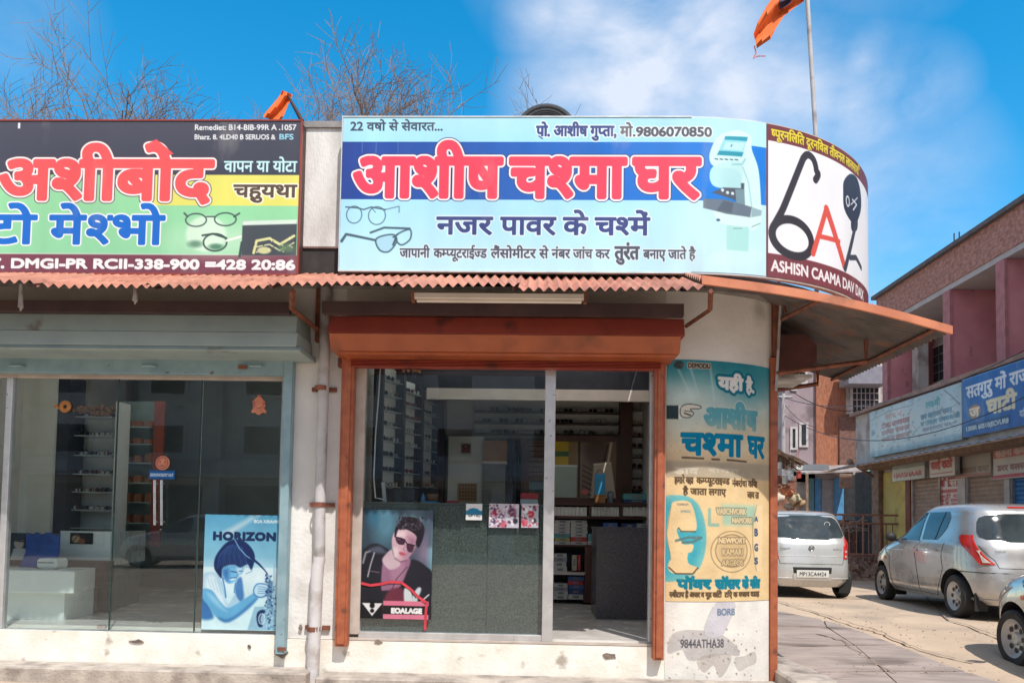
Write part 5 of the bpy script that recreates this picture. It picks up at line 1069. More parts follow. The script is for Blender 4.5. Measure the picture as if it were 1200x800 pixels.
lk = thing('gift_bag', 'bright blue paper bag hanging before the mirror', 'bag', ((x0+x1)/2, 2.98, z0)); part('bag_body', MB().box(x0, x1, 2.95, 3.0, z0, z1), m_misc('sky_blue_paper', (.05, .35, .65)), lk); part('handle', MB().tube([(x0+.02, 2.97, z1), (x0+.04, 2.97, z1+.05), (x1-.04, 2.97, z1+.05), (x1-.02, 2.97, z1)], .004, 4), m_frame, lk)
x0, x1, z0, z1 = fr(697, 580, 709, 589, 2.98); solo('wooden_box', MB().box(x0, x1, 2.95, 3.08, z0, z1-.01).box(x0-.004, x1+.004, 2.945, 3.085, z1-.0099, z1), m_misc('light_wood', (.4, .18, .06)), 'little light brown wooden box on the rear unit under the blue bag', 'box')
c = atY(716, 586, 2.98); solo('figurine', MB().lathe([(.035, 0), (.05, .03), (.03, .07), (.045, .1), (.03, .14), (.0001, .16)], (c.x, 3.05, atY(716, 589.5, 2.98).z), n=10), m_misc('slate_figure', (.2, .26, .32)), 'small slate blue figurine beside the wooden box', 'figurine', smooth=60)
# granite end panel of the counter on the right
gp = thing('granite_counter', 'dark grey granite end panel of the counter standing in the open doorway', 'counter', (1, 1.6, ZF))
x0, x1, _, z1 = fr(699, 620, 800, 720, 1.55); part('front_slab', MB().box(x0, IX1, 1.55, 1.58, ZF, z1), m_granite2, gp); part('side_slab', MB().box(x0, x0+.03, 1.583, 2.25, ZF, z1), m_granite2, gp); part('top_slab', MB().box(x0-.01, IX1, 1.54, 2.26, z1+.001, z1+.02), m_granite2, gp)
# ------------------------------------------------------------------ inside the left shop
part('side_lining', MB().box(SX0-.16, SX0-.10, .3, 5, ZF, ZC-.035), m_wl, bld)
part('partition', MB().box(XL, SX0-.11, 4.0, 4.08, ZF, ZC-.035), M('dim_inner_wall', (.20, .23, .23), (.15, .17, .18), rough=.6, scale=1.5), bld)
rp('wall_column', 20, 440, 62, 625, 1.9, .3, M('cream_column', (.72, .72, .64), (.66, .66, .58), rough=.5), bld)
rp('wall_column', 62.5, 440, 79, 625, 1.95, .3, m_navy, bld)
LS = thing('display_shelves', 'white shelves of spectacles beside the pale column inside the left shop', 'shelves', (-4, 2.2, 1))
rp('back_panel', 80, 484, 133, 628, 2.3, .03, M('white_laminate', (.62, .66, .64), (.56, .6, .58), rough=.3), LS)
rp('side_panel', 133, 470, 136, 628, 2.05, .26, m_shelf_back, LS)
for k, py in enumerate((488, 510, 533, 555, 576, 597, 618)):
    x0, x1, z0, z1 = fr(80, py, 133, py+1.4, 2.1); part('shelf', MB().box(x0, x1, 2.06, 2.295, z0, z1), m_clear, LS)
    if k < 6:
        for q in range(8):
            put_spec((x0+.05+(x1-x0-.06)*q/7.6, 2.12, z1), random.uniform(-.4, .4), 'spectacles in the left shop, %s white shelf from the top, %s along' % (ORD[k], ORD[q]), 'spectacles in the left shop')
x0, x1, z0, z1 = fr(80, 466, 136, 486, 2.1)
mb = MB()
for k in range(60): mb.ball((random.uniform(x0, x1), random.uniform(2.02, 2.2), z0+random.uniform(0, .1)), random.uniform(.015, .035), 5)
part('decorative_moss', mb, M('dried_moss', (.3, .13, .06), (.18, .09, .05), rough=.95, scale=30), LS, kind='stuff')
G2 = thing('display_shelves', 'dim glass shelves with reddish goods behind the left glass door', 'shelves', (-3.4, 2.6, 1))
rp('back_panel', 141, 470, 180, 625, 2.7, .03, M('dim_green_panel', (.24, .32, .30), (.18, .25, .23), rough=.4), G2)
for k, py in enumerate((500, 520, 542, 565, 588, 612)):
    x0, x1, z0, z1 = fr(141, py, 180, py+1.2, 2.5); part('shelf', MB().box(x0, x1, 2.45, 2.695, z0, z1), m_clear, G2)
    for q in range(3):
        cx = x0+.08+(x1-x0)*q/3; h = random.uniform(.05, .11); tg = thing('goods_box', 'small reddish box on the dim glass shelves, %s shelf down, %s across' % (ORD[k], ORD[q]), 'box', (cx, 2.5, z1), 'goods on the dim glass shelves'); part('carton', MB().box(cx-.04, cx+.04, 2.48, 2.56, z1, z1+h), M('reddish_goods', (.35, .08, .04), (.25, .15, .05), rough=.6, scale=30), tg)
rp('screen', 178, 470, 190, 640, 2.4, .03, M('red_brown_banner', (.3, .06, .04), (.2, .05, .03), rough=.7), G2)
# white panel counter and the sales desk
wc = thing('display_counter', 'white panelled display counter standing deeper in the left shop', 'counter', (-3.6, 1.5, ZF))
m_whl = M('white_gloss', (.80, .84, .80), (.74, .78, .74), rough=.25, scale=2)
x0, x1, z0, z1 = fr(70, 622, 129, 662, 1.25); part('front_panel', MB().box(x0, x1, 1.25, 1.3, z0, z1), m_whl, wc); part('plinth_panel', MB().box(x0, x1, 1.3, 1.34, ZF, z0-.002), M('brown_grey_panel', (.2, .17, .15), (.15, .13, .12), rough=.5), wc)
x2 = atY(171, 620, 2.3).x; part('side_panel', MB().add([(x1, 1.25, z0), (x2, 2.3, z0), (x2, 2.3, z1), (x1, 1.25, z1), (x1-.03, 1.29, z0), (x2-.03, 2.34, z0), (x2-.03, 2.34, z1), (x1-.03, 1.29, z1)], [(0, 1, 2, 3), (7, 6, 5, 4), (3, 2, 6, 7), (0, 4, 5, 1), (1, 5, 6, 2), (0, 3, 7, 4)]), M('frosted_panel', (.5, .54, .52), (.44, .48, .46), rough=.3), wc)
part('side_plinth', MB().add([(x1, 1.27, ZF), (x2-.05, 2.3, ZF), (x2-.05, 2.3, z0-.003), (x1, 1.27, z0-.003), (x1-.03, 1.29, ZF), (x2-.08, 2.3, ZF), (x2-.08, 2.3, z0-.003), (x1-.03, 1.29, z0-.003)], [(0, 1, 2, 3), (7, 6, 5, 4), (3, 2, 6, 7), (0, 4, 5, 1), (1, 5, 6, 2)]), M('grey_green_panel', (.2, .22, .2), (.16, .17, .16), rough=.4), wc)
ds = thing('sales_desk', 'white box topped sales desk behind the left shop glass', 'desk', (-4.3, .6, ZF))
x0, x1, z0, z1 = fr(-120, 667, 87, 693, .5); xr = atY(108, 680, 1.0).x
part('top_box', MB().prism([(x0, .5), (x1, .5), (xr, 1.05), (x0, 1.05)], 2, z0, z1), m_whl, ds, bevel=.004)
x0b, x1b, z0b, z1b = fr(-120, 693, 75, 737, .62); part('front', MB().box(x0b, x1b, .62, .66, ZF+.001, z0-.001), m_whl, ds); part('side', MB().box(x1b-.03, x1b, .661, 1.1, ZF+.001, z0-.001), m_whl, ds)
x0c, x1c, _, zc_ = fr(-120, 655, 125, 667, 1.1); part('desk_top', MB().box(x0c, x1c, 1.08, 1.24, z0+.05, zc_), m_dark, ds)
part('dark_panel', MB().box(x1b+.002, x1c-.1, 1.1, 1.14, ZF, z0), M('brown_panel', (.12, .09, .08), (.09, .07, .06), rough=.5), ds)
zd = z1
c = atY(58, 655, .75); pr = thing('card_printer', 'white desktop printer with rounded corners on the white desk', 'printer', (c.x, .78, zd))
part('case', MB().box(c.x-.10, c.x+.10, .7, .9, zd+.006, zd+.10), m_whl, pr, bevel=.02); part('slot', MB().box(c.x-.075, c.x+.075, .696, .7, zd+.058, zd+.066), m_frame, pr)
for s in (-.08, .08): part('foot', MB().box(c.x+s-.012, c.x+s+.012, .72, .75, zd, zd+.0055), m_frame, pr)
mb = MB(); c = atY(45, 640, .95)
x0, x1, z0, z1 = fr(30, 624, 69, 658, .98); mb.grid([[(x0+(x1-x0)*i/8, .98+.02*math.sin(i)-.25*max(0, .5-j/6), zd+.005+(z1-zd)*max(0, (j-1)/5)*(1-.1*(i % 3 == 1))) for i in range(9)] for j in range(7)])
solo('blue_cloth', mb, M('royal_blue_cloth', (.03, .09, .36), (.02, .06, .26), rough=.8, scale=12), 'royal blue cloth draped behind the printer on the white desk', 'cloth', smooth=60)
def pimg(cv): cv.ell(89, 631, 5, 5, (214, 180, 140), 1, 1.2); cv.ell(96, 634, 4, 4, (180, 110, 70), .9, 1); cv.line([(84, 636), (92, 626)], 1.2, (120, 90, 70)); cv.line([(82, 626), (100, 628)], 1, (90, 60, 50))
sticker(82, 624, 109, 637, pimg, 'small dark picture card on the white display counter', Y=1.24, bg=(28, 24, 26), cat='picture')
x0, x1, z0, z1 = fr(10, 600, 28, 656, 1.0)
def pbl(cv): cv.ell(22, 636, 6, 7, (206, 180, 160), 1, 1); cv.ell(22, 629, 7, 4, (40, 34, 36)); cv.poly([(12, 656), (16, 642), (30, 642), (34, 656)], (200, 196, 196)); cv.line([(17, 633), (27, 634)], 1.6, (30, 30, 34))
sticker(9, 624, 35, 656, pbl, 'dark display card with a face in glasses at the left end of the desk', Y=1.02, bg=(24, 24, 28), cat='picture')
# ------------------------------------------------------------------ cars
m_silver = M('silver_car_paint', (.50, .49, .475), (.45, .44, .43), rough=.3, metal=.5, coat=.9, scale=2, dirt=(.34, .31, .27), dscale=1.3, dlo=.56, dhi=.95)
m_silver2 = M('pale_silver_car_paint', (.62, .62, .60), (.57, .57, .55), rough=.3, metal=.35, coat=.9, scale=2, dirt=(.40, .36, .31), dscale=1.3, dlo=.56, dhi=.95)
m_cglass = M('car_glass', (.05, .065, .07), (.03, .04, .045), rough=.06, spec=.5, coat=0, scale=3)
m_seam = M('dark_seam', (.02, .02, .02), rough=.6)
m_tail = M('red_tail_lens', (.62, .03, .02), (.5, .02, .015), rough=.12, coat=1)
m_clr = M('clear_lens', (.62, .58, .5), (.5, .46, .4), rough=.15, coat=1, scale=30)
m_orange = M('orange_lens', (.75, .16, .06), rough=.15)
m_rim = M('silver_rim', (.52, .51, .49), (.42, .41, .4), rough=.4, metal=.4, scale=6)
m_plate = M('number_plate', (.72, .72, .68), (.66, .66, .62), rough=.4)
m_under = M('black_underbody', (.02, .02, .02), rough=.9)
class Body:
    def __init__(s, lv):
        lv = np.array(lv, float); zz = lv[:, 0]; s.z = np.linspace(zz[0], zz[-1], 60); out = [s.z]
        for k in range(1, 5):     # smooth interpolation of the section parameters
            m = np.gradient(lv[:, k], zz); o = []
            for z in s.z:
                i = min(len(zz)-2, max(0, int(np.searchsorted(zz, z)-1))); h = zz[i+1]-zz[i]; t = (z-zz[i])/h
                d = (lv[i+1, k]-lv[i, k])/h; a = np.clip(m[i], -3*abs(d), 3*abs(d)); b = np.clip(m[i+1], -3*abs(d), 3*abs(d))
                o.append((2*t**3-3*t**2+1)*lv[i, k]+(t**3-2*t**2+t)*h*a+(-2*t**3+3*t**2)*lv[i+1, k]+(t**3-t**2)*h*b)
            out.append(np.array(o))
        s.P = np.array(out).T
    def at(s, z): return [float(np.interp(z, s.z, s.P[:, k])) for k in range(1, 5)]
    def pt(s, z, t, off=0.0):
        yr, yf, w_, n = s.at(z); yc, L = (yr+yf)/2, (yf-yr)/2; c, q = math.cos(t), math.sin(t)
        x = w_*math.copysign(abs(c)**(2/n), c); y = yc+L*math.copysign(abs(q)**(2/n), q)
        g = Vector((math.copysign((abs(x)/w_)**(n-1), x)/w_, math.copysign((abs(y-yc)/L)**(n-1), y-yc)/L, 0)); g.normalize()
        return Vector((x, y, z))+g*off
    def t_of(s, z, spec):
        """spec: ('L'|'R', y) a point on a side, ('B'|'F', x) a point on the back or front"""
        k, v = spec; yr, yf, w_, n = s.at(z); yc, L = (yr+yf)/2, (yf-yr)/2
        if k in 'LR':
            sn = math.copysign(min(1, abs((v-yc)/L))**(n/2), v-yc); a = math.asin(sn); return a if k == 'R' else math.pi-a
        c = math.copysign(min(1, abs(v/w_))**(n/2), v); a = math.acos(c)
        return -a+2*math.pi if k == 'B' else a
    def mesh(s, n=96):
        mb = MB(); G = []
        for z in s.z:
            ring = []
            for k in range(n+1):
                u = (k/n*4) % 4; q = int(u) % 4; f = u-int(u); f = .5-.5*math.cos(math.pi*f) if False else f
                ring.append(tuple(s.pt(z, (q+f)*math.pi/2)))
            G.append(ring[:-1])
        m = len(G[0])
        for r in G: mb.v += r
        for j in range(len(G)-1):
            for k in range(m): mb.f.append((j*m+k, j*m+(k+1) % m, (j+1)*m+(k+1) % m, (j+1)*m+k))
        mb.f.append(tuple(range(m))[::-1]); mb.f.append(tuple((len(G)-1)*m+k for k in range(m))); return mb
    def panel(s, rows, off=.006, nz=14, nt=14, rim=True):
        """rows: (z, specA, specB)"""
        Z = [r[0] for r in rows]; A = [s.t_of(r[0], r[1]) for r in rows]; B = [s.t_of(r[0], r[2]) for r in rows]; G = []
        for z in np.linspace(Z[0], Z[-1], nz):
            a, b = np.interp(z, Z, A), np.interp(z, Z, B)
            if b-a > math.pi: b -= 2*math.pi
            if a-b > math.pi: b += 2*math.pi
            G.append([tuple(s.pt(z, a+(b-a)*i/nt, off)) for i in range(nt+1)])
        mb = MB().grid(G)
        if rim:
            E_ = G[0]+[r[-1] for r in G[1:]]+G[-1][::-1][1:]+[r[0] for r in G[::-1]][1:]
            b = len(mb.v)
            for p in E_:
                c = Vector(p); mb.v.append(p); mb.v.append(tuple(c*.985+Vector((0, c.y*.015*.9, c.z*.015))) if False else (c.x*(1-off*2.2/max(.3, abs(c.x))), c.y, c.z))
            for i in range(len(E_)-1): mb.f.append((b+2*i, b+2*i+1, b+2*i+3, b+2*i+2))
        return mb
    def line(s, pts, r=.004, off=.001, sub=6):
        P = []
        for (za, sa), (zb, sb) in zip(pts[:-1], pts[1:]):
            ta, tb = s.t_of(za, sa), s.t_of(zb, sb)
            if tb-ta > math.pi: tb -= 2*math.pi
            if ta-tb > math.pi: tb += 2*math.pi
            for i in range(sub): P.append(tuple(s.pt(za+(zb-za)*i/sub, ta+(tb-ta)*i/sub, off)))
        P.append(tuple(s.pt(pts[-1][0], s.t_of(*[pts[-1][0], pts[-1][1]]), off))); return MB().tube(P, r, 4)
def rrows(side, zc, hz, c, hw, n=4, m=9, skew=0, top=1.0):
    """a rounded window outline as rows on one face"""
    out = []
    for i in range(m):
        v = -1+2*i/(m-1); v = math.sin(v*math.pi/2); k = max(0.02, (1-abs(v)**n))**(1/n); k *= 1+(top-1)*(v+1)/2
        out.append((zc+hz*v*.999, (side, c-hw*k+skew*v), (side, c+hw*k+skew*v)))
    return out
def letters(s, h, place, w_=None):
    T = layout(s); rh = glyphs('H')[..., 1].max(); k = h/rh; xa, xb = T[..., 0].min(), T[..., 0].max(); kx = (w_/(xb-xa)) if w_ else k
    mb = MB()
    for tri in T: mb.add([place((p[0]-(xa+xb)/2)*kx, p[1]*k) for p in tri], [(0, 1, 2)])
    return mb
def make_car(body, paint, label, wb=2.36, wr=.275, track=.66, yr_ax=-1.18, kind='B', plate='MP13CA4424'):
    t = thing('parked_car', label, 'car', (0, 0, 0), 'cars parked beyond the corner')
    bm_ = body.mesh(); me = mesh_of('body_raw', bm_, paint, (0, 0, 0), 40)
    o = bpy.data.objects.new('body', me); COL.objects.link(o)
    cu = []
    for yy in (yr_ax, yr_ax+wb):
        for sx in (-1, 1):
            c = MB().lathe([(wr+.065, sx*.46), (wr+.065, sx*1.1)], (0, yy, wr+.012), 'X', 32, cap=True)
            ob = bpy.data.objects.new('cut', mesh_of('cut', c, m_under, (0, 0, 0))); COL.objects.link(ob); cu.append(ob)
            bmm = bmesh.new(); bmm.from_mesh(ob.data); bmesh.ops.recalc_face_normals(bmm, faces=bmm.faces); bmm.to_mesh(ob.data); bmm.free()
            md = o.modifiers.new('b', 'BOOLEAN'); md.operation = 'DIFFERENCE'; md.object = ob; md.solver = 'EXACT'
    bmm = bmesh.new(); bmm.from_mesh(o.data); bmesh.ops.recalc_face_normals(bmm, faces=bmm.faces); bmm.to_mesh(o.data); bmm.free()
    o.data.materials.append(m_under)
    dg = bpy.context.evaluated_depsgraph_get(); dg.update(); nm = bpy.data.meshes.new_from_object(o.evaluated_get(dg)); nm.name = 'body'
    o.modifiers.clear(); o.data = nm; o.parent = t; ORG[o.name] = Vector((0, 0, 0))
    for ob in cu: bpy.data.objects.remove(ob)
    for p in nm.polygons:
        c = p.center
        for yy in (yr_ax, yr_ax+wb):
            if math.hypot(c.y-yy, c.z-wr-.012) < wr+.05 and abs(c.x) < .5: p.material_index = min(1, len(nm.materials)-1)
    P = lambda n, m, mt, sm=40, **k: part(n, m, mt, t, smooth=sm, **k)
    for yy in (yr_ax, yr_ax+wb):
        for sx in (-1, 1):
            cx = sx*track; zc = wr+.0
            ty = P('wheel', MB().lathe([(wr*.66, -.07), (wr*.9, -.082), (wr*.985, -.065), (wr, -.03), (wr, .03), (wr*.985, .065), (wr*.9, .082), (wr*.66, .07), (wr*.62, 0), (wr*.66, -.07)], (cx, yy, zc), 'X', 32), m_black)
            s_ = sx; rm = MB().lathe([(.0001, .045*s_), (wr*.18, .05*s_), (wr*.24, .03*s_), (wr*.5, .035*s_), (wr*.6, .06*s_), (wr*.67, .074*s_), (wr*.69, .06*s_), (wr*.64, .0)], (cx, yy, zc), 'X', 28); part('rim', rm, m_rim, ty, smooth=40)
            for k in range(8):
                a = 2*math.pi*k/8; part('rim_vent', MB().lathe([(.0001, .041*s_), (wr*.1, .041*s_)], (cx, yy+wr*.4*math.cos(a), zc+wr*.4*math.sin(a)), 'X', 8), m_seam, ty)
    P('underbody', MB().box(-.6, .6, -1.55, 1.5, .19, .3), m_under)
    L, R, B, F = 'L', 'R', 'B', 'F'
    g = dict(mt=m_cglass)
    if kind == 'B':
        for S in (L, R):
            P('side_window', body.panel([(.965, (S, .66), (S, -.17)), (1.05, (S, .60), (S, -.175)), (1.15, (S, .45), (S, -.18)), (1.25, (S, .26), (S, -.19)), (1.36, (S, .02), (S, -.20))]), m_cglass)
            P('side_window', body.panel([(.985, (S, -.27), (S, -.70)), (1.05, (S, -.27), (S, -.80)), (1.15, (S, -.275), (S, -.90)), (1.27, (S, -.28), (S, -.93)), (1.36, (S, -.29), (S, -.86))]), m_cglass)
            P('window_pillar', body.panel([(.985, (S, -.63), (S, -.655)), (1.355, (S, -.75), (S, -.775))], off=.009), m_seam)
            P('door_seam', body.line([(1.37, (S, -.24)), (.95, (S, -.22)), (.40, (S, -.20)), (.25, (S, -.20))]), m_seam)
            P('door_seam', body.line([(.95, (S, .78)), (.70, (S, .80)), (.35, (S, .74)), (.25, (S, .70)), (.25, (S, -.70)), (.45, (S, -.84)), (.62, (S, -.93)), (.95, (S, -.93))]), m_seam)
            P('door_handle', body.panel([(.815, (S, -.02), (S, -.16)), (.845, (S, -.02), (S, -.16))], off=.022, nz=3, nt=4), paint)
            P('door_handle', body.panel([(.83, (S, -.62), (S, -.76)), (.86, (S, -.62), (S, -.76))], off=.022, nz=3, nt=4), paint)
            P('crease', body.line([(.80, (S, 1.0)), (.82, (S, .2)), (.86, (S, -.8)), (.88, (S, -1.2))], r=.006, off=.0), paint)
            P('indicator', body.panel([(.66, (S, 1.0), (S, .94)), (.70, (S, 1.01), (S, .95))], off=.01, nz=3, nt=3), m_orange)
            P('tail_light', body.panel([(.70, (B, -.50 if S == L else .50), (S, -1.60)), (.80, (B, -.575 if S == L else .575), (S, -1.50)), (.92, (B, -.62 if S == L else .62), (S, -1.34)), (1.02, (B, -.62 if S == L else .62), (S, -1.24)), (1.06, (B, -.61 if S == L else .61), (S, -1.26))], off=.012), m_tail)
            P('reversing_lens', body.panel([(.72, (B, -.53 if S == L else .53), (S, -1.62)), (.80, (B, -.59 if S == L else .59), (S, -1.585)), (.87, (B, -.62 if S == L else .62), (S, -1.56))], off=.017), m_clr)
            sx = -1 if S == L else 1; P('mirror', MB().ball((sx*.80, .62, 1.0), .085, 12, (1, .55, .8)), m_seam if S == L else paint); P('mirror_stalk', MB().tube([(sx*.69, .66, .95), (sx*.78, .62, .98)], .02, 6), m_seam)
            P('headlight', body.panel([(.60, (F, -.55*1 if S == L else .55), (S, 1.50)), (.76, (F, -.62 if S == L else .62), (S, 1.2))], off=.01), m_clr)
            P('mud_flap', MB().box(sx*.58-.08, sx*.58+.08, yr_ax-wr-.10, yr_ax-wr-.085, .12, .34), m_under); P('mud_flap', MB().box(sx*.58-.08, sx*.58+.08, yr_ax+wb-wr-.10, yr_ax+wb-wr-.085, .12, .34), m_under)
        P('rear_window', body.panel(rrows(B, 1.155, .175, 0, .60, n=5, top=.88), off=.007), m_cglass)
        P('brake_light', body.panel([(1.405, (B, -.16), (B, .16)), (1.425, (B, -.16), (B, .16))], off=.012, nz=3), m_tail)
        P('tailgate_seam', body.line([(.93, (B, -.60)), (.75, (B, -.48)), (.66, (B, -.45)), (.655, (B, .45)), (.75, (B, .48)), (.93, (B, .60))]), m_seam)
        P('bumper_crease', body.line([(.60, (L, -1.3)), (.60, (B, -.6)), (.60, (B, .6)), (.60, (R, -1.3))], r=.006, off=.001), m_seam)
        P('plate_recess', body.panel([(.38, (B, -.30), (B, .30)), (.54, (B, -.33), (B, .33))], off=.004), m_seam)
        pl = P('number_plate', body.panel([(.40, (B, -.26), (B, .26)), (.52, (B, -.26), (B, .26))], off=.016), m_plate)
        yb = body.pt(.46, body.t_of(.46, (B, 0)), .022).y
        part('plate_number', letters(plate, .06, lambda x, z: (x, yb, .43+z), .44), m_seam, pl)
        yb2 = body.pt(.84, body.t_of(.84, (B, -.42)), .012).y
        P('badge', letters('MARUTI', .022, lambda x, z: (x-.42, yb2, .85+z), .12), m_seam)
        P('bumper_lip', body.line([(.27, (L, -1.35)), (.27, (B, -.5)), (.27, (B, .5)), (.27, (R, -1.35))], r=.02, off=-.004), paint)
    else:
        for S in (L, R):
            sg = -1 if S == L else 1
            P('side_window', body.panel([(.93, (S, .72), (S, -.17)), (1.05, (S, .60), (S, -.175)), (1.2, (S, .38), (S, -.18)), (1.34, (S, .10), (S, -.20))]), m_cglass)
            P('side_window', body.panel([(.93, (S, -.25), (S, -1.10)), (1.1, (S, -.25), (S, -1.16)), (1.34, (S, -.27), (S, -1.10))]), m_cglass)
            P('door_seam', body.line([(1.35, (S, -.22)), (.9, (S, -.2)), (.25, (S, -.20))]), m_seam)
            P('tail_light', body.panel([(.66, (B, sg*.535), (S, -1.60)), (.72, (B, sg*.54), (S, -1.57)), (.86, (B, sg*.55), (S, -1.50)), (.96, (B, sg*.58), (S, -1.46)), (1.01, (B, sg*.62), (S, -1.48))], off=.012), m_tail)
            P('reversing_lens', body.panel([(.685, (B, sg*.55), (S, -1.62)), (.715, (B, sg*.555), (S, -1.61))], off=.017, nz=3), m_clr); P('reversing_lens', body.panel([(.765, (B, sg*.56), (S, -1.60)), (.795, (B, sg*.56), (S, -1.59))], off=.017, nz=3), m_clr)
            P('mirror', MB().ball((sg*.79, .66, .97), .08, 12, (1, .5, .8)), paint)
            P('mud_flap', MB().box(sg*.58-.09, sg*.58+.09, yr_ax-wr-.10, yr_ax-wr-.085, .10, .36), m_under)
        P('rear_window', body.panel(rrows(B, 1.17, .20, 0, .62, n=5, top=.80), off=.007), m_cglass)
        P('window_gasket', body.line([(z, (B, sgn*(.655-.125*max(0, (z-.97)/.4)))) for sgn, zz in ((-1, (1.30, 1.2, 1.05)), (1, (1.05, 1.2, 1.30))) for z in zz]+[(1.38, (B, .45)), (1.38, (B, -.45)), (1.30, (B, -.55))], r=.008), m_seam)
        P('tailgate_seam', body.line([(.92, (B, -.56)), (.70, (B, -.53)), (.575, (B, -.50)), (.57, (B, .50)), (.70, (B, .53)), (.92, (B, .56))]), m_seam)
        P('tailgate_crease', body.line([(.70, (B, -.52)), (.70, (B, .52))], r=.007, off=.0), paint)
        P('bumper_strip', body.line([(.34, (L, -1.35)), (.34, (B, -.6)), (.34, (B, .6)), (.34, (R, -1.35))], r=.012, off=.004), paint)
        P('plate_recess', body.panel([(.42, (B, -.30), (B, .30)), (.52, (B, -.31), (B, .31))], off=.004), m_seam)
        P('plate_surround', body.panel([(.31, (B, -.30), (B, .30)), (.42, (B, -.31), (B, .31))], off=.014), paint)
        pl = P('number_plate', body.panel([(.355, (B, -.255), (B, .255)), (.475, (B, -.255), (B, .255))], off=.022), m_plate)
        yb = body.pt(.42, body.t_of(.42, (B, 0)), .028).y
        part('plate_number', letters(plate, .06, lambda x, z: (x, yb, .385+z), .42), m_seam, pl)
        yb2 = body.pt(.83, body.t_of(.83, (B, 0)), .010).y
        em = MB().lathe([(.036, 0), (.046, -.006), (.046, 0)], (0, yb2, .83), 'Y', 20)
        em.tube([(-.026, yb2-.004, .858), (-.01, yb2-.004, .805), (0, yb2-.004, .835), (.01, yb2-.004, .805), (.026, yb2-.004, .858)], .006, 4)
        P('emblem', em, M('grey_emblem', (.18, .18, .19), rough=.3, metal=.6))
        yb3 = body.pt(.81, body.t_of(.81, (B, .42)), .010).y
        P('badge', letters('MARUTI', .03, lambda x, z: (x-.42, yb3, .80+z), .16), m_seam); P('badge', letters('ALTO LX', .026, lambda x, z: (x+.42, yb3, .80+z), .15), m_seam)
        P('windscreen_sticker', MB().lathe([(.04, 0), (.05, -.002), (.05, 0)], (.33, body.pt(1.22, body.t_of(1.22, (B, .33)), .012).y, 1.22), 'Y', 16), m_plate)
    P('windscreen', body.panel([(.97, (F, -.60), (F, .60)), (1.1, (F, -.58), (F, .58)), (1.25, (F, -.53), (F, .53)), (1.37, (F, -.48), (F, .48))]), m_cglass)
    return t
BB = Body([(.20, -1.66, 1.62, .66, 5), (.30, -1.745, 1.70, .735, 5), (.45, -1.775, 1.745, .755, 5), (.60, -1.765, 1.73, .76, 5), (.75, -1.72, 1.62, .755, 5), (.86, -1.69, 1.40, .745, 5), (.93, -1.66, 1.08, .735, 5), (1.0, -1.61, .82, .715, 5), (1.15, -1.53, .52, .675, 5), (1.30, -1.45, .24, .63, 5), (1.40, -1.37, .04, .59, 5), (1.45, -1.24, -.12, .53, 4.5), (1.475, -1.0, -.32, .42, 4), (1.482, -.8, -.5, .25, 3)])
BA = Body([(.20, -1.64, 1.62, .66, 5), (.30, -1.715, 1.68, .72, 5.5), (.45, -1.735, 1.72, .738, 5.5), (.56, -1.725, 1.71, .74, 5.5), (.72, -1.70, 1.62, .738, 5.5), (.84, -1.68, 1.40, .735, 5.5), (.91, -1.66, 1.08, .73, 5.5), (.98, -1.62, .84, .715, 5), (1.12, -1.52, .58, .685, 5), (1.27, -1.42, .30, .645, 5), (1.37, -1.33, .08, .60, 5), (1.42, -1.20, -.1, .54, 4.5), (1.452, -.95, -.3, .42, 4), (1.46, -.8, -.5, .25, 3)])
carB = make_car(BB, m_silver, 'silver hatchback with tall red tail lights parked in front of the brown shutters', kind='B', plate='MP13CD2718')
carA = make_car(BA, m_silver2, 'pale silver hatchback seen squarely from behind between the corner wall and the railing', kind='A', plate='MP13CA4424')
def place(o, x, y, rz): o.location = (x, y, gz(x, y)); o.rotation_euler = (0, 0, rz)
rw, fw_ = atG(1121, 723), atG(1045, 704.5); hd = math.atan2(-(fw_.x-rw.x), fw_.y-rw.y)
hd = max(-.12, min(.12, hd))
def place_by(o, gp, lx, ly, rz):   # put the local ground point (lx, ly) on the world point gp
    c, s_ = math.cos(rz)*o.scale.x, math.sin(rz)*o.scale.x; place(o, gp.x-(lx*c-ly*s_), gp.y-(lx*s_+ly*c), rz)
carC = copy_tree(carB); carC['label'] = 'silver car cut off by the right edge of the photo, its front wheel nearest'
carD = copy_tree(carB); carD['label'] = 'silver hatchback parked across the road, seen mirrored in the left shop glass'
carB.scale = (1.09,)*3; carC.scale = (1.05,)*3; carA.scale = (1.05,)*3
place_by(carB, rw, -.70, -1.18, hd)
place_by(carA, atG(986, 700), .62, -1.30, -.02)
gc_ = atG(1191, 777); place_by(carC, gc_, -.70, 1.18, -.02)
place(carD, -9.8, -15.0, 1.35)
print('CARS', rw, fw_, math.degrees(hd), carA.location, carC.location)
# ------------------------------------------------------------------ the street on the right
def fx(px0, py0, px1, py1, X):
    ym, xm = (py0+py1)/2, (px0+px1)/2
    return atX(px1, ym, X).y, atX(px0, ym, X).y, atX(xm, py1, X).z, atX(xm, py0, X).z     # near Y, far Y, z0, z1
XW = 8.8
m_stone = M('pinkish_rough_brick', (.46, .23, .19), (.28, .135, .11), scale=9, rough=.95, bump=.03, bscale=14, dirt=(.45, .27, .22), dscale=8, dlo=.55, stretch=(1, 1, 1.6))
m_pink = M('pink_paint', (.62, .25, .27), (.54, .20, .225), scale=2, rough=.8, dirt=(.3, .13, .13), dscale=3, dlo=.62)
m_soffit = M('pale_soffit', (.46, .42, .42), (.38, .35, .35), rough=.85, scale=2)
m_shopw = M('pale_shop_wall', (.52, .48, .46), (.40, .37, .35), rough=.9, scale=3, dirt=(.22, .18, .16), dscale=2)
m_slat = M('brown_shutter', (.34, .24, .19), (.26, .18, .14), rough=.6, scale=6)
m_wood = M('old_wood', (.32, .21, .15), (.2, .13, .09), rough=.9, scale=8)
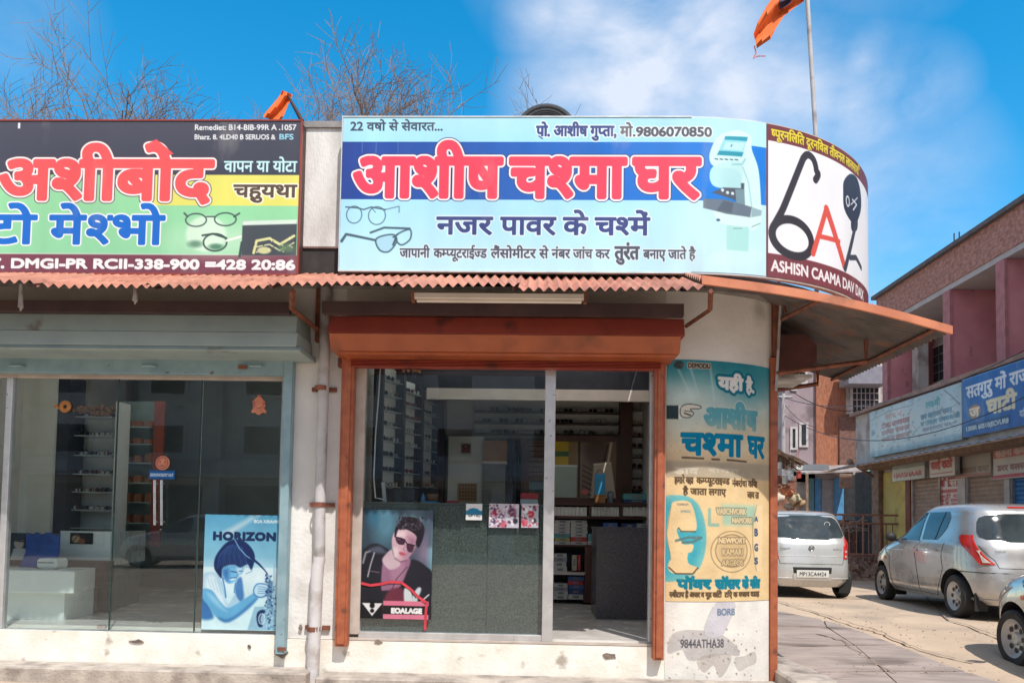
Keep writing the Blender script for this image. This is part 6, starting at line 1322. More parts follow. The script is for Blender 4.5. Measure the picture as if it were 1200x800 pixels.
m_blk = M('dark_interior', (.035, .04, .045), (.02, .022, .026), rough=.8)
Yf = atX(1024, 500, XW).y; Yn = -4.5
zr = 7.35
pb = thing('pink_building', 'pink two storey building with a rough brick parapet over a row of small shops', 'building', (XW+3, (Yf+Yn)/2, 0))
YR = atX(1027, 350, XW).y
zp0 = atX(1110, 334, XW).z
part('brick_parapet', MB().box(XW, XW+.25, Yn, YR, zp0, zr), m_stone, pb); part('brick_parapet', MB().box(XW+.251, XW+6, YR-.25, YR-.003, zp0, zr-.01), m_stone, pb)
part('roof_edge', MB().box(XW-.1, XW+.3, Yn, YR+.1, zr+.001, zr+.09), M('dark_roof_edge', (.13, .12, .13), rough=.9), pb)
part('soffit', MB().box(XW+.02, XW+1.35, Yn, YR-.01, zp0-.12, zp0-.002), m_soffit, pb)
part('inner_wall', MB().box(XW+1.35, XW+1.6, Yn, YR, 4.2, zp0-.002), m_shopw, pb)
part('end_wall', MB().box(XW+.9, XW+6, YR-.2, YR-.01, 0, zp0-.125), m_pink, pb)
zfl = 4.27
for (pa, wide) in ((1042, .75), (1116, 1.25), (1181, 1.3)):
    y0 = atX(pa, 420, XW+.05).y; part('pink_fin', MB().box(XW+.05, XW+.05+wide, y0-.0, y0+.22, 4.0, zp0-.124), m_pink, pb)
    part('fin_edge', MB().box(XW-.01, XW+.048, y0-.03, y0+.25, 4.0, zp0-.124), M('pink_trim', (.42, .17, .18), rough=.8), pb)
y0 = atX(1076, 430, XW+.6).y; part('grey_column', MB().box(XW+.55, XW+.8, y0-.1, y0+.2, 4.0, zp0-.13), m_shopw, pb)
m_frw = M('pale_window_frame', (.6, .56, .54), rough=.6)
def win_x(parent, px0, py0, px1, py1, X, nb=4, label=None):
    y0, y1, z0, z1 = fx(px0, py0, px1, py1, X); wi = part('window', MB().box(X-.03, X-.002, y0-.05, y0, z0-.05, z1+.05).box(X-.03, X-.002, y1, y1+.05, z0-.05, z1+.05).box(X-.031, X-.002, y0, y1, z0-.05, z0).box(X-.031, X-.002, y0, y1, z1, z1+.05), m_frw, parent)
    part('pane', MB().box(X-.012, X-.003, y0, y1, z0, z1), m_cglass, wi)
    g = MB()
    for k in range(1, nb): y = y0+(y1-y0)*k/nb; g.box(X-.028, X-.018, y-.008, y+.008, z0, z1)
    for k in range(1, 4): z = z0+(z1-z0)*k/4; g.box(X-.034, X-.028, y0, y1, z-.008, z+.008)
    part('grille', g, M('grey_grille', (.3, .3, .32), rough=.5), wi)
win_x(pb, 1088, 405, 1116, 446, XW+1.35); win_x(pb, 1166, 370, 1181, 420, XW+1.35)
# ground floor block, its coping and lean-to
XS = 8.12
YC = atX(1000, 487, XS).y
part('shop_front_wall', MB().box(XW, XW+.3, Yn, Yf+.1, 0, 4.2), m_shopw, pb)
part('fascia_wall', MB().box(XS+.06, XS+.22, Yn, YC, 3.0, 4.24), m_shopw, pb)
part('fascia_end', MB().box(XS+.23, XW+.5, YC-.2, YC-.01, 3.0, 4.24), m_shopw, pb)
part('coping', MB().box(XS-.06, XW+1.3, Yn, YC+.1, 4.25, 4.33), M('brown_coping', (.33, .22, .19), (.22, .15, .13), rough=.9), pb)
part('lintel', MB().box(XS+.1, XW-.01, Yn, YC-.1, 2.86, 2.99), m_wood, pb)
lean = []
yy = np.linspace(Yn, YC-.0, 240)
for t in (0, 1): lean.append([(XS-.62+.66*t, y, 2.86+.16*t+.012*math.sin(y*62)) for y in yy])
part('tin_canopy', MB().grid(lean), M('grey_tin', (.42, .40, .40), (.3, .27, .26), rough=.55, scale=5, dirt=(.2, .12, .09), dscale=3), pb, smooth=60)
part('canopy_edge', MB().box(XS-.64, XS-.60, Yn, YC, 2.82, 2.85), m_wood, pb)
# shop openings, far to near
def xbox(name, px0, py0, px1, py1, X, dep, mat, parent=pb, zfloor=None):
    y0, y1, z0, z1 = fx(px0, py0, px1, py1, X); return part(name, MB().box(X-dep, X-.002, y0, y1, z0 if zfloor is None else zfloor, z1), mat, parent)
xbox('dark_opening', 1003, 552, 1027, 610, XW, .02, m_blk, zfloor=.15)
xbox('wooden_post', 1028, 550, 1036, 640, XW, .14, m_wood, zfloor=.1)
xbox('yellow_wall', 1036.5, 552, 1066, 640, XW, .03, M('yellow_wash', (.62, .50, .16), (.52, .42, .14), rough=.9, scale=2, dirt=(.35, .22, .1), dscale=2), zfloor=.1)
xbox('brown_jamb', 1064, 562, 1069.5, 640, XW, .06, M('brown_jamb', (.22, .06, .03), rough=.7), zfloor=.1)
def shutter_x(px0, py0, px1, py1, mat, label):
    y0, y1, _, z1 = fx(px0, py0, px1, py1, XW); n = 26; g = []
    zz = np.linspace(.15, z1, n*4+1); prof = [(-.025-.018*abs(math.sin(math.pi*i/4)), z) for i, z in enumerate(zz)]
    t = thing('rolling_shutter', label, 'rolling shutter', (XW, (y0+y1)/2, .15)); part('slats', MB().grid([[(XW+p[0], y, p[1]) for y in (y0, y1)] for p in prof]), mat, t, smooth=30, kind='stuff')
    for e in (y0-.05, y1): part('guide', MB().box(XW-.09, XW-.003, e, e+.05, .12, z1), m_shopw, t)
    return t
shutter_x(1074, 560, 1105, 640, m_slat, 'closed brown shutter left of the red lettered pillar')
shutter_x(1139, 552, 1184, 640, m_slat, 'wide closed brown shutter behind the silver hatchback roof')
shutter_x(1192, 556, 1245, 640, M('blue_shutter', (.02, .16, .42), (.015, .12, .33), rough=.5), 'blue closed shutter at the right edge of the photo')
xbox('white_column', 1129, 545, 1138, 640, XW, .12, m_shopw, zfloor=.1); xbox('white_column', 1184.5, 545, 1191, 640, XW, .12, m_shopw, zfloor=.1)
# signs
def xsign(px0, py0, px1, py1, X, bg, paint, label, ss=1.6, dep=.08, gain=.85, name='signboard', quadpts=None):
    y0, y1, z0, z1 = fx(px0, py0, px1, py1, X)
    t = thing(name, label, 'sign', (X, (y0+y1)/2, z0)); W_ = (px1-px0); cv = Canvas(px0, py0, px1, py1, ss, bg); paint(cv)
    sheet('printed_face', cv, planeX(y1, y0, z0, z1, X-dep-.004, px0, px1, py0, py1), t, gain=gain); part('box', MB().box(X-dep, X-.003, y0, y1, z0, z1), m_oldwhite, t); return t
def s1(cv):
    cv.gradv(470, 530, (176, 192, 200), (198, 204, 202)); cv.ell(1040, 500, 30, 20, (206, 208, 206), .7, 10)
    for i, (a, b, y, c_) in enumerate(((1042, 1062, 490, (190, 140, 130)), (1037, 1072, 499, (170, 100, 96)), (1037, 1070, 506, (170, 110, 104)), (1038, 1070, 512, (170, 116, 108)), (1092, 1106, 484, (110, 160, 170)), (1088, 1118, 492, (90, 130, 150)), (1086, 1128, 500, (110, 140, 156)), (1088, 1124, 506, (150, 150, 160)))): cv.text(('लार', 'दीपक जायसवाल', 'राजमल चाजनार', 'लाडतलर जवकानर', 'लक~ष~मी', 'राम आश~रम भवन', 'प सकल ठंगसलजी पवन', 'कानलतर')[i], a, b, y, 5.5, c_, .45)
    cv.line([(1023, 480), (1050, 478), (1075, 482)], .8, (120, 110, 110)); cv.line([(1060, 512), (1080, 500), (1132, 478)], .9, (140, 146, 150)); cv.line([(1090, 484), (1120, 470)], .8, (110, 140, 150), .7); cv.gradv(518, 530, (150, 170, 180), (120, 140, 150)); cv.speck(1024, 470, 1133, 528, 160, [(150, 170, 180), (220, 222, 220), (120, 136, 146)], (.4, 2), .5); cv.rect(1026, 498, 1029, 505, (110, 130, 150), .8)
ya, yb2, _, _ = fx(1022, 480, 1131, 520, XS)
def xsign2(yfar, ynear, z0, z1, bg, paint, label, cw, ch, X=XS):
    t = thing('signboard', label, 'sign', (X, (yfar+ynear)/2, z0)); cv = Canvas(0, 0, cw, ch, 1.5, bg); paint(cv)
    sheet('printed_face', cv, planeX(yfar, ynear, z0, z1, X-.064, 0, cw, 0, ch), t, gain=.85); part('box', MB().box(X-.06, X+.05, ynear, yfar, z0, z1), m_oldwhite, t); return t
def s1b(cv):
    cv.gradv(0, 56, (170, 190, 200), (196, 204, 204)); cv.ell(34, 26, 34, 22, (208, 212, 210), .7, 12); cv.gradv(56, 64, (170, 190, 200), (120, 146, 160))
    for (a, b, y, h, c_, t_) in ((24, 46, 17, 6, (196, 150, 140), 'लार न'), (18, 56, 28, 6, (160, 84, 80), 'दीपक जायसवाल'), (18, 56, 37, 5.5, (166, 100, 96), 'राजमल चाजनार'), (19, 56, 46, 5, (166, 106, 100), 'लाडतलर जवकानर'), (76, 92, 18, 7, (80, 150, 160), 'लकमी'), (70, 104, 30, 5.5, (74, 110, 136), 'राम आशरम भवन'), (70, 112, 38, 4.5, (80, 120, 140), 'प सकल ठंगसलजी'), (72, 108, 45, 3.5, (130, 130, 146), 'कानलतर पवन')): cv.text(t_, a, b, y, h, c_, .5)
    cv.line([(0, 12), (30, 6), (60, 8)], .8, (110, 110, 116), .8); cv.line([(60, 44), (74, 34), (112, 22)], .9, (130, 140, 146), .8); cv.line([(96, 2), (104, 12), (112, 24)], 1, (90, 96, 100), .8); cv.speck(0, 0, 114, 64, 200, [(140, 164, 176), (222, 224, 222), (110, 130, 144), (150, 120, 110)], (.4, 2.2), .5); cv.ell(5, 30, 2.5, 4, (110, 130, 160), .8, 1)
xsign2(atX(1022.5, 505, XS).y, atX(1131, 480, XS).y, 3.09, 4.18, (180, 196, 204), s1b, 'faded pale blue signboard with thin red and green Hindi lines on the shop fascia', 114, 64)
def s2b(cv):
    cv.gradv(0, 70, (24, 96, 176), (20, 84, 160)); CR = (226, 206, 170)
    cv.text('सतगुरु मों राज', 6, 90, 24, 13, (226, 226, 232), .8); cv.ell(18, 42, 9, 8, (196, 120, 80), .95, 1); cv.text('ज', 11, 25, 48, 10, (240, 220, 190), .8); cv.text('घाटी', 36, 74, 49, 15, CR, 1.4); cv.rect(4, 55, 66, 65, (16, 60, 120)); cv.text('1300R 60510(ECVUR8', 6, 64, 63.5, 5, (216, 216, 214), .5); cv.ell(96, 36, 11, 12, (200, 190, 170), .9, 1); cv.ell(96, 36, 8, 9, (60, 90, 140), .8, 1); cv.text('दि', 78, 88, 60, 6, (200, 200, 210), .5); cv.rect(0, 0, 120, 1.2, (90, 140, 190)); cv.speck(0, 0, 120, 70, 90, [(60, 120, 190), (16, 60, 130)], (.4, 1.6), .4)
xsign2(atX(1131.5, 480, XS).y-.01, atX(1131.5, 480, XS).y-2.65, 3.12, 4.22, (24, 90, 170), s2b, 'blue signboard with cream Hindi lettering at the right end of the shop fascia', 120, 70)
RD = (176, 50, 56)
def s3(cv): cv.gradv(541, 548, (150, 158, 150), (140, 150, 140)); cv.text('HARSHAAR', 1053, 1086, 558, 5, RD, .6)
def sgn(px0, py0, px1, py1, bg, paint, label, X=XW-.25, dep=.1): return xsign(px0, py0, px1, py1, X, bg, paint, label, dep=dep)
sgn(1051, 542, 1089, 562, (196, 198, 190), s3, 'grey green lightbox sign with red lettering over the yellow wall')
def s4(cv): cv.text('साई राठो', 1097, 1122, 548, 7.5, RD, .8); cv.line([(1097, 554), (1122, 554)], 1.2, RD, .8)
sgn(1095, 534, 1125, 558, (214, 206, 196), s4, 'white sign with bold red Hindi letters over the lettered pillar')
def s5(cv): cv.gradv(526, 540, (150, 140, 128), (176, 166, 154)); cv.text('चायवारर कपट', 1132, 1168, 553, 6, (130, 100, 80), .5); cv.rect(1128, 555, 1172, 558, (180, 100, 90), .8)
sgn(1128, 524, 1170, 558, (168, 156, 142), s5, 'dusty beige shutter box sign with faded brown letters', X=XW-.05, dep=.14)
def s6(cv): cv.rect(1173, 520, 1215, 535, (190, 80, 70), .7); cv.text('सतना कम', 1176, 1212, 533, 8, (220, 200, 190), .7); cv.text('डरर वलस', 1178, 1212, 550, 6, (140, 80, 80), .6); cv.rect(1173, 555, 1215, 559, (190, 40, 70))
sgn(1173, 516, 1216, 560, (206, 196, 188), s6, 'white and red sign above the blue shutter at the right edge', X=XW-.05, dep=.14)
def s7(cv):
    cv.text('कि', 1106, 1112, 569, 7, RD, .8); cv.rect(1114, 559, 1127, 570, (150, 40, 40)); cv.text('स', 1116, 1125, 569, 7, (230, 200, 190), .6); cv.rect(1105, 573, 1128, 577, (190, 60, 56))
    for k in range(5): cv.text('हरी राम दास'[:6+k], 1106, 1127, 583+k*5, 3.4, RD, .45)
sgn(1105, 558, 1128.5, 604, (222, 206, 200), s7, 'white pillar painted with small red Hindi lettering between the shutters', X=XW-.002, dep=.05)
# ---------------- frontal building at the street end
YB2 = 17.6
eb = thing('street_end_building', 'purple grey building with an orange ribbed panel and small white framed windows at street end', 'building', (10, YB2+2, 0))
def yb(name, px0, py0, px1, py1, Y, dep, mat, parent, ground=False, bevel=0):
    x0, x1, z0, z1 = fr(px0, py0, px1, py1, Y); return part(name, MB().box(x0, x1, Y, Y+dep, 0 if ground else z0, z1), mat, parent, bevel=bevel)
m_mauve = M('mauve_grey_plaster', (.36, .29, .31), (.3, .24, .26), rough=.9, scale=2, dirt=(.14, .11, .12), dscale=2)
m_brick = M('dark_brick', (.24, .13, .10), (.15, .08, .065), rough=.95, scale=10, bump=.01)
x0, x1, z0, z1 = fr(920, 415, 955, 560, YB2)
part('purple_wall', MB().box(x0, x1, YB2, YB2+6, 2.8, 7.4), m_mauve, eb)
xo, _, _, _ = fr(955, 415, 1000, 560, YB2); x2 = atY(1003, 500, YB2).x; x3 = atY(1044, 500, YB2).x
part('brick_wall', MB().box(x1+.002, x2+.4, YB2+.1, YB2+6, 2.8, 7.4), m_brick, eb)
m_orng = M('ribbed_orange_plaster', (.44, .18, .10), (.31, .12, .07), rough=.95, scale=6, bump=.02, bscale=12, stretch=(5, 1, 1))
op = [(atY(955, 418, YB2).x, 7.7), (atY(996, 418, YB2).x, 7.7), (atY(996, 470, YB2).x, atY(996, 470, YB2).z), (atY(979, 548, YB2).x, atY(979, 548, YB2).z), (atY(955, 548, YB2).x, atY(955, 548, YB2).z)]
part('orange_panel', MB().prism(op, 1, YB2-.12, YB2+.09), m_orng, eb)
for (a, b_, c_, d_) in ((927.5, 502, 932.5, 525), (938, 497, 945, 522), (928, 439, 932, 456), (936, 436, 944, 448)):
    x0, x1, z0, z1 = fr(a, b_, c_, d_, YB2-.01); wi = part('window', MB().box(x0-.05, x0+.02, YB2-.05, YB2-.002, z0-.05, z1+.05).box(x1-.02, x1+.05, YB2-.05, YB2-.002, z0-.05, z1+.05).box(x0, x1, YB2-.051, YB2-.002, z0-.05, z0+.01).box(x0, x1, YB2-.051, YB2-.002, z1-.01, z1+.05), m_frw, eb); part('pane', MB().box(x0+.02, x1-.02, YB2-.02, YB2-.003, z0, z1), m_cglass, wi)
yb('upper_block', 994, 415, 1046, 485, YB2-.3, 3, m_shopw, eb)
yb('grey_canopy', 994, 428, 1041, 450, YB2-1.0, .69, M('blue_grey_concrete', (.27, .27, .31), (.22, .22, .26), rough=.85), eb, bevel=.02)
x0, x1, z0, z1 = fr(999, 453, 1029, 484, YB2-.32); wi = part('window', MB().box(x0-.06, x0, YB2-.36, YB2-.302, z0-.06, z1+.06).box(x1, x1+.06, YB2-.36, YB2-.302, z0-.06, z1+.06).box(x0, x1, YB2-.361, YB2-.302, z0-.06, z0).box(x0, x1, YB2-.361, YB2-.302, z1, z1+.06), m_frw, eb); part('pane', MB().box(x0, x1, YB2-.32, YB2-.303, z0, z1), m_cglass, wi)
g = MB()
for k in range(1, 6): q = x0+(x1-x0)*k/6; g.box(q-.01, q+.01, YB2-.35, YB2-.33, z0, z1)
for k in range(1, 4): q = z0+(z1-z0)*k/4; g.box(x0, x1, YB2-.356, YB2-.351, q-.01, q+.01)
part('grille', g, m_frw, wi)
yb('lower_brick_wall', 984, 487, 1003, 552, YB2-.2, 2, m_brick, eb); yb('sunshade', 1030, 415, 1046, 418, YB2-.4, .5, m_soffit, eb)
# its ground floor
yb('ground_floor_wall', 922, 552, 1003, 610, YB2, .3, m_shopw, eb, ground=True)
yb('blue_door_leaf', 955, 560, 962, 610, YB2-.1, .09, M('sky_blue_door', (.10, .33, .58), (.08, .26, .48), rough=.6), eb, ground=True); yb('blue_door_leaf', 978, 560, 989, 610, YB2-.1, .09, MATS['sky_blue_door'], eb, ground=True)
yb('grey_door', 962.5, 562, 977.5, 610, YB2-.06, .05, M('grey_door', (.4, .4, .4), rough=.7), eb, ground=True); yb('dark_doorway', 989.5, 556, 1004, 610, YB2-.05, .04, m_blk, eb, ground=True); yb('teal_post', 949, 560, 954, 610, YB2-.12, .1, M('teal_post', (.15, .3, .34), rough=.7), eb, ground=True)
x0, x1, z0, z1 = fr(940, 545, 1012, 556, YB2-1.2); part('tin_canopy', MB().add([(x0, YB2-1.3, z0+.05), (x1, YB2-1.3, z0+.15), (x1, YB2, z1+.15), (x0, YB2, z1), (x0, YB2-1.3, z0+.0), (x1, YB2-1.3, z0+.1), (x1, YB2, z1+.1), (x0, YB2, z1-.05)], [(0, 1, 2, 3), (7, 6, 5, 4), (0, 4, 5, 1), (1, 5, 6, 2), (0, 3, 7, 4)]), MATS['grey_tin'], eb)
x0, x1, z0, z1 = fr(925, 545.5, 962, 552, YB2-1.6); solo('white_awning_sheet', MB().box(x0, x1, YB2-2.2, YB2-1.6, z0+.02, z0+.05).box(x0, x1, YB2-2.22, YB2-2.2, z0, z1), m_whl, 'long white awning sheet below the purple building', 'awning')
x0, x1, z0, z1 = fr(983, 555, 998, 572, YB2-1.3); solo('hanging_board', MB().box(x0, x1, YB2-1.36, YB2-1.32, z0, z1), m_wood, 'small brown board hanging under the tin canopy beside the dark doorway', 'board', bevel=.01)
# roof rods, antenna
solo('roof_rods', MB().tube([(XW+.6, atX(1118, 262, XW+.6).y, zr), (XW+.6, atX(1118, 262, XW+.6).y, zr+.75)], .014, 5).tube([(XW+.6, atX(1124, 260, XW+.6).y, zr), (XW+.6, atX(1124, 260, XW+.6).y, zr+.7)], .014, 5), m_frame, 'bare steel rods standing on the pink building roof', 'rods')
c = atY(1016, 350, 20); solo('antenna_pole', MB().tube([(c.x, 20, 6), (c.x, 20, c.z+.5)], .03, 6).tube([(c.x-.3, 20, c.z+.1), (c.x+.5, 20, c.z+.08)], .012, 4).tube([(c.x+.2, 20, c.z-.3), (c.x+.2, 20, c.z+.3)], .012, 4), m_alu, 'thin aerial pole rising behind the curved signboard', 'aerial')
# overhead wires
def wire(a, b, sag, label):
    a, b = Vector(a), Vector(b); solo('overhead_wire', MB().tube([tuple(a.lerp(b, t/14)-Vector((0, 0, sag*4*(t/14)*(1-t/14)))) for t in range(15)], .010, 4), m_frame, label, 'wire', group='overhead wires')
pA = atY(919, 466, 15.5)
wire(pA, atX(1230, 395, 8.0), .6, 'upper drooping black cable running past the pink building'); wire(pA-Vector((0, 0, .5)), atX(1230, 450, 7.9), .8, 'lower drooping black cable crossing the pale blue signboard'); wire(atY(905, 440, 12), atX(1010, 480, 8), .3, 'short black cable dropping across the orange panel'); wire(atY(905, 452, 15), atY(955, 500, YB2-.2), .25, 'thin cable falling toward the purple wall windows')
up = thing('utility_pole', 'slim grey utility pole at the left edge of the purple building', 'pole', (atY(918, 560, 15.5).x, 15.5, 0)); c = atY(918, 465, 15.5)
part('shaft', MB().tube([(c.x, 15.5, 0), (c.x, 15.5, c.z+.1)], [.07, .05], 8), m_pipe, up); part('crossarm', MB().tube([(c.x-.25, 15.5, c.z), (c.x+.25, 15.5, c.z)], .03, 4), m_pipe, up); part('insulator', MB().ball((c.x-.2, 15.5, c.z+.07), .05, 8), m_frw, up)
c0, c1 = atY(996, 541, 13.5), atY(1046, 573, 13.5); solo('leaning_pole', MB().tube([tuple(c0), tuple(c1), tuple(c1+Vector((-.1, 0, -.12)))], .035, 6).ball(tuple(c0), .09, 8).ball(tuple(c1+Vector((-.1, 0, -.12))), .06, 8), m_wood, 'thin rusty pole slanting down in front of the dark doorway', 'pole')
# ---------------- rubble bank and railing
gb = MB(); Yb_ = 12.4
X0_, X1_ = atY(935, 655, Yb_).x-1, atY(1075, 655, Yb_).x+.6; zb_top = atY(1000, 655, Yb_).z
nx_, ny_ = 60, 14; gb.grid([[(X0_+(X1_-X0_)*i/nx_, Yb_-.5+3.4*j/ny_, .1+(zb_top-.1)*min(1, j/3)+random.uniform(-.03, .05)) for i in range(nx_+1)] for j in range(ny_+1)])
struct('rubble_bank', gb, M('rubble', (.42, .29, .22), (.24, .16, .12), rough=.95, scale=9, bump=.03, bscale=12), smooth=30)
st = MB()
for _ in range(420):
    x, y = random.uniform(X0_, X1_), random.uniform(Yb_-.6, Yb_+1.5); r = random.uniform(.03, .1); st.obox((x, y, (zb_top if y > Yb_ else .15+random.random()*(zb_top-.15))+r*.3), (r*1.6, r, r), random.uniform(0, 3), random.uniform(-.5, .5), random.uniform(-.5, .5))
solo('rubble_stones', st, M('rubble_stone', (.36, .24, .19), (.22, .14, .11), rough=.95, scale=6), 'brown broken stones heaped along the foot of the railing', 'rubble', kind='stuff')
fe = thing('iron_railing', 'rusty brown iron railing standing on the rubble bank behind the cars', 'railing', (atY(1020, 650, Yb_).x, Yb_, zb_top))
m_rail = M('rusty_railing', (.36, .18, .13), (.26, .12, .09), rough=.85, scale=10)
zt1 = atY(1010, 603, Yb_).z; zt2 = atY(1010, 613, Yb_).z; xa, xb = atY(925, 620, Yb_).x, atY(1068, 620, Yb_).x
for z in (zt1, zt2, zb_top+.12): part('rail', MB().tube([(xa, Yb_, z), (xb, Yb_, z)], .028, 6), m_rail, fe)
n = 21
for k in range(n):
    x = xa+(xb-xa)*k/(n-1)+random.uniform(-.02, .02); main = k % 3 == 0
    part('post' if main else 'baluster', MB().tube([(x, Yb_, zb_top-.1), (x+random.uniform(-.015, .015), Yb_, zt1 if main else zt2)], .026 if main else .013, 6).ball((x, Yb_, (zt2+zb_top)/2), .03, 6), m_rail, fe)
# clutter behind the railing
lw_ = MB()
for k in range(26):
    x, y = random.uniform(atY(985, 620, 14).x, atY(1045, 620, 14).x), random.uniform(13.6, 14.6); a = random.uniform(-.7, .7)
    lw_.tube([(x-.3*math.cos(a), y, zt2-.15+random.uniform(-.1, .2)), (x+.3*math.cos(a), y+.1, zt2-.1+.25*math.sin(a)+random.uniform(-.1, .15))], .02, 4)
solo('heap_of_sticks', lw_, M('bleached_wood', (.5, .42, .36), (.35, .27, .22), rough=.9, scale=6), 'tangled heap of pale sticks piled behind the railing', 'sticks', kind='stuff')
x0, x1, _, _ = fr(984, 615, 1066, 660, 14.8); part('back_wall_panel', MB().box(x0, x1, 15.0, 15.1, 0, zt1-.1), m_brick, eb)
# ---------------- stall at the far left of the street
Ys = 12.8
sa = thing('roadside_stall', 'roadside stall with a ragged brown thatch roof beyond the corner post', 'stall', (atY(922, 590, Ys).x, Ys, 0))
xL, xR = atY(896, 560, Ys).x, atY(943, 560, Ys).x; zth = atY(915, 527, Ys).z
th = MB()
for k in range(420):
    x = random.uniform(xL-.2, atY(933, 545, Ys).x); t = random.random(); y = Ys-.6+random.random()*1.6
    zz_ = zth-(x-xL)*.42+random.uniform(-.05, .05)-t*.05; th.obox((x, y, zz_), (random.uniform(.2, .45), .03, .015), random.uniform(-.5, .5), 0, .4+random.uniform(-.2, .2))
part('thatch', th, M('brown_thatch', (.20, .13, .09), (.12, .075, .05), rough=.95, scale=12), sa, kind='stuff')
for x in (xL+.1, xR-.05): part('post', MB().tube([(x, Ys-.3, .0), (x, Ys-.3, atY(940, 556, Ys).z)], .035, 6), m_wood, sa)
x0, x1, z0, z1 = fr(896, 598, 943, 606, Ys); part('counter', MB().box(x0, x1, Ys-.4, Ys+.4, .1, z1), m_wood, sa)
part('back_cloth', MB().box(x0, x1, Ys+.6, Ys+.65, .1, atY(915, 555, Ys).z), M('rusty_cloth', (.25, .10, .07), (.35, .2, .14), scale=6, rough=.9), sa)
ztop = z1
for k, (px, py, r, c_, lab) in enumerate([(912, 584, .14, (.7, .62, .5), 'cream'), (921, 577, .16, (.66, .22, .10), 'orange'), (931, 585, .15, (.6, .5, .32), 'straw coloured'), (938, 590, .12, (.5, .35, .2), 'tan'), (926, 593, .13, (.62, .56, .48), 'dusty white')]):
    c = atY(px, py, Ys-.1+k*.1); mb = MB(); mb.ball((c.x, c.y, max(ztop+r*.8, c.z)), r, 14, (1.15, .8, .85)); mb.v = [(x+r*.18*math.sin(z*37+k), y, z+r*.16*math.sin(x*41+k*2)+(r*.25 if x > c.x else 0)*((x-c.x)/r)) for x, y, z in mb.v]; mb.tube([(c.x, c.y, max(ztop+r*.8, c.z)+r*.7), (c.x+.03, c.y, max(ztop+r*.8, c.z)+r*1.1)], [.03, .05], 6)
    solo('sack', mb, M('sack_'+lab.split()[0], c_, tuple(q*.7 for q in c_), rough=.95, scale=10, bump=.01), '%s stuffed sack on the stall counter under the thatch' % lab, 'sack', smooth=60)
for k, (px, py, s_, c_, lab) in enumerate([(914, 545, 6, (.6, .62, .62), 'white can'), (926, 556, 9, (.66, .68, .68), 'large white can'), (936, 556, 6, (.5, .08, .06), 'red packet'), (920, 562, 7, (.5, .48, .42), 'grey packet')]):
    c = atY(px, py, Ys-.2); r = s_/100; solo('hanging_packet', MB().lathe([(r*.6, -r*1.6), (r, -r*1.4), (r, r*1.2), (r*.4, r*1.6), (.0001, r*1.7)], tuple(c), n=10).tube([(c.x, c.y, c.z+r*1.6), (c.x, c.y, zth)], .005, 3), M('packet_'+lab.replace(' ', '_'), c_, rough=.5), '%s hanging from the stall roof' % lab, 'packet', smooth=40)
# far tree behind the stall and rear grey van roof seen over the small car
def leafy(base, h, r, nleaf, label, leafm):
    t = thing('tree', label, 'tree', tuple(base)); part('trunk', MB().tube([tuple(base), (base[0]+.1, base[1], base[2]+h*.35), (base[0]-.1, base[1], base[2]+h*.6)], [.22, .16, .08], 7), m_wood, t); mb = MB()
    for _ in range(nleaf):
        q = rng.normal(size=3); q /= np.linalg.norm(q); d = random.random()**.4*r*(1+.25*math.sin(q[0]*5+q[2]*7)); c = Vector((base[0]+q[0]*d, base[1]+q[1]*d, base[2]+h*.72+q[2]*d*.8)); u = Vector(rng.normal(size=3)).normalized()*.13; v = u.orthogonal().normalized()*.08
        mb.add([c-u, c+v, c+u, c-v], [(0, 1, 2, 3)])
    part('crown', mb, leafm, t, kind='stuff'); return t
m_leaf = M('dusty_leaves', (.16, .15, .06), (.22, .13, .07), rough=.8, scale=1.2)
leafy((atY(914, 500, 30).x, 30, 0), 6.2, 2.6, 2600, 'dusty green brown tree far down the street behind the stall', m_leaf)
leafy((atY(860, 500, 36).x, 36, 0), 7.5, 3, 1600, 'distant dull green tree hidden mostly by the shop corner', m_leaf)
# ---------------- row across the road (mirrored in the shop glass)
ob = thing('opposite_building', 'plain two storey shop row across the road, mirrored in the shop windows', 'building', (-6, -26, 0))
m_obw = M('opposite_plaster', (.55, .52, .48), (.45, .42, .4), rough=.9, scale=1)
part('wall', MB().box(-34, 16, -32, -24, 0, 8.4), m_obw, ob)
for k in range(12):
    x = -32+k*3.9; part('shopfront', MB().box(x, x+2.9, -23.995, -23.9, .2, 2.7), m_blk if k % 3 else m_slat, ob); wn = part('window', MB().box(x+.6, x+2.2, -23.99, -23.93, 3.9, 5.2), m_frw, ob); part('pane', MB().box(x+.7, x+2.1, -23.925, -23.91, 4.0, 5.1), m_blk, wn); wn = part('window', MB().box(x+.6, x+2.2, -23.99, -23.93, 6.3, 7.6), m_frw, ob); part('pane', MB().box(x+.7, x+2.1, -23.925, -23.91, 6.4, 7.5), m_blk, wn); part('column', MB().box(x-.35, x-.1, -23.99, -23.5, 0, 8.3), m_soffit, ob)
part('ledge', MB().box(-34, 16, -23.99, -23.1, 3.0, 3.15), m_soffit, ob); part('sign_band', MB().box(-33, 15, -23.08, -23.0, 3.16, 3.7), M('pale_sign_band', (.4, .42, .42), (.2, .2, .25), scale=.4, rough=.7), ob)
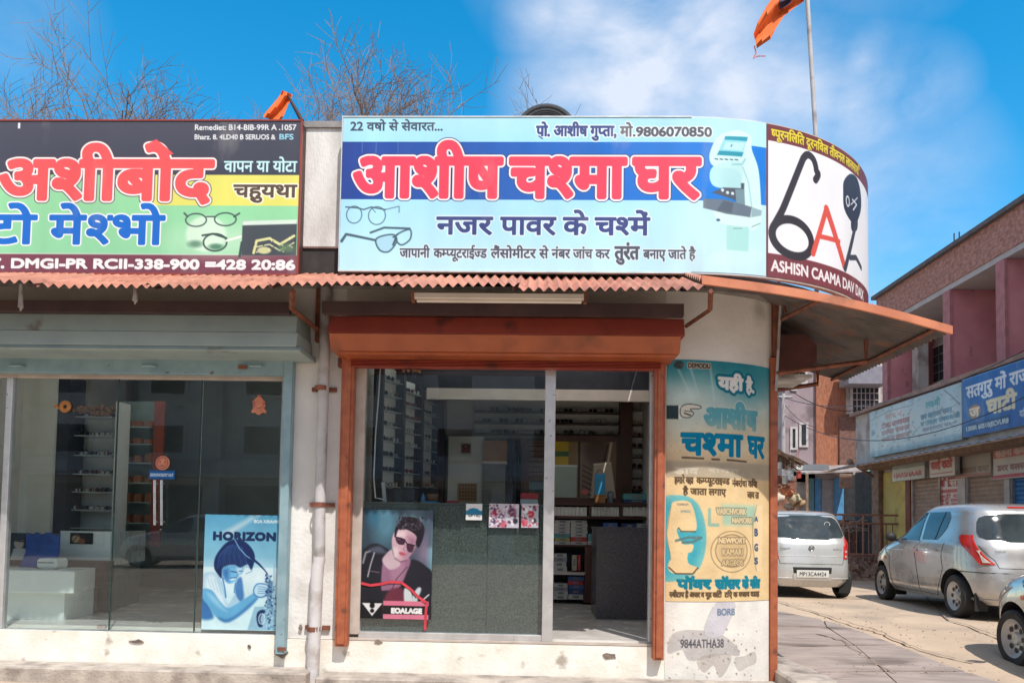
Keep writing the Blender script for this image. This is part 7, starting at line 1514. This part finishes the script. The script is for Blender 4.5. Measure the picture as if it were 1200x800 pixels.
# ------------------------------------------------------------------ trees, flags, tyre above the shops
m_twig = M('bare_bark', (.22, .14, .10), (.14, .09, .065), rough=.95, scale=6)
m_twig2 = M('pinkish_twigs', (.28, .20, .15), (.2, .14, .105), rough=.95, scale=6)
def bare_tree(base, H, r0, seed, label, lean=(0, 0), limbs=6, spread=.9):
    rd = random.Random(seed); t = thing('bare_tree', label, 'tree', tuple(base)); tr = MB(); br = MB(); tw = MB()
    top = Vector(base)+Vector((lean[0], lean[1], H*.42)); tr.tube([tuple(base), tuple(Vector(base).lerp(top, .5)+Vector((.15, 0, 0))), tuple(top)], [r0, r0*.8, r0*.6], 8)
    def grow(p, d, L, r, lv):
        n = 4 if lv < 4 else 2; pts = [p]; dd = d.copy()
        for _ in range(n):
            dd = (dd+Vector((rd.gauss(0, .16), rd.gauss(0, .16), rd.gauss(.015, .14)))).normalized(); pts.append(pts[-1]+dd*L/n)
        rs = [r*(1-.4*i/n) for i in range(n+1)]
        (tr if lv == 0 else (br if lv <= 2 else tw)).tube([tuple(q) for q in pts], rs, 5 if lv < 3 else 3, cap=False)
        if lv >= 5: return
        k = [5, 4, 4, 4, 4][lv]
        for i in range(k):
            f = .35+.65*(i+rd.random()*.6)/k; j = min(n-1, int(f*n)); q = pts[j].lerp(pts[j+1], f*n-j)
            ax = Vector((rd.gauss(0, 1), rd.gauss(0, 1), rd.gauss(0, .6))).cross(dd).normalized(); nd = (dd*math.cos(.65)+ax*math.sin(rd.uniform(.5, .95))).normalized()
            grow(q, nd, L*rd.uniform(.52, .74), max(.0065, r*.55), lv+1)
    for i in range(limbs):
        a = 2*math.pi*i/limbs+rd.uniform(-.3, .3); el = rd.uniform(.25, 1.25)
        grow(top-Vector((0, 0, rd.uniform(0, H*.08))), Vector((math.cos(a)*math.cos(el)*spread, math.sin(a)*math.cos(el)*spread, math.sin(el))).normalized(), H*rd.uniform(.22, .32), r0*.4, 0)
    part('trunk', tr, m_twig, t, smooth=60); part('branches', br, m_twig, t, smooth=60); part('twigs', tw, m_twig2, t, kind='stuff'); return t
def tree_at(px, ytop, Y, seed, label, **k):
    c = atY(px, ytop, Y); return bare_tree((c.x, Y, 0), c.z*1.0, .2, seed, label, **k)
tree_at(100, 22, 15, 11, 'leafless tree with many fine twigs behind the left shop sign', limbs=5)
tree_at(-10, 34, 16, 5, 'leafless tree at the left edge of the photo', limbs=4)
tree_at(200, 66, 17, 19, 'smaller leafless tree leaning right behind the left sign', limbs=4)
tree_at(425, 78, 15, 23, 'leafless pinkish tree behind the left end of the blue sign', limbs=5)
tree_at(500, 56, 16, 31, 'low leafless tree behind the middle of the blue sign', limbs=4)
tree_at(570, 92, 16, 40, 'leafless tree behind the blue sign, left of the black tyre', limbs=4)
tree_at(50, 40, 18, 53, 'faint leafless tree between two larger ones at far left', limbs=5)
tree_at(150, 40, 18, 61, 'fine twigged leafless tree rising behind the left sign middle', limbs=5)
tree_at(460, 58, 18, 67, 'low fine twigged leafless tree behind the number 22 corner', limbs=5)
tree_at(395, 100, 17, 71, 'short leafless tree behind the white wall between the signs', limbs=5)
# flags
m_or = M('saffron_cloth', (.80, .17, .03), (.68, .12, .02), rough=.75, scale=5)
fl = thing('saffron_flag', 'small crumpled saffron flag on a short slanting stick between the signs', 'flag', tuple(atY(352, 139, -.1)))
a_, b_ = atY(354, 142, -.1), atY(338, 113, -.1); part('stick', MB().tube([tuple(a_), tuple(a_.lerp(b_, .6)), tuple(b_)], [.022, .018, .012], 6), M('dark_stick', (.07, .04, .04), rough=.8), fl)
pts = [(331, 106), (344, 112), (336, 122), (328, 143), (308, 136), (320, 122), (326, 114)]
def cloth(rows, Y0, amp):
    G = []
    for j, (xa, ya, xb, yb_) in enumerate(rows):
        G.append([tuple(atY(xa+(xb-xa)*i/8, ya+(yb_-ya)*i/8, Y0+amp*math.sin(i*1.1+j*.8))) for i in range(9)])
    return MB().grid(G)
part('cloth', cloth([(331, 106, 343, 111), (329, 110, 342, 115), (325, 116, 338, 122), (318, 124, 335, 130), (311, 132, 332, 137), (308, 137, 327, 144)], -.1, .03), m_or, fl, smooth=60)
bf = thing('saffron_flag', 'large saffron pennant with torn tip on a tall pole behind the curved sign', 'flag', tuple(atY(956, 160, .9)))
Yp = .9; a_, b_ = atY(956.5, 170, Yp), atY(944.5, -28, Yp); part('pole', MB().tube([(a_.x, Yp, 3.3), tuple(a_), tuple(b_)], .022, 8), m_pipe, bf, smooth=50)
rows = [(944.5, -22, 942, 2), (932, -18, 930, 10), (920, -14, 918, 20), (908, -6, 909, 34), (898, 8, 903, 46), (888, 26, 894, 52), (883, 40, 887, 57)]
part('cloth', cloth(rows, Yp, .05), m_or, bf, smooth=60)
part('dark_emblem', cloth([(914, -6, 913, 12), (922, -8, 921, 8), (929, -10, 928, 3)], Yp-.05, .03), M('navy_patch', (.06, .03, .06), rough=.8), bf, smooth=60)
part('torn_thread', MB().tube([tuple(atY(x, y, Yp)) for x, y in [(884, 54), (886, 62), (883, 69), (888, 66), (897, 66)]], .006, 4), m_or, bf)
# tyre on the roof
c = atY(640, 141, .25); ro = .29
ty = thing('black_tyre', 'old black tyre propped on the roof just behind the blue sign', 'tyre', (c.x, .25, c.z-.15))
cz = atY(640, 122, .25).z-ro*.97
part('tread', MB().lathe([(ro*.5, -.06), (ro*.9, -.075), (ro*.99, -.05), (ro, 0), (ro*.99, .05), (ro*.9, .075), (ro*.5, .06), (ro*.5, -.06)], (c.x, .3, cz), 'Y', 40), M('worn_rubber', (.035, .036, .04), (.06, .06, .062), rough=.7, scale=20), ty, smooth=50)
for k in range(3): part('sidewall_ring', MB().lathe([(ro*(.58+.12*k), -.079+.002*k), (ro*(.6+.12*k), -.085+.003*k), (ro*(.62+.12*k), -.079+.002*k)], (c.x, .3, cz), 'Y', 40), m_black, ty)
part('hub_disc', MB().lathe([(.0001, -.03), (ro*.2, -.045), (ro*.5, -.03)], (c.x, .3, cz), 'Y', 24), M('grey_hub', (.2, .18, .18), rough=.6), ty)
